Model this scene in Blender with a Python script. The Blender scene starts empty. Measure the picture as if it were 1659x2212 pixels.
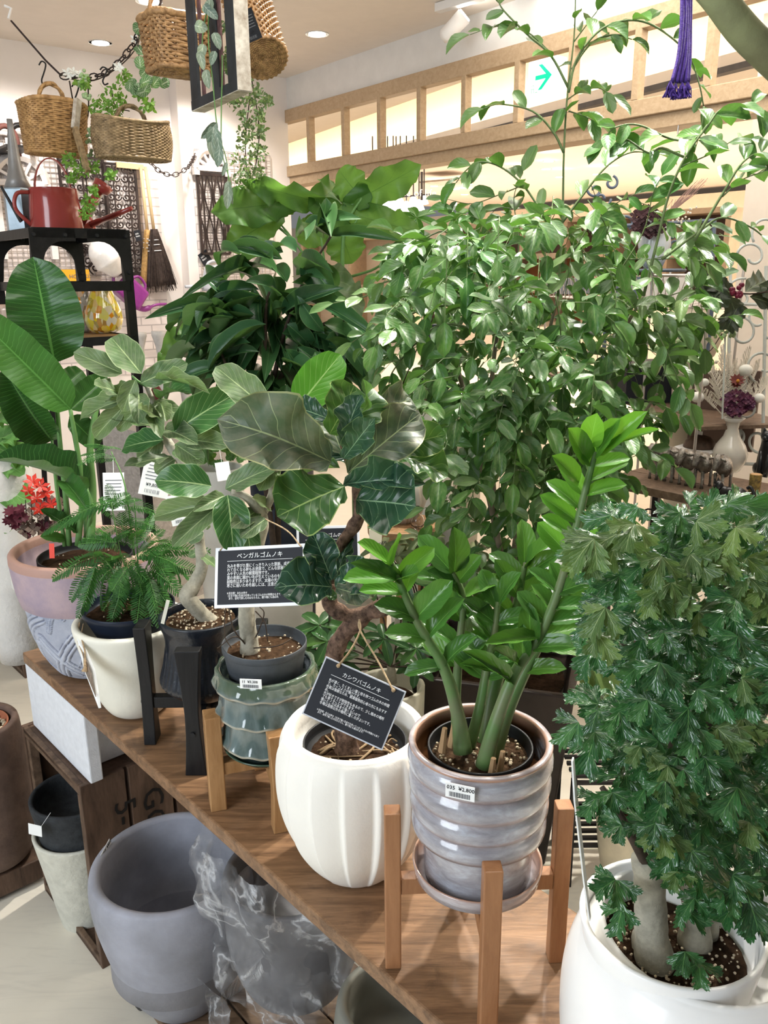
import bpy, bmesh, math, random
from mathutils import Vector, Matrix, noise
rnd = random.Random(7)
S = bpy.context.scene
COL = S.collection
# ---------------- camera ----------------
W, H, F = 1659.0, 2212.0, 1790.0
TH, RO, CZ = math.radians(16.08), math.radians(0.46), 1.5
cam_d = bpy.data.cameras.new('camera'); cam = bpy.data.objects.new('camera', cam_d); COL.objects.link(cam)
cam_d.sensor_fit = 'VERTICAL'; cam_d.sensor_height = 24.0; cam_d.lens = 24.0 * F / H
cam_d.clip_start = 0.02; cam_d.clip_end = 100
FW = Vector((0, math.cos(TH), -math.sin(TH)))
U0 = Vector((0, math.sin(TH), math.cos(TH))); R0 = Vector((1, 0, 0))
RT = (R0 * math.cos(RO) - U0 * math.sin(RO)).normalized()
UP = (R0 * math.sin(RO) + U0 * math.cos(RO)).normalized()
CAM = Vector((0, 0, CZ))
m = Matrix((RT, UP, -FW)).transposed().to_4x4(); m.translation = CAM
cam.matrix_world = m
cam_d.dof.use_dof = False
S.camera = cam
# ---------------- world, light, exposure ----------------
S.view_settings.view_transform = 'Standard'; S.view_settings.look = 'None'
S.view_settings.gamma = 1.0; S.view_settings.exposure = 0.42; S.view_settings.use_curve_mapping = False
wd = bpy.data.worlds.new('world'); S.world = wd; wd.use_nodes = True
wd.node_tree.nodes['Background'].inputs[0].default_value = (0.95, 0.97, 1.0, 1)
wd.node_tree.nodes['Background'].inputs[1].default_value = 0.15
def area(name, loc, target, sx, sy, power, col):
    l = bpy.data.lights.new(name, 'AREA'); l.shape = 'RECTANGLE'; l.size = sx; l.size_y = sy
    l.energy = power; l.color = col
    o = bpy.data.objects.new(name, l); COL.objects.link(o); o.location = loc
    o.rotation_euler = (Vector(target) - Vector(loc)).to_track_quat('-Z', 'Y').to_euler(); return o
def spot(name, loc, target, power, col, ang=60, rad=.04, blend=.6):
    l = bpy.data.lights.new(name, 'SPOT'); l.energy = power; l.color = col; l.spot_size = math.radians(ang)
    l.spot_blend = blend; l.shadow_soft_size = rad
    o = bpy.data.objects.new(name, l); COL.objects.link(o); o.location = loc
    o.rotation_euler = (Vector(target) - Vector(loc)).to_track_quat('-Z', 'Y').to_euler(); return o
# daylight from the shop front behind and to the left of the camera
area('shop_front_daylight', (-2.2, -0.9, 1.9), (0.1, 1.6, 0.8), 1.5, 1.7, 60, (0.84, 0.92, 1.0))
# ceiling luminaires over the plants
area('ceiling_panel_light', (0.3, 1.3, 2.66), (0.3, 1.3, 0), 1.2, 1.2, 22, (1.0, 0.96, 0.9))
spot('track_spot_light', (0.50, 1.9, 2.6), (0.15, 1.15, 0.8), 130, (1, .95, .86), 70)
spot('track_spot_light', (1.3, 2.2, 2.6), (0.5, 1.4, 0.9), 150, (1, .95, .86), 70)
spot('track_spot_light', (-0.3, 2.6, 2.6), (-0.4, 1.7, 0.8), 130, (1, .94, .86), 70)
spot('wall_wash_light', (-1.6, 4.2, 2.62), (-2.0, 4.95, 1.3), 45, (1, .93, .86), 100)
spot('wall_wash_light', (-0.9, 4.9, 2.62), (-1.1, 5.5, 1.5), 45, (1, .92, .84), 100)
area('back_shop_light', (1.2, 3.4, 2.6), (1.0, 3.6, 0), 1.8, 1.8, 38, (1.0, 0.93, 0.84))
# ---------------- pixel helpers (1659 x 2212 frame) ----------------
def ray(px, py):
    return FW + RT * ((px - W/2)/F) + UP * (-(py - H/2)/F)
def P(px, py, d): return CAM + ray(px, py) * d
def PZ(px, py, z):
    v = ray(px, py); return CAM + v * ((z - CZ)/v.z)
def PV(px, py, p0, d0):
    "hit the vertical plane through p0 along horizontal direction d0"
    n = Vector((-d0[1], d0[0], 0)); v = ray(px, py)
    t = (Vector((p0[0], p0[1], 0)) - Vector((CAM.x, CAM.y, 0))).dot(n) / v.dot(n)
    return CAM + v * t
def depth(p): return (Vector(p) - CAM).dot(FW)
def zrow(X, Y, py):
    "height at which the vertical axis through X,Y crosses pixel row py"
    lo, hi = -1.0, 4.0
    for _ in range(40):
        z = (lo + hi)/2; v = Vector((X, Y, z)) - CAM
        y = H/2 - F * v.dot(UP)/v.dot(FW)
        if y > py: lo = z
        else: hi = z
    return (lo + hi)/2
def proj(p):
    v = Vector(p) - CAM; d = v.dot(FW)
    return W/2 + F*v.dot(RT)/d, H/2 - F*v.dot(UP)/d
# ---------------- objects ----------------
def empty(name, loc, label=None, cat=None, group=None):
    o = bpy.data.objects.new(name, None); o.empty_display_size = .05; COL.objects.link(o); o.location = loc
    if label: o['label'] = label
    if cat: o['category'] = cat
    if group: o['group'] = group
    return o
def tag(o, label=None, cat=None, group=None, kind=None):
    if label: o['label'] = label
    if cat: o['category'] = cat
    if group: o['group'] = group
    if kind: o['kind'] = kind
    return o
def par(o, parent):
    o.parent = parent
    o.matrix_parent_inverse = Matrix.Translation(-parent.location)
    return o
def copy_tree(o, off=(0,0,0), label=None):
    c = o.copy(); COL.objects.link(c)
    if not o.parent: c.location = o.location + Vector(off)
    if label: c['label'] = label
    for ch in list(o.children):
        d = copy_tree(ch); d.parent = c
    return c
class MB:
    def __init__(s): s.v = []; s.f = []; s.uv = {}
    def add(s, vs, fs):
        n = len(s.v); s.v += [tuple(v) for v in vs]; s.f += [tuple(i + n for i in f) for f in fs]; return s
    def box(s, c, sz, R=None, taper=1.0):
        c = Vector(c); x, y, z = sz[0]/2, sz[1]/2, sz[2]/2; vs = []
        for k in (-1, 1):
            t = taper if k < 0 else 1
            for a, b in ((-1,-1),(1,-1),(1,1),(-1,1)):
                v = Vector((a*x*t, b*y*t, k*z)); vs.append(c + (R @ v if R else v))
        return s.add(vs, [(0,3,2,1),(4,5,6,7),(0,1,5,4),(1,2,6,5),(2,3,7,6),(3,0,4,7)])
    def bar(s, a, b, w, t, up=(0,0,1), w2=None, t2=None):
        a = Vector(a); b = Vector(b); d = (b-a).normalized(); up = Vector(up)
        if abs(d.dot(up)) > .98: up = Vector((0,1,0)) if abs(d.y) < .9 else Vector((1,0,0))
        x = d.cross(up).normalized(); y = x.cross(d); vs = []
        for p, ww, tt in ((a, w, t), (b, w2 or w, t2 or t)):
            for i, j in ((-1,-1),(1,-1),(1,1),(-1,1)): vs.append(p + x*i*ww/2 + y*j*tt/2)
        return s.add(vs, [(0,3,2,1),(4,5,6,7),(0,1,5,4),(1,2,6,5),(2,3,7,6),(3,0,4,7)])
    def tube(s, pts, r, n=8, closed=False, caps=True):
        pts = [Vector(p) for p in pts]; N = len(pts)
        if N < 2: return s
        rr = r if isinstance(r, (list, tuple)) else [r]*N
        vs = []; x = None
        for i, p in enumerate(pts):
            if closed: d = pts[(i+1) % N] - pts[i-1]
            else: d = pts[min(i+1, N-1)] - pts[max(i-1, 0)]
            if d.length < 1e-9: d = Vector((0,0,1))
            d.normalize()
            if x is None:
                x = d.cross(Vector((0,0,1)))
                if x.length < .05: x = d.cross(Vector((1,0,0)))
            x = (x - d*x.dot(d))
            if x.length < 1e-6: x = d.cross(Vector((1,.3,0)))
            x.normalize(); y = d.cross(x)
            for k in range(n):
                a = 2*math.pi*k/n; vs.append(p + (x*math.cos(a) + y*math.sin(a))*rr[i])
        fs = []
        for i in range(N if closed else N-1):
            j = (i+1) % N
            for k in range(n):
                l = (k+1) % n; fs.append((i*n+k, i*n+l, j*n+l, j*n+k))
        if caps and not closed:
            fs.append(tuple(range(n-1, -1, -1))); fs.append(tuple((N-1)*n + k for k in range(n)))
        return s.add(vs, fs)
    def lathe(s, prof, c, n=48, fn=None, caps=True):
        "prof [(r,z)], c centre; fn(theta, r, z, i) -> (r, z)"
        vs = []; c = Vector(c); M = len(prof)
        for i, (r, z) in enumerate(prof):
            for k in range(n):
                a = 2*math.pi*k/n; q, w = (fn(a, r, z, i) if fn else (r, z))
                vs.append((c.x + q*math.cos(a), c.y + q*math.sin(a), c.z + w))
        fs = [(i*n+k, i*n+(k+1) % n, (i+1)*n+(k+1) % n, (i+1)*n+k) for i in range(M-1) for k in range(n)]
        if caps and prof[0][0] > 1e-5: fs.append(tuple(range(n-1, -1, -1)))
        if caps and prof[-1][0] > 1e-5: fs.append(tuple((M-1)*n + k for k in range(n)))
        return s.add(vs, fs)
    def ball(s, c, r, n=8, m=6, sc=(1,1,1)):
        c = Vector(c); vs = [c + Vector((0,0,-r*sc[2]))]
        for i in range(1, m):
            b = -math.pi/2 + math.pi*i/m
            for k in range(n):
                a = 2*math.pi*k/n; vs.append(c + Vector((r*sc[0]*math.cos(a)*math.cos(b), r*sc[1]*math.sin(a)*math.cos(b), r*sc[2]*math.sin(b))))
        vs.append(c + Vector((0,0,r*sc[2]))); e = len(vs)-1; fs = []
        for k in range(n):
            l = (k+1) % n; fs.append((0, 1+l, 1+k)); fs.append((e, e-n+k, e-n+l))
        for i in range(m-2):
            for k in range(n):
                l = (k+1) % n; fs.append((1+i*n+k, 1+i*n+l, 1+(i+1)*n+l, 1+(i+1)*n+k))
        return s.add(vs, fs)
    def quad(s, a, b, c, d): return s.add([a, b, c, d], [(0,1,2,3)])
    def prism(s, pts, off):
        "polygon (3D points) extruded by vector off"
        pts = [Vector(p) for p in pts]; n = len(pts); off = Vector(off)
        return s.add(pts + [p + off for p in pts], [tuple(range(n-1,-1,-1)), tuple(range(n, 2*n))] + [(i, (i+1) % n, n+(i+1) % n, n+i) for i in range(n)])
    def build(s, name, mat, parent=None, smooth=False, bevel=0, kind=None, label=None, seg=2):
        me = bpy.data.meshes.new(name); me.from_pydata(s.v, [], s.f); me.update()
        if smooth: me.polygons.foreach_set('use_smooth', [True]*len(me.polygons))
        o = bpy.data.objects.new(name, me); COL.objects.link(o)
        if mat: me.materials.append(mat)
        if bevel:
            b = o.modifiers.new('bevel', 'BEVEL'); b.width = bevel; b.segments = seg; b.limit_method = 'ANGLE'
        if parent: par(o, parent)
        if kind: o['kind'] = kind
        if label: o['label'] = label
        return o
def catmull(pts, k=6):
    pts = [Vector(p) for p in pts]; out = []
    if len(pts) < 3: 
        return [pts[0].lerp(pts[-1], i/k) for i in range(k+1)]
    q = [pts[0]*2 - pts[1]] + pts + [pts[-1]*2 - pts[-2]]
    for i in range(1, len(q)-2):
        a, b, c, d = q[i-1:i+3]
        for j in range(k):
            t = j/k; out.append(.5*((2*b) + (c-a)*t + (2*a-5*b+4*c-d)*t*t + (3*b-a-3*c+d)*t**3))
    out.append(pts[-1]); return out
def lerp_list(l, n):
    return [l[min(int(i*(len(l)-1)/(n-1)), len(l)-2)] * (1-((i*(len(l)-1)/(n-1)) - min(int(i*(len(l)-1)/(n-1)), len(l)-2))) + l[min(int(i*(len(l)-1)/(n-1)), len(l)-2)+1] * ((i*(len(l)-1)/(n-1)) - min(int(i*(len(l)-1)/(n-1)), len(l)-2)) for i in range(n)]
# ---------------- materials ----------------
MATS = {}
def newmat(name):
    mt = bpy.data.materials.new(name); mt.use_nodes = True; return mt, mt.node_tree, mt.node_tree.nodes['Principled BSDF']
def nd(nt, typ, **kw):
    n = nt.nodes.new(typ)
    for k, v in kw.items(): setattr(n, k, v)
    return n
def mth(nt, op, a, b=None, c=None, clamp=False):
    n = nt.nodes.new('ShaderNodeMath'); n.operation = op; n.use_clamp = clamp
    for i, x in enumerate((a, b, c)):
        if x is None: continue
        if isinstance(x, (int, float)): n.inputs[i].default_value = x
        else: nt.links.new(x, n.inputs[i])
    return n.outputs[0]
def mix(nt, fac, a, b, mode='MIX'):
    n = nt.nodes.new('ShaderNodeMix'); n.data_type = 'RGBA'; n.blend_type = mode
    for i, x in ((0, fac), (6, a), (7, b)):
        if isinstance(x, (int, float)): n.inputs[i].default_value = x
        elif isinstance(x, tuple): n.inputs[i].default_value = (*x[:3], 1)
        else: nt.links.new(x, n.inputs[i])
    return n.outputs[2]
def ramp(nt, fac, stops):
    n = nt.nodes.new('ShaderNodeValToRGB'); e = n.color_ramp.elements
    while len(e) < len(stops): e.new(.5)
    for i, (p, c) in enumerate(stops): e[i].position = p; e[i].color = (*c, 1) if len(c) == 3 else c
    nt.links.new(fac, n.inputs[0]); return n.outputs[0]
def coords(nt, scale=(1,1,1), rot=(0,0,0), kind='Object'):
    t = nd(nt, 'ShaderNodeTexCoord'); mp = nd(nt, 'ShaderNodeMapping')
    mp.inputs['Scale'].default_value = scale; mp.inputs['Rotation'].default_value = rot
    nt.links.new(t.outputs[kind], mp.inputs[0]); return mp.outputs[0]
def noise_t(nt, vec, scale, detail=4, rough=.5, dist=0):
    n = nd(nt, 'ShaderNodeTexNoise'); n.inputs['Scale'].default_value = scale; n.inputs['Detail'].default_value = detail
    n.inputs['Roughness'].default_value = rough; n.inputs['Distortion'].default_value = dist
    if vec is not None: nt.links.new(vec, n.inputs[0])
    return n.outputs[0]
def bump(nt, b, h, strength=.3, dist=.01):
    n = nd(nt, 'ShaderNodeBump'); n.inputs['Strength'].default_value = strength; n.inputs['Distance'].default_value = dist
    nt.links.new(h, n.inputs['Height']); nt.links.new(n.outputs[0], b.inputs['Normal']); return n
def mat(name, col, rough=.5, metal=0, var=.12, vscale=12, bmp=0, bscale=60, spec=.28, coat=0, emis=0, alpha=1, trans=0, col2=None):
    if name in MATS: return MATS[name]
    mt, nt, b = newmat(name); v = coords(nt)
    n = noise_t(nt, v, vscale, 5, .6)
    c2 = col2 or tuple(c*(1-var*2) for c in col)
    nt.links.new(ramp(nt, n, [(.3, c2), (.7, tuple(min(1, c*(1+var*.5)) for c in col))]), b.inputs['Base Color'])
    b.inputs['Roughness'].default_value = rough; b.inputs['Metallic'].default_value = metal
    b.inputs['Specular IOR Level'].default_value = spec; b.inputs['Coat Weight'].default_value = coat
    b.inputs['Coat Roughness'].default_value = .06
    if emis: b.inputs['Emission Color'].default_value = (*col, 1); b.inputs['Emission Strength'].default_value = emis
    if trans: b.inputs['Transmission Weight'].default_value = trans
    if alpha < 1: b.inputs['Alpha'].default_value = alpha
    if bmp: bump(nt, b, noise_t(nt, v, bscale, 6, .6), bmp, .004)
    MATS[name] = mt; return mt
def woodmat(name, dark, light, stretch=(1, 14, 14), scale=6, rough=.5, rot=(0,0,0), stain=None, coat=0):
    if name in MATS: return MATS[name]
    mt, nt, b = newmat(name); v = coords(nt, stretch, rot)
    n = noise_t(nt, v, scale, 8, .65, .6); n2 = noise_t(nt, v, scale*6, 4, .7)
    f = mth(nt, 'ADD', mth(nt, 'MULTIPLY', n, .75), mth(nt, 'MULTIPLY', n2, .25))
    c = ramp(nt, f, [(.34, dark), (.5, tuple((a+b_)/2 for a, b_ in zip(dark, light))), (.66, light)])
    if stain:
        s = noise_t(nt, coords(nt, (1,1,1)), 9, 6, .65, .4)
        c = mix(nt, ramp(nt, s, [(.56, (0,0,0)), (.7, (.75,.75,.75))]), c, stain)
    nt.links.new(c, b.inputs['Base Color']); b.inputs['Roughness'].default_value = rough
    b.inputs['Coat Weight'].default_value = coat; b.inputs['Specular IOR Level'].default_value = .25
    bump(nt, b, f, .25, .003); MATS[name] = mt; return mt
def leafmat(name, base, vein, back, N=9, slope=.35, vw=.045, lat=.06, rough=.33, dust=None, trans=.22, tcol=None, edge=None, quilt=.5, spec=.32, radial=False, hv=.25):
    if name in MATS: return MATS[name]
    mt, nt, b = newmat(name); base = tuple(x*.85 for x in base); back = tuple(x*.85 for x in back)
    uv = nd(nt, 'ShaderNodeUVMap'); sx = nd(nt, 'ShaderNodeSeparateXYZ'); nt.links.new(uv.outputs[0], sx.inputs[0])
    s = mth(nt, 'ABSOLUTE', mth(nt, 'MULTIPLY_ADD', sx.outputs[0], 2, -1)); t = sx.outputs[1]
    geo = nd(nt, 'ShaderNodeNewGeometry'); oi = nd(nt, 'ShaderNodeObjectInfo')
    r = mth(nt, 'FRACT', mth(nt, 'ADD', geo.outputs['Random Per Island'], mth(nt, 'MULTIPLY', oi.outputs['Random'], 7.3)))
    mid = mth(nt, 'LESS_THAN', s, mth(nt, 'MULTIPLY_ADD', t, -vw*.7, vw))
    wob = noise_t(nt, None, 3.5, 2)
    ph = mth(nt, 'SUBTRACT', t, mth(nt, 'MULTIPLY', mth(nt, 'POWER', s, .8), slope))
    ph = mth(nt, 'ADD', ph, mth(nt, 'MULTIPLY', mth(nt, 'SUBTRACT', wob, .5), .05))
    fr = mth(nt, 'FRACT', mth(nt, 'MULTIPLY', ph, N))
    tri = mth(nt, 'ABSOLUTE', mth(nt, 'SUBTRACT', fr, .5))       # .5 at vein
    lt = mth(nt, 'GREATER_THAN', tri, mth(nt, 'ADD', .5 - lat, mth(nt, 'MULTIPLY', s, lat*.5)))
    vm = mth(nt, 'MAXIMUM', mid, mth(nt, 'MULTIPLY', lt, .7))
    dark = tuple(c*(1-hv*1.3) for c in base); lite = (min(1, base[0]*(1+hv*2.2)), min(1, base[1]*(1+hv)), base[2]*(1+hv*.3))
    c = ramp(nt, r, [(0, dark), (.55, base), (1, lite)])
    v = coords(nt, kind='Object')
    if dust:
        d = noise_t(nt, v, 3.2, 6, .6)
        c = mix(nt, ramp(nt, d, [(.42, (0,0,0)), (.72, (.8,.8,.8))]), c, dust)
    c = mix(nt, vm, c, vein)
    if edge: c = mix(nt, mth(nt, 'GREATER_THAN', s, .955), c, edge)
    c = mix(nt, geo.outputs['Backfacing'], c, mix(nt, mth(nt, 'MULTIPLY', vm, .6), back, vein))
    nt.links.new(c, b.inputs['Base Color'])
    b.inputs['Roughness'].default_value = rough; b.inputs['Specular IOR Level'].default_value = spec
    h = mth(nt, 'SUBTRACT', mth(nt, 'MULTIPLY', mth(nt, 'SUBTRACT', .5, tri), quilt), mth(nt, 'MULTIPLY', mid, .3))
    bump(nt, b, h, .22 if quilt > .6 else .10, .012)
    tr = nd(nt, 'ShaderNodeBsdfTranslucent'); tc = tcol or (base[0]*1.9+.03, base[1]*1.7+.03, base[2]*1.1)
    nt.links.new(mix(nt, mth(nt, 'MULTIPLY', vm, .5), tc, vein), tr.inputs[0])
    ms = nd(nt, 'ShaderNodeMixShader'); ms.inputs[0].default_value = trans
    nt.links.new(b.outputs[0], ms.inputs[1]); nt.links.new(tr.outputs[0], ms.inputs[2])
    nt.links.new(ms.outputs[0], nt.nodes['Material Output'].inputs[0]); MATS[name] = mt; return mt
# ---------------- leaves ----------------
def ovate(peak=.4, base=.25, tip=1.0):
    def w(t):
        if t <= 0 or t >= 1: return 0.0
        a = (t/peak)**(base*2.2) if t < peak else ((1-t)/(1-peak))**(.62*tip)
        x = math.sin(math.pi/2*min(1, a)); return .5*x
    return w
def obovate(t):   # fiddle shape: wide near the tip
    if t <= 0 or t >= 1: return 0
    return .5*min(1, (.46 + .54*math.sin(min(1, max(0, (t-.18)/.5))*math.pi/2)**1.4)) * min(1, (t/.10))**.5 * (1-max(0, (t-.62)/.38)**2.6)**.5
def roundheart(t):
    return .5*max(0, math.sin(math.pi*min(1, t*1.02))**.42)*(1 if t < .8 else max(.0, 1-(t-.8)/.2)**.45)
def leafgeo(w, nv=10, nu=3, droop=.25, fold=.12, wave=0, wf=3, cup=0, seed=0, heart=0, lobes=0, ldepth=.3, curl=0, twist=0, sfwd=0):
    rr = random.Random(seed); ph = rr.random()*6.28; ph2 = rr.random()*6.28
    vs = []; uv = []; n = 2*nu+1
    for i in range(nv+1):
        t = i/nv; ww = max(w(t), .004 if 0 < i < nv else .002)
        if lobes:
            x = (t*lobes) % 1.0; ww *= (1-ldepth) + ldepth*(1-abs(x*2-1.15)) if .04 < t < .96 else 1
        for j in range(-nu, nu+1):
            s = j/nu; x = s*ww
            y = t - heart*abs(s)**2*(1-t)**3 + sfwd*abs(s)*ww
            z = -droop*t*t*1.0 + droop*.35*t - fold*abs(x)*0 + fold*abs(x) + cup*x*x*2
            z += wave*math.sin(t*wf*6.28+ph+(1.7 if s > 0 else 0))*abs(s)**1.5*ww*2
            z += wave*.5*math.sin(t*5+ph2)*.3
            if curl: z += -curl*max(0, t-.5)**2*2
            if twist:
                a = twist*t; x, z = x*math.cos(a)-(z)*0*math.sin(a), z + x*math.sin(a)
            vs.append((x, y, z)); uv.append(((s+1)/2, t))
    fs = [(i*n+j, i*n+j+1, (i+1)*n+j+1, (i+1)*n+j) for i in range(nv) for j in range(n-1)]
    return vs, fs, uv
def leafmesh(name, mt, **kw):
    vs, fs, uv = leafgeo(**kw); me = bpy.data.meshes.new(name); me.from_pydata(vs, [], fs)
    l = me.uv_layers.new(name='UVMap'); me.update()
    idx = [0]*len(me.loops); me.loops.foreach_get('vertex_index', idx)
    flat = []
    for i in idx: flat += uv[i]
    l.data.foreach_set('uv', flat); me.polygons.foreach_set('use_smooth', [True]*len(me.polygons))
    me.materials.append(mt); me['_geo'] = 1; LG[me.name] = (vs, fs, uv); return me
LG = {}
def leafmtx(B, T, width, N=None, lenz=None):
    B = Vector(B); T = Vector(T); y = T - B; L = y.length; y.normalize()
    N = Vector(N) if N else ((CAM-B).normalized() + Vector((0,0,.6)))
    z = N - y*N.dot(y)
    if z.length < 1e-3: z = Vector((0,0,1)) - y*y.z
    if z.length < 1e-3: z = Vector((1,0,0))
    z.normalize(); x = y.cross(z); lz = lenz or L
    M = Matrix(((x.x*width, y.x*L, z.x*lz, B.x), (x.y*width, y.y*L, z.y*lz, B.y), (x.z*width, y.z*L, z.z*lz, B.z), (0,0,0,1)))
    return M
def putleaf(parent, me, M, name='leaf'):
    o = bpy.data.objects.new(name, me); COL.objects.link(o); o.parent = parent
    o.matrix_parent_inverse = Matrix.Translation(-parent.location); o.matrix_basis = M
    return o
class Stuff:
    "many leaves joined into one mesh with uv"
    def __init__(s): s.v = []; s.f = []; s.uv = []
    def add(s, me, M):
        vs, fs, uv = LG[me.name]; n = len(s.v)
        s.v += [tuple(M @ Vector(v)) for v in vs]; s.f += [tuple(i+n for i in f) for f in fs]; s.uv += uv
    def build(s, name, mt, parent, kind='stuff'):
        if not s.v: return None
        me = bpy.data.meshes.new(name); me.from_pydata(s.v, [], s.f); l = me.uv_layers.new(name='UVMap'); me.update()
        idx = [0]*len(me.loops); me.loops.foreach_get('vertex_index', idx); flat = []
        for i in idx: flat += s.uv[i]
        l.data.foreach_set('uv', flat); me.polygons.foreach_set('use_smooth', [True]*len(me.polygons)); me.materials.append(mt)
        o = bpy.data.objects.new(name, me); COL.objects.link(o)
        if parent: par(o, parent)
        if kind: o['kind'] = kind
        return o
def pxleaf(parent, meshes, bx, by, tx, ty, wpx, d, dd=0, roll=0, up=.55, name='leaf', stuff=None):
    "leaf given by base and tip pixel, apparent width in pixels, depth and depth change"
    B = P(bx, by, d); T = P(tx, ty, d+dd)
    N = (CAM-B).normalized() + Vector((0,0,up))
    y = (T-B).normalized()
    if roll: N = Matrix.Rotation(math.radians(roll), 3, y) @ N
    M = leafmtx(B, T, wpx*d/F, N)
    me = meshes[rnd.randrange(len(meshes))]
    if stuff is not None: stuff.add(me, M); return None
    return putleaf(parent, me, M, name)
def text(s, loc, R, size, mt, parent, ext=.0003, align='LEFT', sx=1.0):
    c = bpy.data.curves.new('lettering', 'FONT'); c.body = s; c.size = size; c.extrude = ext; c.align_x = align; c.resolution_u = 2
    c.space_line = .95
    tmp = bpy.data.objects.new('lettering', c); me = bpy.data.meshes.new_from_object(tmp); bpy.data.objects.remove(tmp)
    me.name = 'lettering'; me.materials.clear(); me.materials.append(mt)
    o = bpy.data.objects.new('lettering', me); COL.objects.link(o)
    M = R.to_4x4(); M.translation = loc; o.parent = parent; o.matrix_parent_inverse = Matrix.Translation(-parent.location)
    o.matrix_basis = M @ Matrix.Diagonal((sx, 1, 1, 1)); return o
# ================= room =================
A2 = Vector((.622, -.783, 0)); B2 = Vector((.783, .622, 0))     # along the window wall (towards the right), along the left wall
CEIL = 2.7
CORN = Vector((-.665, 5.927, 0))
m_wall = mat('white_wall_paint', (.86, .80, .76), .6, var=.03, vscale=3)
m_soff = mat('soffit_paint', (.78, .77, .75), .6, var=.03)
m_ceil = mat('ceiling_paint', (.80, .73, .66), .7, var=.02)
def floor_mat():
    mt, nt, b = newmat('pale_vinyl_floor'); v = coords(nt)
    n = noise_t(nt, v, 1.1, 6, .6, 1.2); n2 = noise_t(nt, coords(nt, (1, 6, 1)), 5, 5, .6, 2)
    c = mix(nt, ramp(nt, n2, [(.5, (0,0,0)), (.75, (.35,.35,.35))]), ramp(nt, n, [(.3, (.72, .67, .56)), (.7, (.80, .755, .65))]), (.52, .485, .42))
    nt.links.new(c, b.inputs['Base Color']); b.inputs['Roughness'].default_value = .33; return mt
m_floor = floor_mat()
fl = MB().add([(-16,-2.5,0),(16,-2.5,0),(16,22,0),(-16,22,0)], [(0,1,2,3)]).build('floor', m_floor); tag(fl, 'pale beige vinyl floor with faint marbling', kind='structure')
ce_pts = [CORN - B2*5, CORN + B2*.15, CORN + B2*.15 + A2*6.2, CORN + A2*6.2 - B2*5]
ce = MB().prism([Vector((p.x, p.y, CEIL)) for p in ce_pts], (0,0,.1)).build('ceiling', m_ceil); tag(ce, 'plain off-white shop ceiling', kind='structure')
# left wall, running away from the camera to the corner
def slab(name, p, d, L, th, z0, z1, mt, label=None):
    d = Vector(d).normalized(); nrm = Vector((-d.y, d.x, 0))
    o = MB().prism([p + Vector((0,0,z0)), p + d*L + Vector((0,0,z0)), p + d*L + nrm*th + Vector((0,0,z0)), p + nrm*th + Vector((0,0,z0))], (0,0,z1-z0)).build(name, mt)
    return tag(o, label, kind='structure')
slab('wall_left', CORN - B2*5, B2, 5, .12, 0, CEIL, m_wall, 'white wall on the left')
# shallow pier on the left wall where the decorations end
pier0 = PV(372, 300, CORN - B2*5, B2); pier1 = PV(602, 300, CORN - B2*5, B2)
pp = Vector((pier0.x, pier0.y, 0)); n_in = Vector((B2.y, -B2.x, 0))
MB().prism([pp + n_in*.0, pp + n_in*.10, CORN + n_in*.10, CORN], (0,0,CEIL)).build('trim_1', m_wall)['kind'] = 'structure'
# brick-print photo paper on the wall, printed flat
def brickpaper():
    mt, nt, b = newmat('brick_print_paper'); t = nd(nt, 'ShaderNodeTexCoord')
    br = nd(nt, 'ShaderNodeTexBrick'); nt.links.new(t.outputs['UV'], br.inputs[0])
    br.inputs['Color1'].default_value = (.80,.72,.69,1); br.inputs['Color2'].default_value = (.70,.63,.61,1); br.inputs['Mortar'].default_value = (.48,.43,.42,1)
    br.inputs['Scale'].default_value = 1; br.inputs['Mortar Size'].default_value = .004; br.inputs['Brick Width'].default_value = .13; br.inputs['Row Height'].default_value = .05
    nt.links.new(br.outputs[0], b.inputs['Base Color']); b.inputs['Roughness'].default_value = .7; return mt
W0 = CORN - B2*5
def onwall(px, py, off=0.0):
    p = PV(px, py, W0 + n_in*off, B2); return p
def wallquad(name, x0, y0, x1, y1, off, th, mt, label, cat=None, parent=None):
    a = onwall(x0, (y0+y1)/2, off); b = onwall(x1, (y0+y1)/2, off); z1 = onwall((x0+x1)/2, y0, off).z; z0 = onwall((x0+x1)/2, y1, off).z
    L = (b-a).length; a.z = z0
    mb = MB().prism([a, a + B2*L, a + B2*L + Vector((0,0,z1-z0)), a + Vector((0,0,z1-z0))], n_in*th)
    o = mb.build(name, mt, parent)
    l = o.data.uv_layers.new(name='UVMap')
    for lp in o.data.loops:
        co = o.data.vertices[lp.vertex_index].co; l.data[lp.index].uv = ((Vector(co)-a).dot(B2), co.z)
    if cat: tag(o, label, cat)
    return o
m_paper = brickpaper()
wallquad('wall_poster', -330, 262, 352, 830, .001, .004, m_paper, 'poster of pale bricks covering the white wall behind the black rack', 'poster')
wallquad('wall_poster', 428, 325, 585, 800, .101, .004, m_paper, 'narrow brick-print poster on the pier left of the window wall', 'poster')
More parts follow.
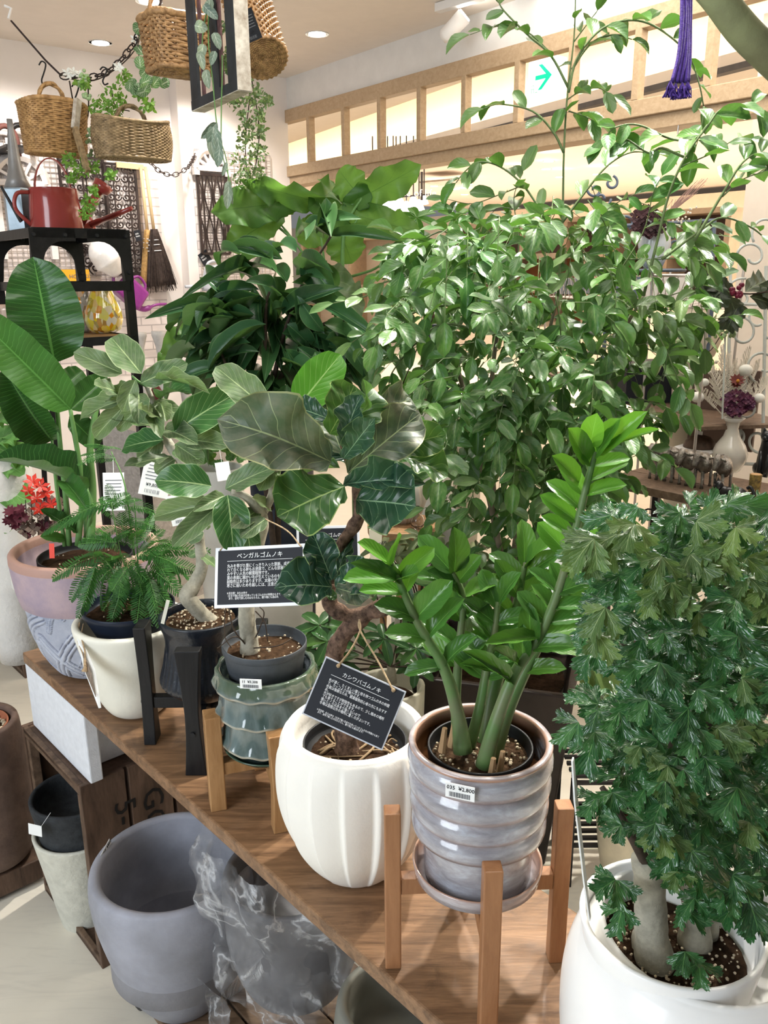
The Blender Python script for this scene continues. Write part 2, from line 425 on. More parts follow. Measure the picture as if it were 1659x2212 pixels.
# printed pale window shapes on the paper
m_white = mat('matt_white_paint', (.84, .82, .80), .5, var=.03)
m_arch = mat('worn_white_wood', (.88, .82, .79), .55, var=.06, vscale=40)
def arch_window(cx, y0, wpx, ybot, off, label):
    c = onwall(cx, y0 + 60, off); e = onwall(cx + wpx/2, y0 + 60, off); r = (Vector((e.x-c.x, e.y-c.y, 0))).length
    zt = onwall(cx, y0, off).z; zc = zt - r; zb = onwall(cx, ybot, off).z
    root = empty('arched_window_decoration', c, label, 'wall decoration')
    mb = MB(); arc = [Vector((c.x, c.y, zc)) + B2*r*math.cos(a) + Vector((0,0,r*math.sin(a))) for a in [math.pi*i/24 for i in range(25)]]
    mb.tube(arc, .022, 4); mb.build('arch', m_arch, root)
    for k in range(1, 6):
        a = math.pi*k/6; MB().bar(Vector((c.x,c.y,zc)), Vector((c.x,c.y,zc)) + B2*r*math.cos(a) + Vector((0,0,r*math.sin(a))), .014, .014, up=n_in).build('muntin', m_arch, root)
    MB().tube([Vector((c.x,c.y,zc)) + B2*r*.33*math.cos(a) + Vector((0,0,r*.33*math.sin(a))) for a in [math.pi*i/12 for i in range(13)]], .01, 4).build('inner_arch', m_arch, root)
    MB().bar(Vector((c.x,c.y,zc)) - B2*r, Vector((c.x,c.y,zc)) + B2*r, .03, .03, up=n_in).build('rail', m_arch, root)
    for s in (-1, 1):
        MB().bar(Vector((c.x,c.y,zc)) + B2*r*s, Vector((c.x,c.y,zb)) + B2*r*s, .035, .03, up=n_in).build('stile', m_arch, root)
arch_window(46, 338, 110, 560, .03, 'large white arched window frame on the brick poster, behind the galvanised can')
arch_window(458, 325, 66, 380, .13, 'small white fan-shaped window frame above the lattice iron panel')
# ---- window wall: soffit, timber clerestory ----
def onwin(px, py, off=0.0): return PV(px, py, CORN - B2*off, A2)
zt = onwin(602, 243).z; zb = onwin(632, 393).z
zt2 = onwin(1464, 0).z; zb2 = onwin(1496, 256).z
ZT = (zt + zt2)/2; ZB = (zb + zb2)/2
LW = 6.2
slab('wall_back', CORN - A2*.02, A2, LW, .14, ZT, CEIL, m_soff, 'off-white soffit above the timber clerestory')
m_oak = woodmat('pale_oak', (.42, .30, .18), (.55, .41, .27), (1, 12, 12), 5, .5)
beam = Vector((0,0,1))
def wbeam(name, z0, z1, d0, d1, x0=0, x1=LW, parent=None, mt=None):
    p = CORN - B2*d0
    q = [p + A2*x0 + beam*z0, p + A2*x1 + beam*z0, p + A2*x1 + B2*(d1) + beam*z0, p + A2*x0 + B2*(d1) + beam*z0]
    return MB().prism(q, (0,0,z1-z0)).build(name, mt or m_oak, parent, bevel=.003)
win = empty('window_1', CORN + beam*ZB, 'timber-framed clerestory of glass panes over the shop front'); win['kind'] = 'structure'
wbeam('window_frame', ZT-.075, ZT, .02, .06, parent=win)
wbeam('window_frame', ZB+.035, ZB+.10, .02, .06, parent=win)
wbeam('window_frame', ZB-.02, ZB+.035, .0, .12, parent=win)
mull = [608, 668, 743, 820, 905, 1000, 1112, 1225, 1362, 1512]
m_glass, nt, b = newmat('clear_glass'); b.inputs['Transmission Weight'].default_value = 1; b.inputs['Roughness'].default_value = 0; b.inputs['IOR'].default_value = 1.45
MATS['clear_glass'] = m_glass
m_pane, nt, b = newmat('window_glass')
g = nd(nt, 'ShaderNodeBsdfTransparent'); gl = nd(nt, 'ShaderNodeBsdfGlossy'); gl.inputs['Roughness'].default_value = .02
g.inputs[0].default_value = (.97,.98,.97,1); ms = nd(nt, 'ShaderNodeMixShader'); fr = nd(nt, 'ShaderNodeLayerWeight')
nt.links.new(mth(nt, 'MULTIPLY', mth(nt, 'POWER', fr.outputs['Facing'], 5), .3), ms.inputs[0]); nt.links.new(g.outputs[0], ms.inputs[1]); nt.links.new(gl.outputs[0], ms.inputs[2]); nt.links.new(ms.outputs[0], nt.nodes['Material Output'].inputs[0])
xs = []
for px in mull:
    p = onwin(px, 1106 - 800); x = (Vector((p.x,p.y,0)) - CORN).dot(A2); xs.append(x)
xs.append(xs[-1] + .62); xs.append(xs[-1] + .62)
for x in xs: wbeam('mullion', ZB+.1, ZT-.07, .02, .045, x, x+.032, win)
for a, b_ in zip(xs, xs[1:]):
    wbeam('pane', ZB+.1, ZT-.07, -.015, .02, a+.045, b_, win, m_pane)
# mall beyond the clerestory: ceiling, lit cove bulkheads
m_mall = mat('mall_ceiling_paint', (.80, .69, .60), .7, var=.02)
m_cove = mat('cove_plaster', (.90, .80, .62), .7, var=.02)
m_dark = mat('charcoal_slot', (.10, .09, .09), .6)
mc = CORN - A2*8 + B2*.14
_zc = 2.62
bl0 = CORN - A2*7 + B2*3.6; bl1 = CORN + A2*8 + B2*1.0; BD_ = (bl1-bl0).normalized(); BN_ = Vector((-BD_.y, BD_.x, 0)); BN_ = BN_ if BN_.dot(B2) > 0 else -BN_; BL_ = (bl1-bl0).length
kz = (3.17+2.3)/3.17; zq_ = lambda f: 1.5 + (ZB+.10 + (ZT-.075-ZB-.10)*f - 1.5)*kz
def bulk(name, z0, z1, o0, o1, mt):
    o = MB().prism([bl0 + BN_*o0 + beam*z0, bl1 + BN_*o0 + beam*z0, bl1 + BN_*o1 + beam*z0, bl0 + BN_*o1 + beam*z0], (0,0,z1-z0)).build(name, mt); o['kind'] = 'structure'; return o
zf0, zf1, zc1_ = zq_(.10), zq_(.26), zq_(.80)
bulk('trim_2', zq_(.02), zf0, -.02, .05, m_dark)
bulk('trim_3', zf0, zf1, 0, .05, m_mall)
bulk('trim_4', zf1-.06, zf1-.03, .05, .5, m_mall)
bulk('wall_mall', zf1-.03, 3.7, .45, .5, m_cove)
MB().prism([mc + beam*zc1_, mc + A2*17 + beam*zc1_, bl1 + BN_*-.35 + beam*zc1_, bl0 + BN_*-.35 + beam*zc1_], (0,0,.05)).build('ceiling_3', m_mall)['kind'] = 'structure'
cv = area('cove_strip_light', (0,0,0), (0,0,-1), BL_, .08, 130, (1.0, .78, .48)); cen = (bl0+bl1)/2
cv.location = cen + BN_*.14 + beam*(zf1 + .02)
dd_ = (BN_*.30 + beam*.45).normalized(); z_ = -dd_; x_ = BD_.copy(); y_ = z_.cross(x_)
cv.rotation_euler = Matrix((x_, y_, z_)).transposed().to_euler()
cv3 = area('bulkhead_wash_light', (0,0,0), (0,0,-1), BL_, .3, 60, (1.0, .88, .74)); cv3.location = cen - BN_*1.2 + beam*(zc1_-.05)
z_ = -(BN_*1.2 - beam*.3).normalized(); y_ = z_.cross(x_); cv3.rotation_euler = Matrix((x_, y_, z_)).transposed().to_euler()
cv2 = area('mall_ceiling_light', (0,0,0), (0,0,-1), 16, 3.0, 420, (1.0, .88, .74)); cv2.location = CORN + B2*5.5 + beam*2.55
cv2.rotation_euler = (0, 0, math.atan2(A2.y, A2.x))
up_ = area('mall_uplight', (0,0,0), (0,0,1), 14, 3.0, 150, (1.0, .84, .68)); up_.location = CORN + B2*5.5 + beam*.5; up_.rotation_euler = (math.pi, 0, math.atan2(A2.y, A2.x))
print('ZTZB', ZT, ZB, zf0, zf1, zc1_)
MB().prism([bl0 + BN_*.06 + beam*zf0, bl1 + BN_*.06 + beam*zf0, mc + A2*17 + B2*12 + beam*zf0, mc + B2*12 + beam*zf0], (0,0,.02)).build('ceiling_2', m_mall)['kind'] = 'structure'
# right-hand column at the shop front
c0 = PV(1604, 400, CORN + A2*4.6, A2)
cw = PZ(1590, 700, 1.2)
d_col = 4.1; cp = P(1588, 620, d_col); cp.z = 0
MB().prism([cp, cp + A2*.9, cp + A2*.9 + B2*.35, cp + B2*.35], (0,0,2.62)).build('pillar', mat('cream_column_paint', (.74,.67,.59), .6, var=.03))['kind'] = 'structure'
# shops across the mall
m_beige = mat('beige_panel', (.74, .56, .42), .6, var=.05)
m_brown = mat('dark_brown_panel', (.13, .085, .07), .5, var=.1)
m_shelfw = mat('pale_shop_timber', (.58, .45, .32), .5, var=.1)
back = CORN + B2*9
m_pbeige = mat('pale_beige_wall', (.86, .74, .60), .6, var=.03)  # pale beige base colour, no emission
MB().prism([back - A2*16, back + A2*12, back + A2*12 + B2*.1, back - A2*16 + B2*.1], (0,0,2.62)).build('wall_far', m_pbeige)['kind'] = 'structure'
def onpl(px, py, dist):  # plane parallel to the window wall, dist behind it
    return PV(px, py, CORN + B2*dist, A2)
# display units across the mall (each one a thing)
def unit(x0, y0, x1, y1, dist, label, cols, rows, fm, bm):
    a = onpl(x0, y1, dist); b = onpl(x1, y1, dist); z1 = onpl((x0+x1)/2, y0, dist).z; z0 = onpl((x0+x1)/2, y1, dist).z
    a.z = b.z = 0; L = (b-a).length; root = empty('display_cabinet', a, label, 'cabinet')
    up = beam
    MB().prism([a + up*z0, a + A2*L + up*z0, a + A2*L + B2*.04 + up*z0, a + B2*.04 + up*z0], (0,0,z1-z0)).build('back_panel', bm, root)
    for k in range(cols+1):
        p = a + A2*(L*k/cols) - B2*.3
        MB().prism([p + up*z0, p + A2*.05 + up*z0, p + A2*.05 + B2*.3 + up*z0, p + B2*.3 + up*z0], (0,0,z1-z0)).build('upright', fm, root)
    for k in range(rows+1):
        z = z0 + (z1-z0)*k/rows
        MB().prism([a - B2*.3 + up*z, a + A2*L - B2*.3 + up*z, a + A2*L + up*z, a + up*z], (0,0,.045)).build('shelf', fm, root)
    return root
unit(1000, 480, 1590, 640, 4.0, 'long dark-backed timber display cabinet across the mall behind the flower vase', 6, 2, m_shelfw, m_brown)
unit(690, 520, 905, 720, 4.5, 'pale timber shelving across the mall left of the silk jasmine', 2, 2, m_shelfw, m_pbeige)
unit(1050, 560, 1300, 700, 3.0, 'orange-backed display shelves across the mall behind the jasmine stems', 3, 2, m_shelfw, mat('orange_brown_panel', (.45,.19,.07), .5))  # orange comes from the back panel's base colour
# ceiling downlights
m_lamp = mat('lamp_glow', (1, .96, .88), .5, emis=9); m_rim = mat('white_lamp_rim', (.85,.84,.82), .4)
def downlight(px, py, z, label, r=.045, group=None):
    p = PZ(px, py, z); root = empty('ceiling_light', p, label, 'ceiling light', group)
    MB().lathe([(r*1.35, -.004), (r*1.35, 0), (r, 0), (r, -.006)], p, 24, caps=False).build('rim', m_rim, root, True)
    MB().lathe([(0, -.003), (r, -.003), (r, -.001)], p, 24).build('lamp', m_lamp, root)
downlight(217, 92, CEIL, 'round recessed downlight above the hanging baskets')
downlight(685, 73, CEIL, 'round recessed downlight right of the cylindrical wicker basket')
downlight(322, 2, CEIL, 'round recessed downlight at the top edge above the square basket')
ORD = 'first second third fourth fifth sixth seventh eighth ninth tenth eleventh twelfth'.split()
DLX = [938, 962, 985, 1003, 1180, 1185, 1325, 1478, 1110, 1012, 1210, 1290]
for q, (x, y) in enumerate([(938, 402), (962, 412), (985, 408), (1003, 420), (1180, 365), (1185, 348), (1325, 357), (1478, 362), (1110, 372), (1012, 398), (1210, 382), (1290, 376)]):
    downlight(x, y, 2.62, 'small bright downlight in the mall ceiling, %s from the left under the clerestory' % ORD[sorted(DLX).index(x)], .05, 'mall ceiling downlights')
# square air diffuser
p = PZ(965, 392, 2.62); rt = empty('ceiling_vent', p, 'flat square vent in the mall ceiling', 'vent')
MB().box(p - beam*.01, (.5, .5, .02), Matrix.Rotation(-.67, 3, 'Z')).build('cover', mat('vent_grey', (.68,.6,.53), .6), rt)
# track spotlight
m_wmet = mat('white_enamel', (.84,.82,.80), .35, var=.02)
p = PZ(965, 20, CEIL); rt = empty('track_spotlight', p, 'white cylindrical spotlight on a ceiling track, lit', 'spotlight')
d = depth(P(965, 60, 4.3)); a = PZ(945, 18, CEIL - .02); b = PZ(1042, -10, CEIL - .02)
MB().bar(a, b, .04, .035).build('track', m_wmet, rt)
h0 = P(962, 78, 3.85); h1 = P(1003, 34, 3.80)
dr = (h1-h0).normalized()
MB().tube([h0 - dr*.02, h0, h1], [.02, .034, .038], 20).build('housing', m_wmet, rt, True)
MB().tube([h1, h1 + dr*.006], [.032, .031], 20).build('lamp', mat('spot_lamp_glow', (1,.97,.9), .5, emis=25), rt)
MB().tube([h1 - dr*.06 , Vector((h1.x, h1.y, CEIL-.03)) - dr*.05], .01, 8).build('stem', m_wmet, rt)
# exit sign
m_sign = mat('sign_white_lit', (.95, 1, .97), .4, var=0, emis=1.6); m_arrow = mat('sign_green_lit', (.0,.50,.27), .4, var=0, emis=.8)
p = onpl(1170, 166, 1.2); a = onpl(1140, 166, 1.2); b = onpl(1202, 166, 1.2); z1 = onpl(1172, 126, 1.2).z; z0 = onpl(1172, 206, 1.2).z
rt = empty('exit_sign', p, 'white illuminated box sign with a green right-pointing arrow behind the clerestory', 'sign')
a.z = z0; Lb = (Vector((b.x,b.y,0))-Vector((a.x,a.y,0))).length; b = a + A2*Lb
MB().prism([a, b, b + B2*.1, a + B2*.1], (0,0,z1-z0)).build('housing', m_sign, rt, bevel=.01)
hh = z1-z0; u = lambda x, z: a - B2*.004 + A2*x*Lb + beam*z*hh
ar = [(.28,.56),(.62,.56),(.45,.80),(.58,.80),(.86,.50),(.58,.20),(.45,.20),(.62,.44),(.28,.44)]
mb = MB()
mb.prism([u(.3,.56), u(.72,.56), u(.72,.44), u(.3,.44)], -B2*.004)
mb.prism([u(.86,.5), u(.52,.84), u(.40,.84), u(.72,.5)], -B2*.004); mb.prism([u(.86,.5), u(.72,.5), u(.40,.16), u(.52,.16)], -B2*.004)
mb.build('arrow', m_arrow, rt)
mb = MB()
for x in (.16, .24): mb.prism([u(x,.10), u(x+.02,.10), u(x+.02,.32), u(x,.32)], -B2*.003)
mb.prism([u(.16,.30), u(.26,.30), u(.26,.32), u(.16,.32)], -B2*.003); mb.prism([u(.16,.20), u(.26,.20), u(.26,.22), u(.16,.22)], -B2*.003)
mb.prism([u(.30,.10), u(.38,.10), u(.38,.13), u(.30,.13)], -B2*.003)
mb.build('pictogram', mat('sign_grey_green', (.35,.6,.5), .4, emis=.5), rt)
# small cup hook under the clerestory
for px, py in ((1075, 318), (1467, 255)):
    q = onwin(px, py, .0); q.z = ZB - .02
    t = MB().tube(catmull([q, q - beam*.03, q - beam*.045 + A2*.012, q - beam*.03 + A2*.02], 5), .003, 6).build('cup_hook', mat('dull_steel', (.45,.43,.40), .35, metal=1))
    tag(t, 'small steel cup hook screwed under the clerestory, ' + ('above the jasmine branch' if px < 1200 else 'below the purple tassel'), 'hook')
# pendant lamp cluster across the way
m_bulb = mat('pendant_glow', (1, .93, .82), .5, emis=7)
def pendant(px, py, r, label, d=7.2):
    c = P(px, py, d); rt = empty('pendant_lamp', c, label, 'lamp', 'glowing pendant lamps across the mall')
    MB().lathe([(.2*r, r*1.2), (.5*r, r*.75), (r*.75, r*.2), (r, -.45*r), (.8*r, -.6*r), (0, -.6*r)], c, 14).build('shade', m_bulb, rt, True)
    MB().tube([c + beam*r*1.1, Vector((c.x, c.y, 2.62))], .006, 5).build('cord', m_dark, rt)
for px, py, r in ((806, 440, .085), (838, 440, .05), (850, 452, .055), (865, 442, .05), (878, 452, .055), (893, 440, .055), (905, 447, .05), (916, 435, .04), (856, 432, .04)):
    pendant(px, py, r, 'glowing white pendant shade, %s from the left in the cluster by the jasmine' % ORD[sorted([806,838,850,865,878,893,905,916,856]).index(px)])
# overhead shop sign on a rail
a = P(822, 429, 6.9); b = P(928, 420, 6.9)
rt = empty('hanging_sign', a, 'thin hanging sign rail with pale letters above the pendant lamps', 'sign')
MB().bar(a, b, .012, .012).build('rail', m_dark, rt); MB().bar(P(911, 372, 6.9), P(911, 432, 6.9), .02, .02).build('rod', m_dark, rt)
text('tree of life', P(850, 424, 6.88), Matrix((RT, UP, -FW)).transposed(), .085, mat('white_letters', (.95,.9,.85), .5, var=0, emis=.6), rt)
# ================= display board, crates and pots =================
BZ = .66
Lc = PZ(48, 1409, BZ); Nc = PZ(954, 2212, BZ); Qb = PZ(1133, 1897, BZ)
bu = (Lc - Nc).normalized(); bv = Vector((-bu.y, bu.x, 0)); bv = bv if bv.dot(Qb - Nc) > 0 else -bv
bdep = (Qb - Nc).dot(bv)
Rb = Matrix((bu, bv, Vector((0,0,1)))).transposed()
ang_b = math.atan2(bu.y, bu.x)
m_board = woodmat('stained_pine_board', (.095, .050, .025), (.31, .175, .092), (1.2, 14, 14), 5, .42, (0, 0, -ang_b), stain=(.06, .032, .018), coat=.15)
m_bedge = woodmat('board_edge_wood', (.07, .038, .02), (.20, .115, .06), (1.2, 14, 30), 5, .5, (0, 0, -ang_b))
Lb = (Lc - Nc).length + .75
c = Nc - bu*.75 + bu*Lb/2 + bv*bdep/2 - Vector((0,0,.013))
board = MB().box(c, (Lb, bdep, .026), Rb).build('display_board', m_board, bevel=.003)
tag(board, 'long brown stained wooden board carrying the row of potted plants', 'shelf board')
# --- white aerated-concrete block under the left end ---
m_block = mat('white_stone_block', (.72, .74, .78), .75, var=.05, vscale=60, bmp=.3, bscale=300)
bz0 = .472
k0 = PZ(72, 1566, bz0); k1 = PZ(184, 1700, bz0)
k1 = k0 - bu*(k1-k0).length
Lk = (k1-k0).length; hk = BZ - .0265 - bz0
def kp(a, b, z): return k1 + bu*a + bv*b + Vector((0,0,z))
blk = MB(); dk = .215
blk.box(kp(Lk/2, .014, hk/2 + 0), (Lk, .028, hk), Rb)
blk.box(kp(Lk/2 + .03, dk/2, hk/2), (Lk-.06, dk-.05, hk*.999), Rb)
blk.box(kp(Lk/2 - .004, dk-.014, hk/2), (Lk-.01, .028, hk), Rb)
blk = blk.build('stone_block', m_block, bevel=.003); tag(blk, 'white channelled stone block propping the board on the dark crate', 'block')
# --- dark crate standing on end below ---
m_crate = woodmat('dark_stained_crate', (.045, .026, .017), (.15, .092, .062), (6, 6, 1), 5, .55)
m_crated = woodmat('worn_crate_edge', (.05, .03, .02), (.20, .13, .085), (3, 3, 3), 9, .6)
cr0 = PZ(57, 1566, .47); cr1 = PZ(172, 1700, .47); cfoot = PZ(222, 2098, 0)
def crate(org, au, av, L, Dp, Hh, label, nside=3, gap=.008, back=True):
    "crate open towards -av: org = near bottom corner, au along the opening, av into the depth"
    root = empty('wooden_crate', org, label, 'crate'); z = Vector((0,0,1)); t = .012
    R = Matrix((au, av, z)).transposed(); q = lambda a, b, h: org + au*a + av*b + z*h
    w = (Dp - gap*(nside-1))/nside
    for s in (0, 1):
        for k in range(nside):
            MB().box(q(t/2 if s == 0 else L - t/2, w/2 + k*(w+gap), Hh/2), (t, w, Hh), R).build('plank', m_crate, root, bevel=.002)
    for h, n in ((t/2 + .002, 'plank'), (Hh - t/2 - .002, 'plank')):
        MB().box(q(L/2, Dp/2, h), (L - 2*t, Dp, t), R).build(n, m_crate, root, bevel=.002)
    for s in (0, 1):
        MB().box(q(L/2, t/2, .012 if s == 0 else Hh - .012), (L - 2*t - .001, t, .024), R).build('rail', m_crated, root, bevel=.002)
    nb = 4; hb = (Hh - 2*t - .03)/nb
    if back:
        for k in range(nb): MB().box(q(L/2, Dp - t/2, t + .015 + hb*(k+.5)), (L - 2*t - .002, t, hb - .008), R).build('plank', m_crate, root, bevel=.002)
    for s, b in ((0, t), (1, t)):
        MB().box(q(t*1.8 if s == 0 else L - t*1.8, .014, Hh/2), (.016, .022, Hh - .06), R).build('corner_post', m_crated, root, bevel=.002)
    return root, q, R
corg = Vector((cr1.x, cr1.y, 0)); corg = (corg + cfoot)/2; corg.z = 0
crL = (cr0-cr1).length + .01
cr_root, cq, cR = crate(corg, bu, bv, crL, .42, .4715, 'dark crate on end under the board, black stencil marks, holding nested charcoal and cream pots', 4)
m_stencil = mat('faded_black_stencil', (.012,.010,.009), .8, var=.1)
Rst = Matrix((Vector((0,0,-1)), -(-bv), bu*-1)).transposed()
Rst = Matrix((Vector((0,0,-1)), bv*1.0, Vector((0,0,-1)).cross(bv))).transposed()
tt = text('GO\n5-1', corg - bu*.0012 + bv*.135 + Vector((0,0,.40)), Rst, .07, m_stencil, cr_root, sx=1.1)
# third crate at the right end, also carrying the board
c3 = Nc - bu*.62 + bv*.03; c3.z = 0
crate(c3, bu, bv, .30, .24, BZ-.027, 'dark wooden crate carrying the near end of the board', 3)
# ---------------- axis helper ----------------
class Ax:
    def __init__(s, px, py, z): 
        p = PZ(px, py, z); s.X, s.Y, s.Z = p.x, p.y, z
    @classmethod
    def at(cls, X, Y, Z):
        o = cls.__new__(cls); o.X, o.Y, o.Z = X, Y, Z; return o
    def z(s, row): return zrow(s.X, s.Y, row)
    def ring(s, row, rpx):
        z = s.z(row); d = depth((s.X, s.Y, z)); return (rpx*d/F, z)
    def prof(s, rows): return [s.ring(a, b) for a, b in rows]
    def c(s, z=None): return Vector((s.X, s.Y, s.Z if z is None else z))
def potmesh(ax, outer, wall=.008, depth_in=.06, inner_lip=None, n=64, fn=None, extra_top=None, fn_in=None):
    "outer profile bottom to top in metres; closes with a rounded lip and an inner wall"
    z0 = ax.Z; prof = [(0.0001, z0)] + [(r, z) for r, z in outer]
    R, Zt = outer[-1]; lip = inner_lip or wall
    k = len(prof)
    prof += [(R - lip*.15, Zt + lip*.22), (R - lip*.5, Zt + lip*.3), (R - lip*.85, Zt + lip*.2), (R - lip, Zt - lip*.1)]
    zin = Zt - depth_in; rin = max(.01, min(R - lip, R*.9 - lip*.2))
    prof += [(R - lip*1.05, Zt - depth_in*.4), (rin, zin), (0.0001, zin)]
    f2 = (lambda a, r, z, i: fn(a, r, z, i) if fn and 0 < i < k+1 else (r, z)) if fn else None
    return MB().lathe(prof, (ax.X, ax.Y, 0), n, f2), R - lip, zin
m_soil = mat('potting_soil', (.05, .028, .016), .95, spec=.05, var=.35, vscale=90, bmp=1.0, bscale=250, col2=(.018,.01,.006))
m_soil2 = mat('light_potting_soil', (.085, .05, .028), .95, spec=.05, var=.35, vscale=110, bmp=1.0, bscale=260, col2=(.03,.017,.01))
m_grit = mat('pale_pumice', (.60,.50,.36), .85, var=.25, vscale=30)
def soil(parent, ax, z, r, mt=m_soil, grit=60, gr=.0018, cx=0, cy=0, seed=1, spread=1.0):
    rr = random.Random(seed); n = 28; M = 9; mb = MB(); vs = []
    for i in range(M):
        for k in range(n):
            a = 2*math.pi*k/n; q = r*(i+.01)/(M-1)
            x = ax.X + cx + q*math.cos(a); y = ax.Y + cy + q*math.sin(a)
            vs.append((x, y, z + noise.noise(Vector((x*60, y*60, 3)))*.004 + (1-q/r)*.004))
    mb.add(vs, [(i*n+k, i*n+(k+1) % n, (i+1)*n+(k+1) % n, (i+1)*n+k) for i in range(M-1) for k in range(n)])
    o = mb.build('soil', mt, parent, True)
    if grit:
        g = MB()
        for _ in range(grit):
            a = rr.random()*6.283; q = r*.95*math.sqrt(rr.random())*spread
            g.ball((ax.X + cx + q*math.cos(a), ax.Y + cy + q*math.sin(a), z + .004 + rr.random()*.002), gr*(.6 + rr.random()), 5, 4, (1, rr.uniform(.7, 1.3), .8))
        g.build('pumice', m_grit, parent, kind='stuff')
    return o
m_nursery = mat('black_nursery_plastic', (.012,.013,.015), .45, var=.1)
m_navy = mat('navy_nursery_plastic', (.010,.016,.032), .4, var=.1)
def nursery(parent, ax, zt, r, h, mt=m_nursery, name='nursery_pot', lip=.003, taper=.82, z0=None):
    a2 = Ax.at(ax.X, ax.Y, (z0 if z0 is not None else zt - h))
    mb, ri, zi = potmesh(a2, [(r*taper*.96, zt-h), (r*taper, zt-h+.002), (r*.965, zt-.012), (r*.97, zt-.011), (r, zt-.010), (r, zt)], lip, .022)
    mb.build(name, mt, parent, True); return ri, zi
m_lblpaper = mat('white_label_paper', (.86,.87,.86), .5, var=.02)
m_ink = mat('black_ink', (.02,.02,.025), .6, var=0)
m_bar = mat('grey_ink', (.16,.17,.19), .6, var=0)
def surf_frame(normal, up=Vector((0,0,1))):
    z = Vector(normal).normalized(); x = up.cross(z).normalized(); y = z.cross(x); return Matrix((x, y, z)).transposed()
def sticker(parent, c, normal, w, h, line1, line2, roll=0, name='price_sticker'):
    R = surf_frame(normal) @ Matrix.Rotation(roll, 3, 'Z')
    o = MB().box(c, (w, h, .0006), R).build(name, m_lblpaper, parent); o['label'] = 'white printed price sticker'
    top = Vector(c) + R @ Vector((-w*.46, h*.10, .0005))
    text(line1, top, R, h*.36, m_ink, o if False else parent)
    mb = MB(); rr = random.Random(len(line1)); x = -w*.36
    while x < w*.36:
        q = w*rr.choice((.008, .012, .02)); mb.box(Vector(c) + R @ Vector((x, -h*.24, .0005)), (q, h*.32, .0004), R); x += q + w*rr.choice((.012, .02))
    mb.build('barcode', m_bar, parent); return R
# ---------------- 1 lavender carved pot ----------------
def lav_mat():
    mt, nt, b = newmat('lavender_glazed_clay'); v = coords(nt)
    g = nd(nt, 'ShaderNodeTexCoord'); sx = nd(nt, 'ShaderNodeSeparateXYZ'); nt.links.new(g.outputs['Object'], sx.inputs[0])
    n = noise_t(nt, v, 14, 6, .65)
    top = ramp(nt, n, [(.35, (.30, .24, .31)), (.65, (.43, .32, .35))])
    low = ramp(nt, n, [(.35, (.33, .36, .45)), (.65, (.52, .55, .63))])
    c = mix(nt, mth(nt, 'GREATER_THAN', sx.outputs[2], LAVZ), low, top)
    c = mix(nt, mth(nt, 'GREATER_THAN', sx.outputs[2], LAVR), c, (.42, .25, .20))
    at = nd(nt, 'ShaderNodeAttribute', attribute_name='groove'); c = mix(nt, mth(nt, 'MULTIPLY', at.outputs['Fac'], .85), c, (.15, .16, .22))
    nt.links.new(c, b.inputs['Base Color']); b.inputs['Roughness'].default_value = .6
    bump(nt, b, noise_t(nt, v, 160, 5, .7), .25, .003); return mt
ax1 = Ax(212, 1438, BZ)
pf = ax1.prof([(1436, 62), (1428, 78), (1390, 104), (1350, 119), (1310, 129), (1284, 135), (1281, 139), (1255, 146), (1228, 150), (1195, 154), (1182, 154)])
LAVZ = ax1.z(1283); LAVR = ax1.z(1196)
def resample(pf, n, sm=True):
    cu = catmull([Vector((a, 0, b)) for a, b in pf], max(2, n//len(pf))); return [(p.x, p.z) for p in cu]
zb_, zt_ = pf[1][1], LAVZ
arcs = []
rr = random.Random(3)
# bands of parallel carved lines sweeping across: (theta0, z0, theta1, z1, bulge)
for k in range(6):
    th0 = -3.14 + k*1.047
    arcs += [(th0, .05, th0+1.15, .98, .34), (th0+1.0, .0, th0-.1, .62, -.30), (th0+.62, .30, th0+.92, .52, .25), (th0+.15, .78, th0+.45, 1.0, .3)]
samp = []
for (a0, h0, a1, h1, bl) in arcs:
    pts = []
    for i in range(9):
        t = i/8; pts.append((a0+(a1-a0)*t, h0+(h1-h0)*t + bl*math.sin(math.pi*t)*.5))
    samp.append(pts)
groove = {}
def carve(a, r, z, i):
    if z > LAVZ - .002 or z < zb_: return r, z
    h = (z - zb_)/(zt_-zb_); best = 9; rk = 0
    for k, pts in enumerate(samp):
        if abs(((pts[4][0]-a+math.pi) % (2*math.pi))-math.pi) > .9: continue
        q_ = [((((pa-a+math.pi) % (2*math.pi))-math.pi)*r, (ph-h)*(zt_-zb_)) for pa, ph in pts]
        for (x0_, y0_), (x1_, y1_) in zip(q_, q_[1:]):
            ex, ey = x1_-x0_, y1_-y0_; tt_ = max(0, min(1, -(x0_*ex+y0_*ey)/(ex*ex+ey*ey+1e-12))); dd = math.hypot(x0_+ex*tt_, y0_+ey*tt_)
            if dd < best: best = dd; rk = k
    w = .0150 if arcs[rk][3]-arcs[rk][1] > .3 or arcs[rk][3] < 0 else .007
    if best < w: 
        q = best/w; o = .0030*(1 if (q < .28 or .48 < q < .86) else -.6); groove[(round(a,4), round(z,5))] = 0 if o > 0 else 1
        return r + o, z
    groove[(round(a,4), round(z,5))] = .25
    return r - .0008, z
pfr = resample(pf[:6], 108) + pf[6:]
rt1 = empty('flower_pot', ax1.c(), 'lavender glazed pot with carved swirling bands at the far left end of the board', 'flower pot')
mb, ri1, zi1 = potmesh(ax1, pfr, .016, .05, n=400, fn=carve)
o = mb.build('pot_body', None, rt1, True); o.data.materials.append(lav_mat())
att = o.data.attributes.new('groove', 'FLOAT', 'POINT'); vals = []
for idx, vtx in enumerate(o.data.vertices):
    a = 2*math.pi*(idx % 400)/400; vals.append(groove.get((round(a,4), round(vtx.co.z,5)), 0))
att.data.foreach_set('value', vals)
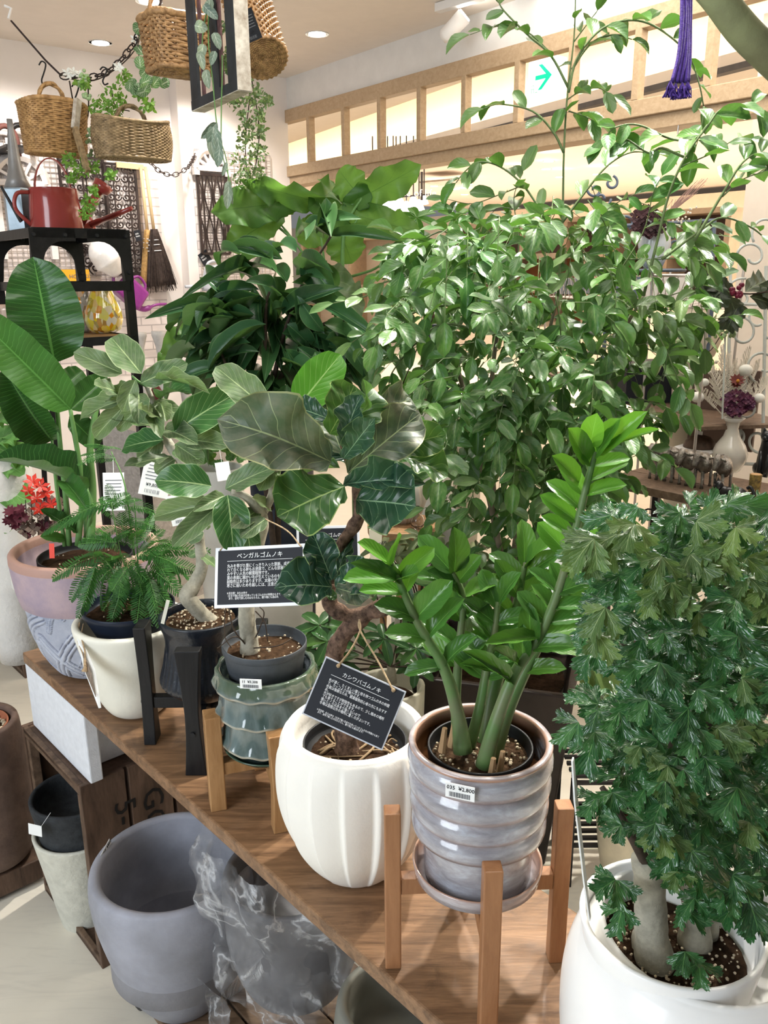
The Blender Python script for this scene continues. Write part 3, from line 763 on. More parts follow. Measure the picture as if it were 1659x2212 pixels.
# ---------------- 2 cream pot ----------------
ax2 = Ax(300, 1528, BZ)
m_cream = mat('cream_stoneware', (.80, .78, .68), .5, var=.07, vscale=5, bmp=.15, bscale=90)
rt2 = empty('flower_pot', ax2.c(), 'plain cream-white pot between the lavender pot and the black stand', 'flower pot')
mb, ri2, zi2 = potmesh(ax2, resample(ax2.prof([(1528, 48), (1520, 62), (1490, 80), (1440, 95), (1385, 110), (1348, 119), (1338, 120)]), 30), .014, .05)
mb.build('pot_body', m_cream, rt2, True)
# ---------------- 3 black stand + ribbed black pot ----------------
m_blackw = woodmat('black_painted_wood', (.006,.006,.007), (.014,.014,.015), (12,12,1), 6, .45)
A3 = PZ(330, 1598, BZ); B3 = PZ(427, 1668, BZ)
hv3 = (B3 - A3)/2; pv3 = Vector((-hv3.y, hv3.x, 0)); pv3 = pv3 if pv3.y > 0 else -pv3
C3 = (A3 + B3)/2 + pv3
ax3 = Ax.at(C3.x, C3.y, BZ)
def cross_stand(C, foot0, n, htop, zring, rring, name_label, mt, tw=.022, flare=.008, foot_w=None, splay=0, screws=False):
    root = empty('plant_stand', C, name_label, 'plant stand')
    r0 = (foot0 - C).length; a0 = math.atan2((foot0-C).y, (foot0-C).x)
    for k in range(n):
        a = a0 + 2*math.pi*k/n; dv = Vector((math.cos(a), math.sin(a), 0)); pv = Vector((-dv.y, dv.x, 0))
        b = C + dv*r0; t = C + dv*(r0 - splay); t.z = BZ + htop
        mb = MB(); N = 6; prevs = []
        vs = []
        for i in range(N+1):
            f = i/N; p = b.lerp(t, f); wo = (foot_w or tw)*(1 + flare*8*abs(f-.45)**1.5)
            for x, y in ((-1,-1),(1,-1),(1,1),(-1,1)): vs.append(p + pv*x*wo/2 + dv*y*tw/2)
        fs = [(i*4+j, i*4+(j+1) % 4, (i+1)*4+(j+1) % 4, (i+1)*4+j) for i in range(N) for j in range(4)] + [(3,2,1,0), tuple(N*4+j for j in range(4))]
        mb.add(vs, fs); lg = mb.build('leg', mt, root, bevel=.0018)
        if screws:
            q = C + dv*(r0 - splay*.5 + tw/2 + .001); q.z = zring - .012
            MB().tube([q, q + dv*.002], .004, 12).build('screw_head', m_nursery, lg)
    for k in range(n//2):
        a = a0 + 2*math.pi*k/n; dv = Vector((math.cos(a), math.sin(a), 0))
        z = zring - .011 - .0005*k
        MB().bar(C + dv*(r0-tw/2-splay*.5) + Vector((0,0,z-C.z)), C - dv*(r0-tw/2-splay*.5) + Vector((0,0,z-C.z)), tw*.85, .022 if k == 0 else .0215).build('cross_bar', mt, root, bevel=.001)
    return root
r3s = (A3 - C3).length
zl3 = zrow(A3.x, A3.y, 1347) - BZ
zb3 = ax3.z(1492)
zb3 = PZ(422, 1495, BZ).z
zb3 = ax3.z(1500)
cross_stand(C3, B3, 4, zl3, zb3, r3s, 'black-painted four-legged wooden stand under the ribbed black pot', m_blackw, .022, .25, .024, screws=True)
rt3 = empty('flower_pot', ax3.c(zb3), 'glossy blue-black ribbed pot with flared skirt held in the black stand', 'flower pot')
m_blackglaze = mat('blue_black_glaze', (.012,.016,.024), .28, var=.2, vscale=60, bmp=.35, bscale=240, coat=.4)
ax3b = Ax.at(ax3.X, ax3.Y, zb3)
pf3 = ax3.prof([(1500, 38), (1490, 62), (1474, 84), (1462, 93), (1450, 92), (1425, 85), (1400, 80), (1378, 78), (1362, 80), (1350, 84), (1340, 88), (1328, 90)])
zA, zB = ax3.z(1462), ax3.z(1392)
mx3 = r3s - .009
kk = min(1, mx3/max(r for r, z in pf3)); pf3 = [(r*kk, z) for r, z in pf3]
def ribs3(a, r, z, i):
    if zA - .004 < z < zB: return r*(1 + .012*(1 if math.sin(a*40) > .2 else -.6)), z
    return r, z
mb, ri3, zi3 = potmesh(ax3b, resample(pf3, 48), .007, .03, n=200, fn=ribs3); mb.build('pot_body', m_blackglaze, rt3, True)
# ---------------- 4 small wood stand + green tiered pot ----------------
m_oakst = woodmat('oiled_acacia', (.27, .135, .05), (.46, .26, .115), (9, 9, 1), 5, .4, coat=.1)
m_beech = woodmat('reddish_beech', (.24, .105, .045), (.38, .185, .085), (9, 9, 1), 4, .4, coat=.1)
A4 = PZ(471, 1740, BZ); B4 = PZ(611, 1788, BZ)
hv = (B4 - A4)/2; pv = Vector((-hv.y, hv.x, 0)); pv = pv if pv.y > 0 else -pv
C4 = (A4 + B4)/2 + pv; ax4 = Ax.at(C4.x, C4.y, BZ)
zs4 = ax4.z(1622)
cross_stand(C4, B4, 4, zrow(A4.x, A4.y, 1541) - BZ, zs4, 0, 'small honey-brown wooden stand under the green tiered pot', m_oakst, .026, .08, .028)
r4 = (A4-C4).length - .0145
m_green = newmat('green_glaze')[0]
def green_glaze():
    mt = m_green; nt = mt.node_tree; b = nt.nodes['Principled BSDF']; v = coords(nt, (1,1,.35))
    n = noise_t(nt, v, 26, 5, .6, .6)
    c = ramp(nt, n, [(.3, (.025,.05,.04)), (.5, (.085,.12,.115)), (.7, (.17,.22,.22))])
    at = nd(nt, 'ShaderNodeAttribute', attribute_name='lip'); c = mix(nt, at.outputs['Fac'], c, (.55,.50,.38))
    at2 = nd(nt, 'ShaderNodeAttribute', attribute_name='topz'); c = mix(nt, mth(nt, 'MULTIPLY', at2.outputs['Fac'], .45), c, (.07,.10,.03))
    nt.links.new(c, b.inputs['Base Color']); b.inputs['Roughness'].default_value = .08; b.inputs['Coat Weight'].default_value = .6
    bump(nt, b, n, .25, .004)
green_glaze(); MATS['green_glaze'] = m_green
rt = empty('saucer', ax4.c(zs4), 'dark green glazed saucer on the small honey-brown stand', 'saucer')
z0 = zs4; rs = r4*.98
MB().lathe([(0,z0),(rs*.55,z0),(rs*.80,z0+.006),(rs*.97,z0+.017),(rs,z0+.020),(rs*.97,z0+.0205),(rs*.80,z0+.010),(rs*.5,z0+.004),(0,z0+.004)], (ax4.X,ax4.Y,0), 56).build('dish', mat('dark_green_glaze', (.07,.11,.07), .12, var=.3, vscale=25, coat=.5, col2=(.02,.05,.035)), rt, True)
zp4 = z0 + .0045
ax4b = Ax.at(ax4.X, ax4.Y, zp4)
d4 = depth(ax4.c(zp4+.07)); q4 = lambda px: px*d4/F
rows4 = [ax4.z(1585), ax4.z(1524), ax4.z(1466)]
prof4 = [(q4(58), zp4), (q4(78), zp4+.004), (q4(88), rows4[0]-.002), (q4(104), rows4[0]), (q4(103), rows4[0]+.004), (q4(97), rows4[0]+.012), (q4(93), rows4[1]-.012), (q4(95), rows4[1]-.003), (q4(109), rows4[1]), (q4(108), rows4[1]+.004), (q4(103), rows4[1]+.012), (q4(99), rows4[2]-.012), (q4(101), rows4[2]-.003), (q4(112), rows4[2]), (q4(112), rows4[2]+.004), (q4(110), rows4[2]+.010), (q4(107), rows4[2]+.018), (q4(106), ax4.z(1436))]
lips = (4, 5, 9, 10, 14, 15)
def wavy(a, r, z, i):
    j = i - 1
    if i in (4, 5): f = 1
    elif i in (9, 10, 14, 15): f = 1
    elif i in (6, 11, 16, 3, 8, 13): f = .5
    else: f = .15 if i < 18 else .4
    w = math.sin(a*13 + (1.1 if i > 6 else 0) + (1.2 if i > 11 else 0))
    return r + .0022*f*w, z + .0028*f*w
rt4 = empty('flower_pot', ax4.c(zp4), 'glossy grey-green pot with three wavy tiers, price sticker 3,300 yen', 'flower pot')
mb, ri4, zi4 = potmesh(ax4b, prof4, .009, .03, n=156, fn=wavy)
o = mb.build('pot_body', m_green, rt4, True)
a1_ = o.data.attributes.new('lip', 'FLOAT', 'POINT'); a1_.data.foreach_set('value', [.8 if (i//156) in (4, 9, 14) else 0.0 for i in range(len(o.data.vertices))])
a2_ = o.data.attributes.new('topz', 'FLOAT', 'POINT'); a2_.data.foreach_set('value', [1.0 if (i//156) in (16, 17, 18, 19, 20) else 0.0 for i in range(len(o.data.vertices))])
nrm = Vector((CAM.x - ax4.X - .03, CAM.y - ax4.Y, .12)).normalized()
def on_surface(ax, px, py, r):
    "point on the cylinder of radius r round the axis seen at the pixel"
    v = ray(px, py); ox, oy = CAM.x-ax.X, CAM.y-ax.Y
    A_ = v.x**2+v.y**2; B_ = 2*(ox*v.x+oy*v.y); C_ = ox*ox+oy*oy-r*r
    D_ = max(0, B_*B_-4*A_*C_); t = (-B_-math.sqrt(D_))/(2*A_); p = CAM + v*t
    n = Vector((p.x-ax.X, p.y-ax.Y, 0)).normalized(); return p, n
p, n = on_surface(ax4, 543, 1475, q4(112) + .001)
sticker(rt4, p + n*.0035, n, q4(44), q4(21), ' 11  ¥3,300', '')
# ---------------- 5 white ribbed pot ----------------
ax5 = Ax(772, 1868, BZ)
m_whitecl = mat('white_matt_clay', (.84,.82,.76), .6, var=.03, vscale=6, bmp=.2, bscale=70)
rt5 = empty('flower_pot', ax5.c(), 'large matt white pot with broad vertical flutes in the middle of the board', 'flower pot')
NF = 15
def flute(a, r, z, i):
    h = (z - BZ)/(zt5 - BZ); f = (a*NF/(2*math.pi)) % 1.0
    e = max(0, min(1, (1-h)*9)) if h > .86 else (1 if h > .12 else h/.12)
    s = (.5 - f)*.05 if f < .9 else -.020 + (f-.9)/.1*.045
    return r*(1 + 0*h) + r*s*1.9*e*(.55+.45*math.sin(math.pi*min(1,h*1.05))), z
pf5 = ax5.prof([(1868, 66), (1858, 84), (1838, 103), (1790, 134), (1740, 153), (1690, 163), (1640, 166), (1600, 163), (1578, 156), (1570, 150)])
zt5 = pf5[-1][1]
mb, ri5, zi5 = potmesh(ax5, resample(pf5, 44), .012, .045, n=NF*16, fn=flute); mb.build('pot_body', m_whitecl, rt5, True)
# ---------------- 6 stand + rippled glazed pot ----------------
Z1 = PZ(849, 2080, BZ); Z2 = PZ(1052, 2228, BZ)
hv = (Z2 - Z1)/2; pv = Vector((-hv.y, hv.x, 0)); pv = pv if pv.y > 0 else -pv
C6 = (Z1 + Z2)/2 + pv; ax6 = Ax.at(C6.x, C6.y, BZ)
zs6 = ax6.z(1884); 
cross_stand(C6, Z2, 4, zrow(Z1.x, Z1.y, 1748) - BZ, zs6, 0, 'tall reddish wooden four-legged stand under the rippled pot', m_beech, .020, .0, .021, splay=.0)
d6 = depth(ax6.c(zs6+.06)); q6 = lambda px: px*d6/F
def rip_mat():
    mt, nt, b = newmat('lilac_grey_glaze'); v = coords(nt, (1,1,3))
    n = noise_t(nt, v, 22, 6, .65, .4); n2 = noise_t(nt, v, 120, 3, .6)
    at = nd(nt, 'ShaderNodeAttribute', attribute_name='rust')
    c = ramp(nt, n, [(.3, (.22,.21,.235)), (.5, (.34,.335,.365)), (.72, (.50,.53,.60))])
    f = mth(nt, 'MULTIPLY', at.outputs['Fac'], mth(nt, 'ADD', n, .35), clamp=True)
    c = mix(nt, f, c, (.40,.19,.095))
    ai = nd(nt, 'ShaderNodeAttribute', attribute_name='inside'); c = mix(nt, ai.outputs['Fac'], c, (.055, .022, .008))
    nt.links.new(c, b.inputs['Base Color']); b.inputs['Roughness'].default_value = .14; b.inputs['Coat Weight'].default_value = .5
    b.inputs['Coat Roughness'].default_value = .05; bump(nt, b, n2, .12, .002); return mt
m_rip = rip_mat()
rt = empty('saucer', ax6.c(zs6), 'rust-rimmed grey glazed saucer on the tall reddish stand', 'saucer')
rs = min(q6(141), (Z2-C6).length - .0105)
prs = [(0,zs6),(rs*.80,zs6),(rs*.97,zs6+.006),(rs,zs6+.021),(rs*.985,zs6+.024),(rs*.955,zs6+.021),(rs*.93,zs6+.008),(rs*.8,zs6+.005),(0,zs6+.005)]
o = MB().lathe(prs, (ax6.X,ax6.Y,0), 72).build('dish', m_rip, rt, True)
at = o.data.attributes.new('rust', 'FLOAT', 'POINT'); at.data.foreach_set('value', [{4: 1.0, 5: .9, 3: .3, 6: .6}.get(i//72, 0.0) for i in range(len(o.data.vertices))])
zp6 = zs6 + .0055; ax6b = Ax.at(ax6.X, ax6.Y, zp6)
T6 = [ax6.z(y) for y in (1604, 1650, 1697, 1740, 1782)]
R6 = [q6(x) for x in (150, 148, 145, 142, 120)]
pp6 = [(q6(112), zp6), (q6(116), zp6+.003), (q6(119), T6[4]-.012), (q6(121), T6[4]-.004)]
for k in (3, 2, 1, 0):
    zl, zh = T6[k+1] if k < 4 else T6[4], T6[k]; r = R6[k]; hh = zh - zl
    base = .90 if k == 3 else .925
    pp6 += [(r*base, zl+.0005), (r*.985, zl + hh*.10), (r*1.01, zl + hh*.32), (r*1.012, zl + hh*.6), (r*.985, zl + hh*.85), (r*.94, zh - .0008)]
pp6 += [(R6[0]*.975, T6[0]+.001), (R6[0]*1.0, T6[0]+.004)]
rt6 = empty('flower_pot', ax6.c(zp6), 'lilac-grey rippled glazed pot with rusty rim on the tall stand, price sticker 2,800 yen', 'flower pot')
mb, ri6, zi6 = potmesh(ax6b, pp6, .009, .035, n=96); o = mb.build('pot_body', m_rip, rt6, True)
at = o.data.attributes.new('rust', 'FLOAT', 'POINT')
def rv(i):
    j = i//96 - 1
    if j > 27: return 1.0 if j < 30 else (.2 if j < 32 else .9)
    return {0: 1.0, 1: .75, 5: .35}.get((j-4) % 6, 0.0)*.62 if j >= 4 else 0.0
at.data.foreach_set('value', [rv(i) for i in range(len(o.data.vertices))])
at = o.data.attributes.new('inside', 'FLOAT', 'POINT'); at.data.foreach_set('value', [1.0 if i//96 - 1 >= 34 else (.5 if i//96 - 1 == 33 else 0.0) for i in range(len(o.data.vertices))])
p, n = on_surface(ax6, 995, 1708, R6[1]*1.02 + .001)
sticker(rt6, p + n*.0025, n, q6(58), q6(32), '035  ¥2,800', '')
# ---------------- 7 white rounded pot, bottom right ----------------
ax7 = Ax(1462, 2440, BZ)
m_porc = mat('smooth_white_glaze', (.86,.85,.83), .3, var=.02, coat=.2)
rt7 = empty('flower_pot', ax7.c(), 'large smooth round-shouldered white pot at the lower right', 'flower pot')
pf7 = ax7.prof([(2440, 155), (2425, 200), (2350, 243), (2250, 270), (2150, 279), (2080, 269), (2030, 246), (2010, 228), (2002, 217)])
mb, ri7, zi7 = potmesh(ax7, resample(pf7, 44), .007, .06, n=96); mb.build('pot_body', m_porc, rt7, True)
# ================= lower pots =================
m_tiny = None
def simple_pot(name, label, ax, rows, mt, wall, din, n=72, cat='flower pot', fn=None, scale=1):
    rt = empty(name, ax.c(), label, cat)
    pr = [(r*scale, z) for r, z in ax.prof(rows)]
    mb, ri, zi = potmesh(ax, resample(pr, 36), wall, din, n=n, fn=fn); mb.build('pot_body', mt, rt, True); return rt, ri, zi
# dolly with castors
dz = .105
dl0 = PZ(257, 2088, dz); dl1 = dl0 - bu*.62
m_dolly = woodmat('dolly_plank', (.09,.055,.035), (.24,.16,.10), (1.2, 12, 12), 6, .6, (0,0,-ang_b))
rt = empty('plant_dolly', Vector((dl0.x, dl0.y, 0)), 'low wooden dolly on black castors under the large grey pot', 'dolly')
for k in range(3):
    MB().box(dl0 - bu*.40 + bv*(.06 + .125*k) - Vector((0,0,.009)), (.80, .12, .018), Rb).build('plank', m_dolly, rt, bevel=.002)
for a, b in ((.035, .03), (.76, .03), (.035, .33), (.76, .33)):
    q = dl0 - bu*a + bv*b; q.z = dz - .018
    cc = MB().box(q - Vector((0,0,.012)), (.03,.03,.022), Rb); c_ = cc.build('castor_fork', m_nursery, rt)
    MB().tube([Vector((q.x,q.y,.036)) - bv*.014 + bu*.012, Vector((q.x,q.y,.036)) + bv*.014 + bu*.012], .035, 20).build('castor_wheel', m_nursery, rt, bevel=.004)
axg = Ax(398, 2145, dz)
m_grey = mat('grey_blue_cement', (.34,.35,.41), .6, var=.13, vscale=7, bmp=.15, bscale=120, col2=(.22,.225,.25))
rtg, _, zig = simple_pot('flower_pot', 'large empty grey cement pot standing on the low dolly', axg, [(2145, 76), (2138, 84), (2100, 112), (2040, 139), (1960, 164), (1905, 174), (1876, 174), (1862, 171)], m_grey, .020, .22)
p = P(278, 1845, depth(axg.c(.42)) + .02)
nn = Vector((axg.X - p.x, axg.Y - p.y, 0)).normalized()
q = axg.c(p.z) - nn*(.143); 
sticker(rtg, q + nn*.004, nn, .036, .024, 'POT 4800', '', roll=.35)
# plastic-wrapped pots
m_wrapg = mat('dark_grey_pot', (.15,.15,.16), .55, var=.15)
axw = Ax(650, 2290, .02)
rtw, _, _ = simple_pot('flower_pot', 'upper dark grey pot wrapped in clear film under the board', Ax.at(axw.X, axw.Y, .25), [(2120, 90), (2100, 118), (2040, 148), (1980, 160), (1900, 165), (1880, 160)], m_wrapg, .012, .1, scale=.92)
axw2 = Ax(590, 2560, .0)
m_film, nt, b = newmat('clear_plastic_film'); b.inputs['Base Color'].default_value = (.9,.92,.95,1); b.inputs['Roughness'].default_value = .12
b.inputs['Alpha'].default_value = .30; b.inputs['Specular IOR Level'].default_value = 1.0; b.inputs['Coat Weight'].default_value = .5
v = coords(nt); nz = noise_t(nt, v, 16, 6, .7, 1.5); bump(nt, b, nz, 1.0, .03)
nz2 = mth(nt, 'ABSOLUTE', mth(nt, 'SUBTRACT', noise_t(nt, v, 5.5, 3, .55, 2.0), .5)); nt.links.new(ramp(nt, nz2, [(.0, (.62,.62,.62)), (.035, (.20,.20,.20)), (.12, (.07,.07,.07))]), b.inputs['Alpha'])
MATS['film'] = m_film
def film(cx, cy, z0, z1, r0, r1, seed, label):
    def fn(a, r, z, i):
        p = Vector((math.cos(a)*3, math.sin(a)*3, z*12 + seed))
        k = noise.noise(p)*.020 + .010*abs(noise.noise(p*3.1)) + .012*math.sin(a*9 + z*20 + seed)
        return r + k + .014, z
    pr = [(r0 + (r1-r0)*t + .02*math.sin(t*9+seed)*t, z0 + (z1-z0)*t) for t in [i/26 for i in range(27)]]
    vs = MB(); vs.lathe([(a, b) for a, b in pr], (cx, cy, 0), 90, fn); vs.f = [f for f in vs.f if len(f) < 10]
    o = vs.build('plastic_wrap', m_film, None, True); return tag(o, label, 'plastic wrap')
film(axw.X, axw.Y, .25, .56, .115, .145, 1.3, 'crumpled clear plastic film round the upper dark grey pot')
rtw2, _, _ = simple_pot('flower_pot', 'lower grey pot in plastic film, stacked beneath the wrapped pot', Ax.at(axw.X, axw.Y, .106), [(2400, 120), (2380, 150), (2300, 178), (2250, 182), (2235, 180)], m_wrapg, .012, .02, scale=.80)
film(axw.X, axw.Y, .108, .27, .135, .15, 5.1, 'crumpled clear plastic film round the lower grey pot')
axn = Ax(850, 2420, .1)
simple_pot('flower_pot', 'grey-green cement pot at the bottom edge under the board', axn, [(2420, 95), (2400, 110), (2300, 125), (2220, 128), (2170, 122), (2160, 118)], mat('grey_green_cement', (.20,.20,.17), .6, var=.12, vscale=9), .014, .1)
# charcoal in cream, inside the crate
m_ctex = mat('cream_rough_cement', (.66,.65,.56), .9, var=.08, vscale=40, bmp=.9, bscale=45)
m_chtex = mat('charcoal_rough_cement', (.042,.046,.050), .85, var=.2, vscale=40, bmp=.9, bscale=60)
pc = PZ(193, 1962, .015); axc = Ax.at(pc.x, pc.y, .015)
rtc, ric, zic = simple_pot('flower_pot', 'tall cream rough-textured pot inside the crate', axc, [(axc.Z and 0 or 0, 0)]*0 or [(1985, 52), (1970, 58), (1900, 72), (1840, 84), (1800, 92), (1785, 95)], m_ctex, .010, .02, scale=1.0)
zc1 = axc.z(1785) - .02 + .002
axd = Ax.at(pc.x, pc.y, zc1)
rtd, _, _ = simple_pot('flower_pot', 'charcoal rough-textured pot nested in the cream pot', axd, [(axd.z and 1800, 78), (1790, 80), (1750, 86), (1722, 92), (1712, 93)], m_chtex, .010, .06)
a = P(76, 1793, depth(axc.c(.35)) - .10)
tg = MB().box(a, (.036, .026, .0008), surf_frame(Vector((-.3,-.9,.1)))).build('price_tag', m_lblpaper)
tag(tg, 'small white price tag hanging over the rim of the cream pot in the crate', 'tag')
MB().tube([a + Vector((.015,0,.01)), a + Vector((.03,.02,.03))], .0006, 4).build('string', m_lblpaper, tg)
# brown pot at the left edge
axb = Ax(-12, 1850, .075)
m_brpot = mat('brown_rusty_cement', (.16,.105,.08), .7, var=.2, vscale=14, bmp=.4, bscale=70, col2=(.085,.055,.045))
rtb, rib, zib = simple_pot('flower_pot', 'brown rust-textured pot at the left edge beside the crate', axb, [(1850, 62), (1835, 80), (1780, 90), (1700, 94), (1620, 94), (1575, 92), (1562, 90)], m_brpot, .016, .06)
inn = empty('potted_plant', axb.c(zib), 'terracotta inner pot of gritty soil inside the brown pot at the left edge', 'potted plant')
ri, zi = nursery(inn, axb, zib + .055, rib*.93, .05, mat('terracotta', (.42,.15,.08), .6, var=.1))
soil(inn, axb, zi + .004, ri*.97, m_soil2, 90, .004)
MB().box(PZ(97, 1850, .0735) + bu*.17 - bv*.20 - Vector((0,0,.0295)), (.34, .40, .058), Rb).build('low_plinth', m_crate, None, bevel=.003)
tag(bpy.data.objects['low_plinth'], 'dark wooden plinth under the brown pot at the left edge', 'plinth')
# dark crate far left
f0 = PZ(58, 1470, 0); 
crate(f0 + bu*.02, bu, bv, .5, .36, .46, 'dark reddish-brown crate on the floor at the left, behind the board', 3)
# ================= plants =================
def PYp(px, py, Y):
    v = ray(px, py); return CAM + v*(Y/v.y)
def yleaf(parent, meshes, Y, bx, by, tx, ty, w, dyb=0, dyt=0, roll=0, up=.55, name='leaf', stuff=None, wmul=1.0):
    B = PYp(bx, by, Y + dyb); T = PYp(tx, ty, Y + dyt)
    N = (CAM-B).normalized() + Vector((0,0,up)); y = (T-B).normalized()
    if roll: N = Matrix.Rotation(math.radians(roll), 3, y) @ N
    M = leafmtx(B, T, w*depth(B)/F*wmul, N); me = meshes[rnd.randrange(len(meshes))]
    if stuff is not None: stuff.add(me, M); return
    return putleaf(parent, me, M, name)
def stalk(parent, pts, radii, mt, name='stem', n=7, k=5, knob=0):
    c = catmull(pts, k); r = lerp_list(list(radii), len(c)) if len(radii) > 1 else [radii[0]]*len(c)
    if knob: r = [x*(1 + knob*noise.noise(p*70)) for x, p in zip(r, c)]
    return MB().tube(c, r, n).build(name, mt, parent, True)
def pts_Y(l, Y): return [PYp(a[0], a[1], Y + (a[2] if len(a) > 2 else 0)) for a in l]
m_stemg = mat('green_stalk', (.13,.27,.08), .45, var=.15)
m_pale_bark = mat('pale_smooth_bark', (.42,.39,.31), .75, var=.15, vscale=60, bmp=.4, bscale=150, col2=(.24,.23,.18))
m_brown_bark = mat('rough_brown_bark', (.19,.12,.085), .9, var=.3, vscale=110, bmp=1.0, bscale=150, spec=.1, col2=(.030,.018,.014))
m_dark_bark = mat('dark_twig_bark', (.060,.042,.030), .8, var=.2, vscale=60, bmp=.5)
def plant(name, ax, z, label, cat='potted plant', group=None): return empty(name, ax.c(z), label, cat, group)
# ---- 1 strelitzia ----
m_str = leafmat('strelitzia_leaf', (.028,.105,.022), (.10,.26,.06), (.07,.20,.05), N=26, slope=.10, vw=.05, lat=.05, rough=.28, quilt=.25, trans=.12)
m_str2 = leafmat('strelitzia_young_leaf', (.075,.24,.04), (.12,.32,.07), (.09,.26,.06), N=26, slope=.10, vw=.05, lat=.05, rough=.35, quilt=.25, trans=.15)
wS = ovate(.42, .24, .85)
SL = [leafmesh('strelitzia_leaf', m_str, w=wS, nv=18, nu=4, droop=d, fold=.25, wave=.04, wf=5, seed=k) for k, d in enumerate((.06, .14))]
SLc = [leafmesh('strelitzia_leaf', m_str, w=wS, nv=18, nu=4, droop=.3, fold=.5, wave=.03, wf=4, seed=5)]
SL2 = [leafmesh('strelitzia_leaf', m_str2, w=wS, nv=18, nu=4, droop=.12, fold=.15, wave=.02, wf=4, seed=9)]
zz = LAVR - .004
p1 = plant('potted_strelitzia', ax1, zi1, 'tall strelitzia with big paddle leaves growing in the lavender pot')
ri, zi = nursery(p1, ax1, ax1.z(1178) - .02, ri1*.72, ax1.z(1178) - .02 - zi1 - .002, m_nursery)
soil(p1, ax1, zi + .006, ri*.96, m_soil, 20)
Y1 = ax1.Y
for a in [(118,785,72,556,148,0,-.02,0,.1,SL), (112,952,6,808,84,.03,-.05,-25,.3,SLc), (188,1058,6,968,62,0,-.10,20,.8,SLc),
          (152,885,232,812,58,.03,.10,10,.4,SL), (150,900,215,965,55,.02,.06,0,.3,SL), (125,845,180,800,55,.06,.12,15,.5,SL), (168,1150,92,1098,30,0,-.04,0,.8,SL), (140,1040,185,1090,45,-.05,-.12,0,.5,SLc)]:
    yleaf(p1, a[9], Y1, *a[:5], dyb=a[5], dyt=a[6], roll=a[7], up=a[8])
yleaf(p1, SL2, Y1, 152, 884, -62, 668, 98, -.02, -.12, 0, .25)
yleaf(p1, SL2, Y1, 140, 1165, 90, 1157, 24, 0, -.05, 0, .4)
zs = zi + .005
for l, r in [([(150,1178,0),(142,1080,0),(130,960,0),(121,850,0),(118,780,0)], (.006,.004)), ([(168,1178,0),(178,1060,0),(165,960,-.01),(152,885,-.02)], (.007,.004)),
             ([(140,1180,0),(122,1050,.02),(112,950,.03)], (.005,.003)), ([(195,1180,.01),(200,1060,.02),(195,970,.02),(210,870,.05)], (.010,.006)), ([(180,1180,.02),(198,1100,0),(188,1056,0)], (.005,.003)), ([(188,1182,.03),(180,1060,.05),(152,900,.02)], (.006,.003))]:
    stalk(p1, pts_Y(l, Y1), r, m_stemg, 'stalk')
t = MB().box(PYp(112, 1190, Y1 - .11), (.010, .0012, .030), surf_frame(Vector((0,-1,.2))) @ Matrix.Rotation(math.pi/2, 3, 'X')).build('plant_label', mat('red_label_plastic', (.75,.06,.03), .4))
par(t, p1); t['label'] = 'small red plastic plant label'
# ---- 2 everfresh (fine pinnate) ----
def combmesh(name, mt, n=18, seed=0, droop=.3, lw=.05):
    rr = random.Random(seed); vs = []; fs = []; uv = []
    def q(t): return Vector((0, t, -droop*t*t + .12*t))
    for i in range(n):
        t = (i+.6)/(n+.3); L = .5*math.sin(math.pi*(.10 + .88*t))**.6
        for s in (-1, 1):
            b = q(t); a = math.radians(62 + rr.uniform(-5, 5)); d = Vector((math.sin(a)*s, math.cos(a)*.45, -.05*s*0 - .12))
            y = d*L; p = Vector((0, lw*.5, 0)); k = len(vs)
            vs += [b, b + y*.35 + p*.9, b + y*.8 + p*.8, b + y, b + y*.75 - p*.5, b + y*.3 - p*.7]
            fs.append((k, k+1, k+2, k+3, k+4, k+5) if s < 0 else (k+5, k+4, k+3, k+2, k+1, k))
            uv += [(.5, 0), (.8, .3), (.8, .8), (.5, 1), (.2, .8), (.2, .3)]
    k = len(vs); m_ = 6
    for i in range(m_+1):
        t = i/m_
        for s in (-1, 1): vs.append(q(t) + Vector((s*.018, 0, .004))); uv.append((.5, t))
    fs += [(k+2*i, k+2*i+1, k+2*i+3, k+2*i+2) for i in range(m_)]
    me = bpy.data.meshes.new(name); me.from_pydata([tuple(v) for v in vs], [], fs); l = me.uv_layers.new(name='UVMap'); me.update()
    for lp in me.loops: l.data[lp.index].uv = uv[lp.vertex_index]
    me.materials.append(mt); LG[me.name] = ([tuple(v) for v in vs], fs, uv); return me
m_ever = leafmat('everfresh_leaflet', (.035,.14,.03), (.10,.26,.06), (.06,.18,.05), N=3, vw=.02, lat=.01, rough=.45, quilt=0, trans=.25)
CM = [combmesh('everfresh_pinna', m_ever, 19, k, d) for k, d in enumerate((.2, .35, .5))]
p2 = plant('potted_everfresh', ax2, zi2, 'feathery fern-leaved everfresh shrub in a navy nursery pot inside the cream pot')
zn = ax2.z(1306)
ri, zi = nursery(p2, ax2, zn, .088*1.0, zn - zi2 - .002, m_navy, taper=.62)
soil(p2, ax2, zi + .004, ri*.96, m_soil, 20)
Y2 = ax2.Y
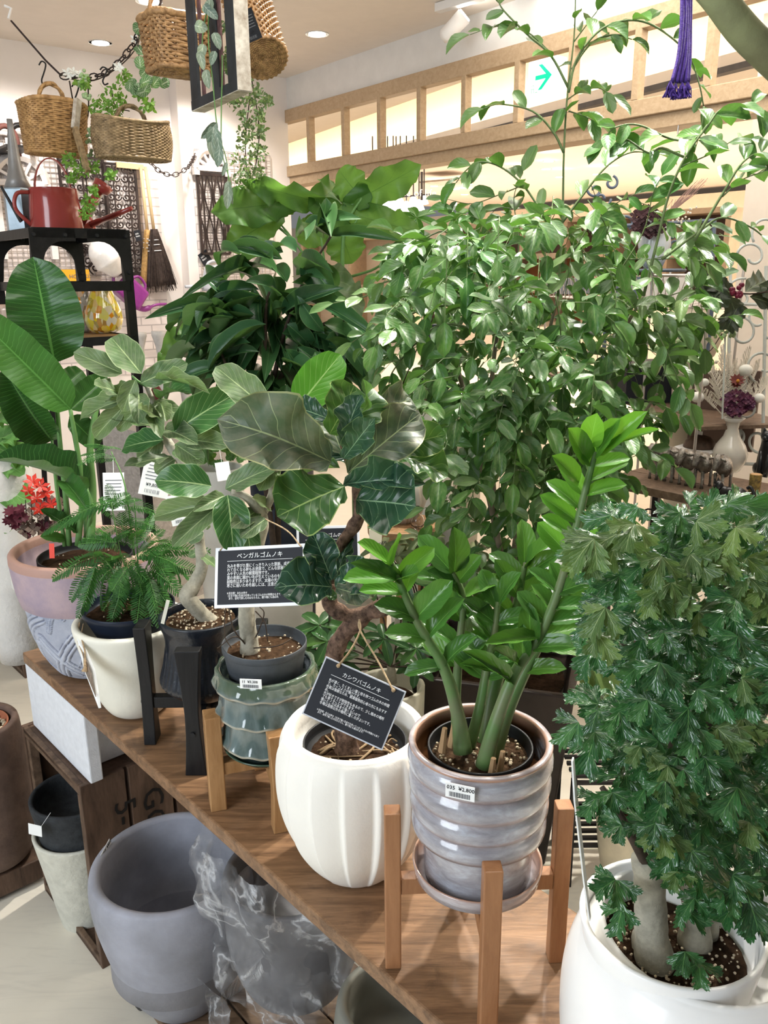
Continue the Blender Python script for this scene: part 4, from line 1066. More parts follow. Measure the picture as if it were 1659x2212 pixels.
E2 = [(238,1088,78,1140,40),(246,1080,110,1118,30),(228,978,166,1000,22),(232,972,172,978,20),(240,968,180,955,20),(250,990,190,985,24),(262,970,215,955,22),(255,1120,205,1085,26),
 (215,1200,100,1232,44),(210,1215,135,1285,42),(222,1190,130,1195,40),(232,1200,160,1300,40),(240,1210,190,1310,38),(262,1200,225,1260,38),(205,1225,170,1340,28),(250,1215,235,1180,44),
 (275,1245,240,1335,36),(290,1250,262,1332,34),(300,1250,290,1340,38),(312,1245,330,1335,38),(318,1235,362,1330,36),(325,1225,390,1280,36),(330,1210,420,1225,38),(335,1195,425,1235,38),(320,1200,372,1262,36),
 (300,1190,352,1140,34),(282,1185,310,1130,34),(268,1180,262,1110,34),(255,1180,210,1130,34),(310,1190,405,1185,34),(300,1205,385,1165,34),(290,1200,345,1190,34),(262,1210,215,1245,34),(290,1230,330,1280,38),
 (270,1225,255,1290,36),(300,1225,350,1300,36),(246,1095,300,1060,30),(250,1100,235,1050,30),(262,1090,320,1090,30),(275,1120,325,1130,30),(280,1150,240,1160,32),(250,1140,200,1160,32),(305,1170,330,1105,26),(240,1165,180,1180,36),
 (255,1230,215,1300,34),(285,1215,310,1260,34),(320,1245,345,1310,30),(270,1240,235,1300,30),(330,1235,375,1300,30),(260,1195,300,1235,32)]
for i, (bx, by, tx, ty, w) in enumerate(E2 + [(a+rnd.uniform(-14,14), b+rnd.uniform(-10,16), c+rnd.uniform(-26,26), d+rnd.uniform(-18,26), w) for a, b, c, d, w in E2[12:]]):
    o_ = yleaf(p2, CM, Y2, bx, by, tx, ty, w*1.15, rnd.uniform(-.08,.02), rnd.uniform(-.12,.06), rnd.uniform(-30,30), .9, 'frond')
for l in ([(290,1310,0),(285,1250,-.02),(262,1200,-.04),(240,1085,-.05)], [(290,1310,0),(298,1250,0),(295,1150,0),(290,1080,0)], [(292,1310,0),(310,1240,-.03),(330,1200,-.04)], [(288,1310,0),(240,1225,-.05),(215,1200,-.07)], [(290,1200,0),(270,1050,.02),(240,975,.03)], [(290,1310,0),(300,1260,-.05),(300,1225,-.06)]):
    stalk(p2, pts_Y(l, Y2), (.0022,.001), m_stemg, 'branch', 5)
# ---- 3 ficus benghalensis bonsai in the black pot ----
m_ben = leafmat('banyan_leaf', (.085,.165,.065), (.36,.46,.22), (.15,.26,.10), N=8, slope=.42, vw=.05, lat=.028, rough=.42, dust=(.19,.22,.14), trans=.12, quilt=.5, edge=(.30,.38,.20), hv=.3)
m_bend = leafmat('banyan_dark_leaf', (.035,.12,.035), (.36,.50,.22), (.12,.26,.08), N=8, slope=.42, vw=.05, lat=.028, rough=.30, trans=.10, quilt=.5, edge=(.22,.34,.15), hv=.2)
m_benb = leafmat('banyan_bright_leaf', (.06,.22,.02), (.30,.48,.16), (.09,.26,.04), tcol=(.10,.30,.03), N=8, slope=.42, vw=.05, lat=.028, rough=.30, trans=.35, quilt=.4, hv=.1)
wB = ovate(.42, .30, .85)
def famset(nm, mt, w, **kw): return [leafmesh(nm, mt, w=w, nv=12, nu=4, droop=d, fold=f, wave=wv, wf=2.5, seed=k, **kw) for k, (d, f, wv) in enumerate(((.10,.15,.03),(.22,.25,.04),(.02,.1,.05)))]
BN = famset('banyan_leaf', m_ben, wB); BD = famset('banyan_leaf', m_bend, wB); BB = famset('banyan_leaf', m_benb, wB)
p3 = plant('potted_banyan_fig', ax3, zi3, 'bonsai-trunked banyan fig with pale-veined leaves growing in the ribbed black pot')
zt3 = ax3.z(1338)
soil(p3, ax3, zt3, ri3*.90, m_soil2, 150, .0017)
Y3 = ax3.Y
stalk(p3, pts_Y([(462,1352,0),(440,1330,-.01),(412,1300,-.02),(405,1285,-.02),(420,1262,-.01),(436,1225,0),(432,1180,0),(424,1120,0),(415,1060,.0),(398,1010,0),(372,970,0),(350,930,.0),(335,880,.0),(318,835,0)], Y3), (.016,.014,.014,.0155,.013,.011,.010,.009,.009,.008,.008,.007,.005,.004), m_pale_bark, 'trunk', 12, 5, .12)
L3 = [(305,807,237,723,62,'n'),(264,807,158,759,46,'n'),(303,828,405,784,46,'n'),(332,822,442,826,26,'n'),(347,862,399,828,38,'d'),(293,820,262,890,38,'n'),(285,859,157,898,42,'n'),(272,874,196,950,38,'n'),(376,932,510,845,72,'d2'),
 (350,926,236,896,34,'n'),(353,928,418,945,48,'n'),(353,950,260,963,56,'d'),(401,951,483,955,48,'n'),(366,986,268,1006,30,'n'),(345,868,360,902,32,'n'),(300,850,300,905,38,'n'),(310,870,250,930,36,'n'),(320,830,352,800,26,'n'),
 (380,960,440,1000,44,'n'),(372,975,440,985,36,'n'),(350,905,300,880,36,'n'),(262,850,205,830,40,'n'),(285,840,225,858,40,'n'),(330,870,395,900,38,'n'),(352,940,300,1000,40,'n'),(380,990,330,1020,30,'n'),(438,1228,412,1262,22,'n'),(436,1200,470,1225,20,'n'),(430,1190,408,1203,18,'n'),(440,1150,405,1170,26,'n'),(320,870,345,930,36,'n')]
for bx, by, tx, ty, w, c in L3:
    yleaf(p3, {'n': BN, 'd': BD, 'd2': BD}[c], Y3, bx, by, tx, ty, w*1.12, rnd.uniform(-.03,.03), rnd.uniform(-.09,.05), rnd.uniform(-18,18), .6)
for l in ([(318,835,0),(300,825,0),(285,812,0)], [(350,930,0),(365,935,-.01),(378,930,-.02)], [(372,970,0),(385,958,0),(402,951,0)]): stalk(p3, pts_Y(l, Y3), (.003,.0018), m_stemg, 'branch', 6)
lab = MB().box(P(357, 1322, depth(ax3.c(1.0)) - .05) , (.006,.0012,.045), Matrix.Rotation(.3, 3, 'Y')).build('plant_label', mat('bone_white_plastic', (.72,.70,.60), .5)); par(lab, p3)
# ---- 4 pale-trunked banyan in the zinc pot ----
m_zinc = mat('weathered_zinc', (.062,.070,.080), .55, var=.3, vscale=30, bmp=.3, col2=(.05,.056,.062))
p4 = plant('potted_banyan_fig', ax4, zi4, 'pale-trunked banyan fig in a weathered grey pot set in the green tiered pot')
zt4 = ax4.z(1386)
ri, zi = nursery(p4, ax4, zt4, q4(89), zt4 - zi4 - .002, m_zinc, lip=.0022, taper=.84)
soil(p4, ax4, zi + .004, ri*.97, m_soil2, 40, .0018)
Y4 = ax4.Y
stalk(p4, pts_Y([(541,1420,0),(538,1380,0),(532,1320,0),(538,1240,.01),(560,1160,.02),(566,1125,.02),(556,1098,.01),(530,1072,0),(500,1062,-.01)], Y4), (.018,.014,.0125,.012,.011,.0105,.009,.006,.004), m_pale_bark, 'trunk', 12, 5, .08)
stalk(p4, pts_Y([(562,1115,.02),(585,1075,.02),(590,1040,.02),(600,1000,.02),(612,950,.03),(640,885,.04)], Y4), (.008,.006,.005,.004,.003), m_pale_bark, 'branch', 8)
stalk(p4, pts_Y([(590,1040,.02),(580,985,.02),(578,885,.04)], Y4), (.005,.003), m_stemg, 'branch', 8)
for l in ([(540,1400,0),(505,1360,-.03),(490,1300,-.03),(485,1370,-.05),(500,1400,-.05)], [(545,1395,0),(570,1330,-.02),(560,1310,-.02)], [(545,1400,-.01),(600,1395,-.03),(632,1378,-.01)], [(552,1320,0),(572,1345,0),(578,1385,0)], [(540,1405,0),(510,1375,-.03),(470,1400,-.04)]): stalk(p4, pts_Y(l, Y4), (.0012,.0008), m_dark_bark, 'twig', 5)
L4 = [(457,1050,335,1032,70,BD),(486,1056,597,1003,50,BN),(492,1069,506,1190,72,BD),(486,1071,425,1098,30,BN),(470,1088,320,1112,48,BN),(465,1098,372,1176,44,BN),(530,1118,545,1215,46,BD),(578,885,465,790,68,BN),(640,884,737,762,84,BB),
 (592,992,498,930,50,BB),(600,990,560,1060,40,BN),(585,1050,640,1035,34,BN),(575,1120,520,1160,40,BN),(590,1000,640,960,44,BN),(545,1075,590,1100,30,BN),(470,1090,440,1140,34,BN),(610,950,560,985,44,BN),(560,1100,500,1140,36,BN),(600,960,655,975,40,BB),(612,945,540,945,46,BN)]
for bx, by, tx, ty, w, c in L4: yleaf(p4, c, Y4, bx, by, tx, ty, w*1.1, rnd.uniform(-.02,.03), rnd.uniform(-.06,.05), rnd.uniform(-12,12), .5)
# ---- 5 fiddle-leaf fig ----
m_lyr = leafmat('fiddle_leaf', (.055,.095,.055), (.30,.36,.18), (.10,.17,.06), N=6, slope=.30, vw=.04, lat=.026, rough=.42, dust=(.17,.16,.11), trans=.08, quilt=.9, edge=(.24,.26,.12), hv=.25)
m_lyd = leafmat('fiddle_dark_leaf', (.018,.062,.038), (.20,.32,.18), (.09,.18,.05), N=6, slope=.30, vw=.04, lat=.024, rough=.24, trans=.08, quilt=.9, edge=(.16,.24,.10), hv=.25)
m_lyg = leafmat('fiddle_green_leaf', (.04,.12,.03), (.26,.38,.12), (.12,.26,.05), N=6, slope=.30, vw=.04, lat=.024, rough=.34, trans=.15, quilt=.8, edge=(.24,.32,.10), hv=.2)
def fset(mt, big=0): return [leafmesh('fiddle_leaf', mt, w=obovate, nv=16, nu=5, droop=d, fold=f, wave=wv, wf=3, seed=k+big, cup=cu, curl=cl) for k, (d, f, wv, cu, cl) in enumerate(((.15,.2,.10,.1,.1),(.25,.4,.09,.2,.3),(.05,.1,.12,.25,.0)))]
LYo, LYd, LYg = fset(m_lyr), fset(m_lyd, 11), fset(m_lyg, 23)
p5 = plant('potted_fiddle_leaf_fig', ax5, zi5, 'fiddle-leaf fig with a twisted brown trunk growing in the white fluted pot')
zt5n = zt5 - .022
ri, zi = nursery(p5, ax5, zt5n, ri5*.86, zt5n - zi5 - .002, m_nursery)
soil(p5, ax5, zi + .004, ri*.97, m_soil, 20)
Y5 = ax5.Y
mbx = random.Random(5)
for k in range(26):   # surface roots
    a = mbx.random()*6.28; r_ = ri*mbx.uniform(.25,.85); c = Vector((ax5.X + r_*math.cos(a), ax5.Y + r_*math.sin(a), zi+.007)); t_ = mbx.random()*6.28; L_ = mbx.uniform(.015,.035)
    e = Vector((math.cos(t_), math.sin(t_), 0))*L_; s_ = Vector((-e.y, e.x, 0))*mbx.uniform(-.3,.3)
    e = e*min(1.0, max(.2, (ri*.9 - r_)/L_))
    MB().tube(catmull([c - e, c + s_ + Vector((0,0,.003)), c + e], 4), mbx.uniform(.0009,.0022), 5).build('root', m_roots if k else mat('straw_brown_roots', (.26,.18,.10), .8, var=.2), p5, True)
    if k == 0: m_roots = MATS['straw_brown_roots']
stalk(p5, pts_Y([(750,1625,0),(745,1570,0),(728,1480,.01),(722,1420,.01),(736,1380,.01),(765,1345,.005),(792,1325,0),(830,1312,-.01),(850,1306,-.015)], Y5), (.019,.014,.0135,.013,.0125,.013,.012,.012,.010), m_brown_bark, 'trunk', 14, 6, .25)
stalk(p5, pts_Y([(775,1335,.005),(740,1325,0),(715,1308,0),(712,1285,0),(717,1262,0)], Y5), (.0105,.0105,.010,.009,.006), m_brown_bark, 'branch', 12, 6, .25)
stalk(p5, pts_Y([(714,1290,.0),(720,1230,.015),(735,1180,.02),(762,1140,.02),(776,1110,.02),(772,1050,.02),(758,1000,.02),(740,960,.02)], Y5), (.008,.007,.007,.009,.009,.008,.007,.005), m_brown_bark, 'branch', 12, 6, .2)
stalk(p5, pts_Y([(770,1060,.03),(800,1020,.05),(835,975,.06),(842,955,.06)], Y5), (.006,.006,.005,.004), m_brown_bark, 'branch', 10, 5, .2)
L5 = [(716,998,497,898,128,LYo,-.03,-.08,-12,.5),(712,938,768,832,90,LYg,.03,.06,25,.3),(740,968,772,852,52,LYd,-.01,-.01,-35,.2),(755,945,815,826,48,LYg,-.01,.02,50,.2),(740,992,808,905,52,LYd,-.05,-.09,20,.5),
 (750,1022,908,890,92,LYo,0,.02,15,.5),(798,895,892,860,66,LYo,.05,.10,0,.2),(848,968,958,938,62,LYg,.05,.03,20,.5),(846,978,970,1018,62,LYg,.05,.03,-10,.6),(740,1046,892,1028,54,LYd,-.03,-.08,20,.9),(768,1078,896,1092,122,LYd,-.04,-.09,-5,.25),
 (745,1050,600,1112,120,LYg,-.05,-.10,5,.25),(734,1010,622,1020,50,LYg,0,.02,30,.7),(712,905,636,876,50,LYd,.07,.10,0,.4),(717,1254,678,1154,58,LYd,-.01,-.02,0,.3),(724,1256,753,1155,40,LYd,0,.02,-25,.3),(718,1268,612,1258,86,LYd,-.01,-.05,0,.4),
 (722,1266,806,1232,66,LYd,-.01,-.04,10,.5),(726,1270,795,1290,40,LYo,-.02,-.06,30,.7),(770,1296,834,1246,54,LYo,-.01,-.01,-10,.5),(705,1276,722,1292,18,LYg,0,-.02,0,.6),(760,960,820,930,60,LYg,.06,.1,0,.5),(740,980,700,880,70,LYo,.08,.12,0,.4),(800,1020,850,1060,50,LYg,.05,.05,0,.5),(770,1000,700,960,60,LYd,.07,.1,0,.5)]
for bx, by, tx, ty, w, c, a, b, ro, up in L5: yleaf(p5, c, Y5, bx, by, tx, ty, w*1.28, a, b, ro, up)
# ---- 6 zz plant ----
m_zz = leafmat('zz_leaf', (.052,.165,.030), (.16,.38,.07), (.12,.30,.05), N=7, slope=.5, vw=.03, lat=.012, rough=.22, trans=.15, quilt=.25, hv=.3)
m_zzb = leafmat('zz_young_leaf', (.085,.26,.03), (.20,.42,.09), (.12,.32,.06), N=7, slope=.5, vw=.03, lat=.012, rough=.24, trans=.22, quilt=.2, hv=.12)
wZ = ovate(.48, .30, .8)
ZL = [leafmesh('zz_leaf', m_zz, w=wZ, nv=9, nu=3, droop=d, fold=.25, wave=.02, seed=k) for k, d in enumerate((.1, .25, .0))]
ZY = [leafmesh('zz_leaf', m_zzb, w=wZ, nv=9, nu=3, droop=d, fold=.22, wave=.01, seed=k) for k, d in enumerate((.08, .2))]
p6 = plant('potted_zz_plant', ax6, zi6, 'glossy zz plant with thick green stems in the rippled grey pot')
zt6n = ax6.z(1608)
ri, zi = nursery(p6, ax6, zt6n, q6(110), zt6n - zi6 - .002, m_nursery)
soil(p6, ax6, zi + .006, ri*.97, m_soil2, 110, .0015, seed=12)
Y6 = ax6.Y
m_zstem = mat('zz_stem', (.075,.17,.045), .4, var=.25, vscale=25, col2=(.15,.17,.09))
for (a, b, c_) in ((955,1590,-.03),(975,1580,.0),(1095,1690,-.045),(1080,1640,-.04),(1060,1655,-.05)):
    q = PYp(a, b, Y6 + c_); MB().tube([q - Vector((0,0,.02)), q + Vector((.003,0,.010))], [.0045,.003], 7).build('dry_stub', mat('dry_tan_stub', (.42,.27,.14), .8, var=.2), p6)
ZS = [([(1000,1625,-.01),(988,1540,0),(958,1440,0),(905,1350,-.01),(868,1270,-.02),(845,1215,-.03)], (.0115,.008,.0065,.005,.004,.003), 6, 6),
      ([(1015,1612,.01),(1038,1520,.02),(1052,1440,.03),(1068,1370,.04),(1076,1300,.05)], (.007,.006,.005,.004,.003), 5, 4),
      ([(1046,1655,-.03),(1068,1570,-.03),(1112,1455,-.02),(1165,1375,-.02),(1205,1280,-.02),(1240,1160,-.02),(1262,1070,-.02),(1286,975,-.02)], (.0105,.008,.0065,.0055,.005,.0045,.004,.003), 15, 8),
      ([(1064,1640,-.01),(1095,1540,0),(1135,1450,.01),(1178,1370,.02),(1215,1300,.03),(1240,1245,.03)], (.010,.008,.0065,.005,.004,.003), 5, 5),
      ([(990,1620,.02),(985,1520,.04),(992,1400,.05),(1000,1290,.06),(975,1230,.06)], (.008,.006,.005,.004,.002), 6, 5),
      ([(1050,1625,.03),(1065,1500,.05),(1100,1380,.07),(1120,1290,.08),(1135,1215,.08)], (.013,.009,.007,.005,.003), 6, 5)]
for l, r, nl, k0_ in ZS:
    c = catmull(pts_Y(l, Y6), 6); stalk(p6, pts_Y(l, Y6), r, m_zstem, 'stem', 10, 5)
    top = len(c)
    for i in range(nl):
        f = .42 + .58*i/(nl-1) if nl < 15 else .40 + .60*i/(nl-1)
        if nl >= 15: f = .34 + .66*i/(nl-1)
        j = min(int(f*(top-1)), top-2); B = c[j]; d = (c[j+1]-c[j]).normalized()
        for s in ((-1, 1) if (i % 2 or nl < 15) else (rnd.choice((-1,1)),)):
            side = d.cross((CAM-B).normalized()).normalized()*s
            ang = rnd.uniform(35, 70) if i < nl-1 else rnd.uniform(10, 35)
            y = (d*math.cos(math.radians(ang)) + side*math.sin(math.radians(ang)) + (CAM-B).normalized()*rnd.uniform(-.35,.55)).normalized()
            L = rnd.uniform(.040, .056)*(1.0 if nl > 12 else 1.12)
            N = (CAM-B).normalized()*.7 + Vector((0,0,.7)) + Vector((rnd.uniform(-.4,.4), rnd.uniform(-.3,.3), 0))
            young = (nl > 12 and f > .62) or (l[0][0] == 1000 and f > .7)
            putleaf(p6, (ZY if young else ZL)[rnd.randrange(2)], leafmtx(B, B + y*L, L*rnd.uniform(.42,.50), N))
for a in [(1275,965,1288,896,52),(1290,985,1388,888,44),(1292,972,1424,924,20),(1268,1000,1232,926,50),(1250,1045,1206,985,46)]: yleaf(p6, ZY, Y6, *a, dyb=-.02, dyt=-.05)
for a in [(1112,1480,1010,1405,36),(1100,1460,1000,1430,30),(1165,1375,1048,1390,34),(1120,1440,1070,1400,30),(870,1262,775,1210,36),(862,1250,905,1235,36)]: yleaf(p6, ZL, Y6, *a, dyb=-.02, dyt=-.06)
# ---- 7 polyscias ----
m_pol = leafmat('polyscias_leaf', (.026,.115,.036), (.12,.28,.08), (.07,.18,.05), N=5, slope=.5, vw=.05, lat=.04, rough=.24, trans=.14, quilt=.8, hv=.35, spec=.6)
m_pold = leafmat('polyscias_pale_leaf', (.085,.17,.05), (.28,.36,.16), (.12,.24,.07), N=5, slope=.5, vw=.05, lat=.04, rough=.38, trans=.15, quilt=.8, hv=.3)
def jag(peak, n, d, lob):
    b = ovate(peak, .28, .8)
    def w(t):
        x = b(t)*1.05; k = (t*n) % 1.0; x *= 1 - d + d*(k if k < .75 else (1-k)*3)
        for c_, dd in lob:
            if abs(t-c_) < .055: x *= 1 - dd*(1-abs(t-c_)/.055)
        return x
    return w
def polset(mt): return [leafmesh('polyscias_leaf', mt, w=jag(pk, 7, .30, lb), nv=22, nu=2, droop=dr, fold=.18, wave=.08, wf=2, seed=k, sfwd=.9) for k, (pk, lb, dr) in enumerate(((.50, ((.42,.55),(.68,.45)), .2), (.55, ((.40,.6),), .35), (.45, ((.36,.5),(.62,.5)), .1)))]
PL, PD = polset(m_pol), polset(m_pold)
p7 = plant('potted_polyscias', ax7, zi7, 'bushy polyscias with toothed dark leaves and stout grey trunks in the round-shouldered white pot')
Y7 = ax7.Y
zt7 = ax7.z(1985); ax7i = Ax(1450, 1985, zt7)
mb, rq, zq = potmesh(Ax.at(ax7i.X, ax7i.Y, zt7-.11), [(.055, zt7-.11), (.068, zt7-.09), (.080, zt7-.02), (.0835, zt7)], .006, .045, n=72)
mb.build('inner_pot', m_porc, p7, True)
soil(p7, ax7i, zq + .006, rq*.90, m_soil, 280, .0012, seed=8)
Ya = ax7i.Y
stalk(p7, pts_Y([(1418,2090,-.01),(1408,2030,-.01),(1405,1950,-.01),(1400,1880,-.01),(1392,1850,-.01)], Ya), (.021,.0155,.014,.0135,.012), m_pale_bark, 'trunk', 14, 6, .15)
stalk(p7, pts_Y([(1395,2080,.0),(1385,2030,.005),(1398,1990,0)], Ya), (.012,.009,.006), m_pale_bark, 'trunk', 10, 5, .2)
stalk(p7, pts_Y([(1500,2040,.01),(1505,1980,.01),(1490,1900,.01),(1480,1780,.01),(1470,1700,.01)], Ya), (.016,.012,.010,.008,.007), m_pale_bark, 'trunk', 12, 6, .2)
stalk(p7, pts_Y([(1530,2020,.02),(1535,1950,.02),(1560,1850,.02),(1600,1700,.02)], Ya), (.010,.008,.006,.005), m_pale_bark, 'trunk', 10, 5, .2)
br7 = [[(1405,1900,-.01),(1440,1750,.0),(1455,1550,.02),(1440,1350,.03),(1425,1200,.03)], [(1480,1800,.01),(1500,1650,0),(1560,1450,0),(1570,1250,.02),(1540,1120,.02)], [(1560,1850,.02),(1600,1650,0),(1650,1450,0),(1680,1300,0)], [(1440,1750,0),(1380,1650,-.03),(1320,1550,-.03)], [(1455,1550,.02),(1370,1420,.0),(1310,1330,0)], [(1440,1350,.03),(1360,1230,.02),(1310,1170,.02)], [(1405,1880,-.01),(1350,1780,-.03),(1300,1700,-.02)], [(1500,1650,0),(1560,1700,-.06),(1620,1750,-.08)]]
for l in br7: stalk(p7, pts_Y(l, Ya), (.0055,.0025), m_dark_bark, 'branch', 7)
st7 = Stuff(); rr = random.Random(21)
def in7(x, y):
    if y < 1085 or y > 1965: return False
    xl = 1250 + (60 if y < 1130 else 0) if y < 1300 else (1262 if y < 1500 else (1262 if y < 1600 else (1330 if y < 1700 else 1310 if y < 1800 else 1350 if y < 1880 else 1330)))
    if y < 1140 and 1390 < x < 1430: return False
    if 1355 < x < 1455 and y > 1800: return False
    if x < 1400 and y > 1700 and rr.random() < .45: return False
    if 1330 > x and 1440 < y < 1500: return False
    if y > 1880 and 1440 < x: return x > 1440 and y < 1930
    return x > xl
cnt = 0; cells = []
while cnt < 760:
    x = rr.uniform(1235, 1740); y = rr.uniform(1080, 1970)
    if not in7(x, y): continue
    dy = rr.uniform(-.13, .13)
    if 1330 < y < 1420 and x < 1420 and rr.random() < .5: continue
    cells.append((dy, x, y)); cnt += 1
cells += [(-.09, x, y) for x, y in ((1262,1175),(1250,1560),(1330,1900),(1345,1960),(1480,2055),(1510,2080),(1475,1960),(1500,1940),(1290,1720),(1600,1960),(1630,1985),(1560,1930),(1640,1900))]
cells.sort()
nl = 0
for dy, x, y in cells:
    B = PYp(x, y, Ya + dy); out = (B - PYp(1480, y+60, Ya)).normalized()
    n_ = 3; big = 1.25 if rr.random() < .2 else 1
    a0 = rr.uniform(0, 6.28); Np = ((CAM-B).normalized()*rr.uniform(.2,1.0) + Vector((rr.uniform(-.5,.5), 0, rr.uniform(.3,1.1))) + out*.3).normalized()
    hor = (out + Vector((rr.uniform(-.6,.6), rr.uniform(-.8,.2), rr.uniform(-.5,.3)))); hor = (hor - Np*hor.dot(Np)).normalized()
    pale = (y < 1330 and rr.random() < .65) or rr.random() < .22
    for s in range(n_):
        d_ = Matrix.Rotation(math.radians((s-1)*58 + rr.uniform(-10,10)), 3, Np) @ hor
        L = rr.uniform(.0125, .020)*big*(1.1 if s == 1 else .9)
        M = leafmtx(B, B + d_*L + Np*rr.uniform(-.006,.002), L*rr.uniform(.75,.95), Np + Vector((rr.uniform(-.3,.3), rr.uniform(-.3,.3), rr.uniform(-.2,.3))))
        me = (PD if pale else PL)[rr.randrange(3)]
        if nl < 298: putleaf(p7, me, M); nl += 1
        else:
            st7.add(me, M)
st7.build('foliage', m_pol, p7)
for a in [(1610,1930,1530,1900,110),(1612,1925,1640,2010,90),(1600,1935,1560,1990,60)]: yleaf(p7, PL, Ya, *a, dyb=-.10, dyt=-.12)
tg = MB(); 
q0 = PYp(1272, 1985, Ya - .045)
cs = pts_Y([(1237,1640,-.10),(1243,1720,-.09),(1252,1800,-.075),(1262,1890,-.06),(1274,1985,-.05)], Ya)
vs = []
for i, p_ in enumerate(cs):
    w_ = (.003,.0055,.0055,.0055,.003)[i]
    for s in (-1, 1):
        for t_ in (-1, 1): vs.append(p_ + Vector((.35, .9, 0)).normalized()*s*w_ + Vector((1,-.3,0))*t_*.0006)
fs = []
for i in range(4):
    a = i*4
    fs += [(a, a+1, a+5, a+4), (a+1, a+3, a+7, a+5), (a+3, a+2, a+6, a+7), (a+2, a, a+4, a+6)]
fs += [(0,2,3,1), (16,17,19,18)]
o = tg.add(vs, fs).build('plant_tag', m_lblpaper); par(o, p7); o['label'] = 'tall white plastic plant tag seen edge-on'
# ================= plants behind the board =================
# ---- silk jasmine (large) in the dark square planter ----
m_plbrown = mat('dark_brown_planter', (.030,.020,.016), .45, var=.25, vscale=9, bmp=.2)
pA, pB = PZ(1085, 1790, 0), None
YJ = 2.02
cJ = PYp(1085, 1408, YJ); zJ = cJ.z
rtJ = empty('square_planter', Vector((cJ.x, cJ.y, 0)), 'tall tapered dark brown planter standing on the floor behind the rippled pot', 'planter')
hw = 345*depth(cJ)/F/2*.98
def sq(cx, cy, h, z, R): return [Vector((cx, cy, z)) + R @ Vector((a*h, b*h, 0)) for a, b in ((-1,-1),(1,-1),(1,1),(-1,1))]
Rj = Matrix.Rotation(ang_b + .55, 3, 'Z')
mb = MB(); L0, L1_, L2_, L3_, L4_ = sq(cJ.x, cJ.y, hw*.72, 0, Rj), sq(cJ.x, cJ.y, hw*.97, zJ, Rj), sq(cJ.x, cJ.y, hw*.97-.02, zJ, Rj), sq(cJ.x, cJ.y, hw*.9-.02, zJ-.07, Rj), None
mb.add(L0+L1_+L2_+L3_, [(3,2,1,0)] + [(a, (a+1)%4, 4+(a+1)%4, 4+a) for a in range(4)] + [(4+a, 4+(a+1)%4, 8+(a+1)%4, 8+a) for a in range(4)] + [(8+a, 8+(a+1)%4, 12+(a+1)%4, 12+a) for a in range(4)] + [(12,13,14,15)])
mb.build('planter_body', m_plbrown, rtJ, bevel=.006)
m_jas = leafmat('jasmine_leaf', (.040,.135,.028), (.16,.30,.08), (.10,.22,.05), N=6, slope=.5, vw=.035, lat=.012, rough=.33, dust=(.15,.20,.09), trans=.18, quilt=.3, hv=.35)
wJ = ovate(.46, .36, .9)
JL = [leafmesh('jasmine_leaf', m_jas, w=wJ, nv=7, nu=2, droop=d, fold=f, wave=.03, wf=1.5, seed=k) for k, (d, f) in enumerate(((.15,.2),(.3,.35),(.05,.15),(.2,.5)))]
p8 = empty('potted_silk_jasmine', Vector((cJ.x, cJ.y, zJ-.07)), 'very large silk jasmine with small glossy leaves and arching shoots, in the dark brown planter', 'potted plant')
soilax = Ax.at(cJ.x, cJ.y, zJ-.07); soil(p8, soilax, zJ-.066, hw*.80, m_soil, 10)
stJ = Stuff(); nJ = [0]; leafpool = []
def compound(pts, n, L, side0=1, spread=60, rise=.2, jit=.3, first=.2, term=True):
    "leaflets alternating along a rachis"
    c = catmull(pts, 4)
    for i in range(n):
        f = first + (1-first)*(i+.2)/n; j = min(int(f*(len(c)-1)), len(c)-2); B = c[j].lerp(c[j+1], f*(len(c)-1) - j); d = (c[j+1]-c[j]).normalized()
        s = side0*(1 if i % 2 else -1); up = Vector((0,0,1)); toc = (CAM-B).normalized()
        N = (up*rnd.uniform(.5,1.2) + toc*rnd.uniform(-.2,1.1) + Vector((rnd.uniform(-1,1), rnd.uniform(-1,1), 0))*jit).normalized()
        side = N.cross(d)
        if side.length < .1: side = toc.cross(d)
        side = side.normalized()*s; a = math.radians(spread + rnd.uniform(-14,14))
        y = (d*math.cos(a) + side*math.sin(a) - up*rnd.uniform(0,.45)).normalized(); l = L*rnd.uniform(.7,1.12)*(.8 + .35*math.sin(math.pi*f))
        leafpool.append((leafmtx(B, B + y*l, l*rnd.uniform(.44,.58), N), rnd.randrange(4), B))
    if term:
        B = c[-1]; d = (c[-1]-c[-2]).normalized(); l = L*rnd.uniform(.9,1.2)
        leafpool.append((leafmtx(B, B + (d - Vector((0,0,.2))).normalized()*l, l*.5, (CAM-B).normalized()*.6 + Vector((0,0,.9))), rnd.randrange(4), B))
twJ = []
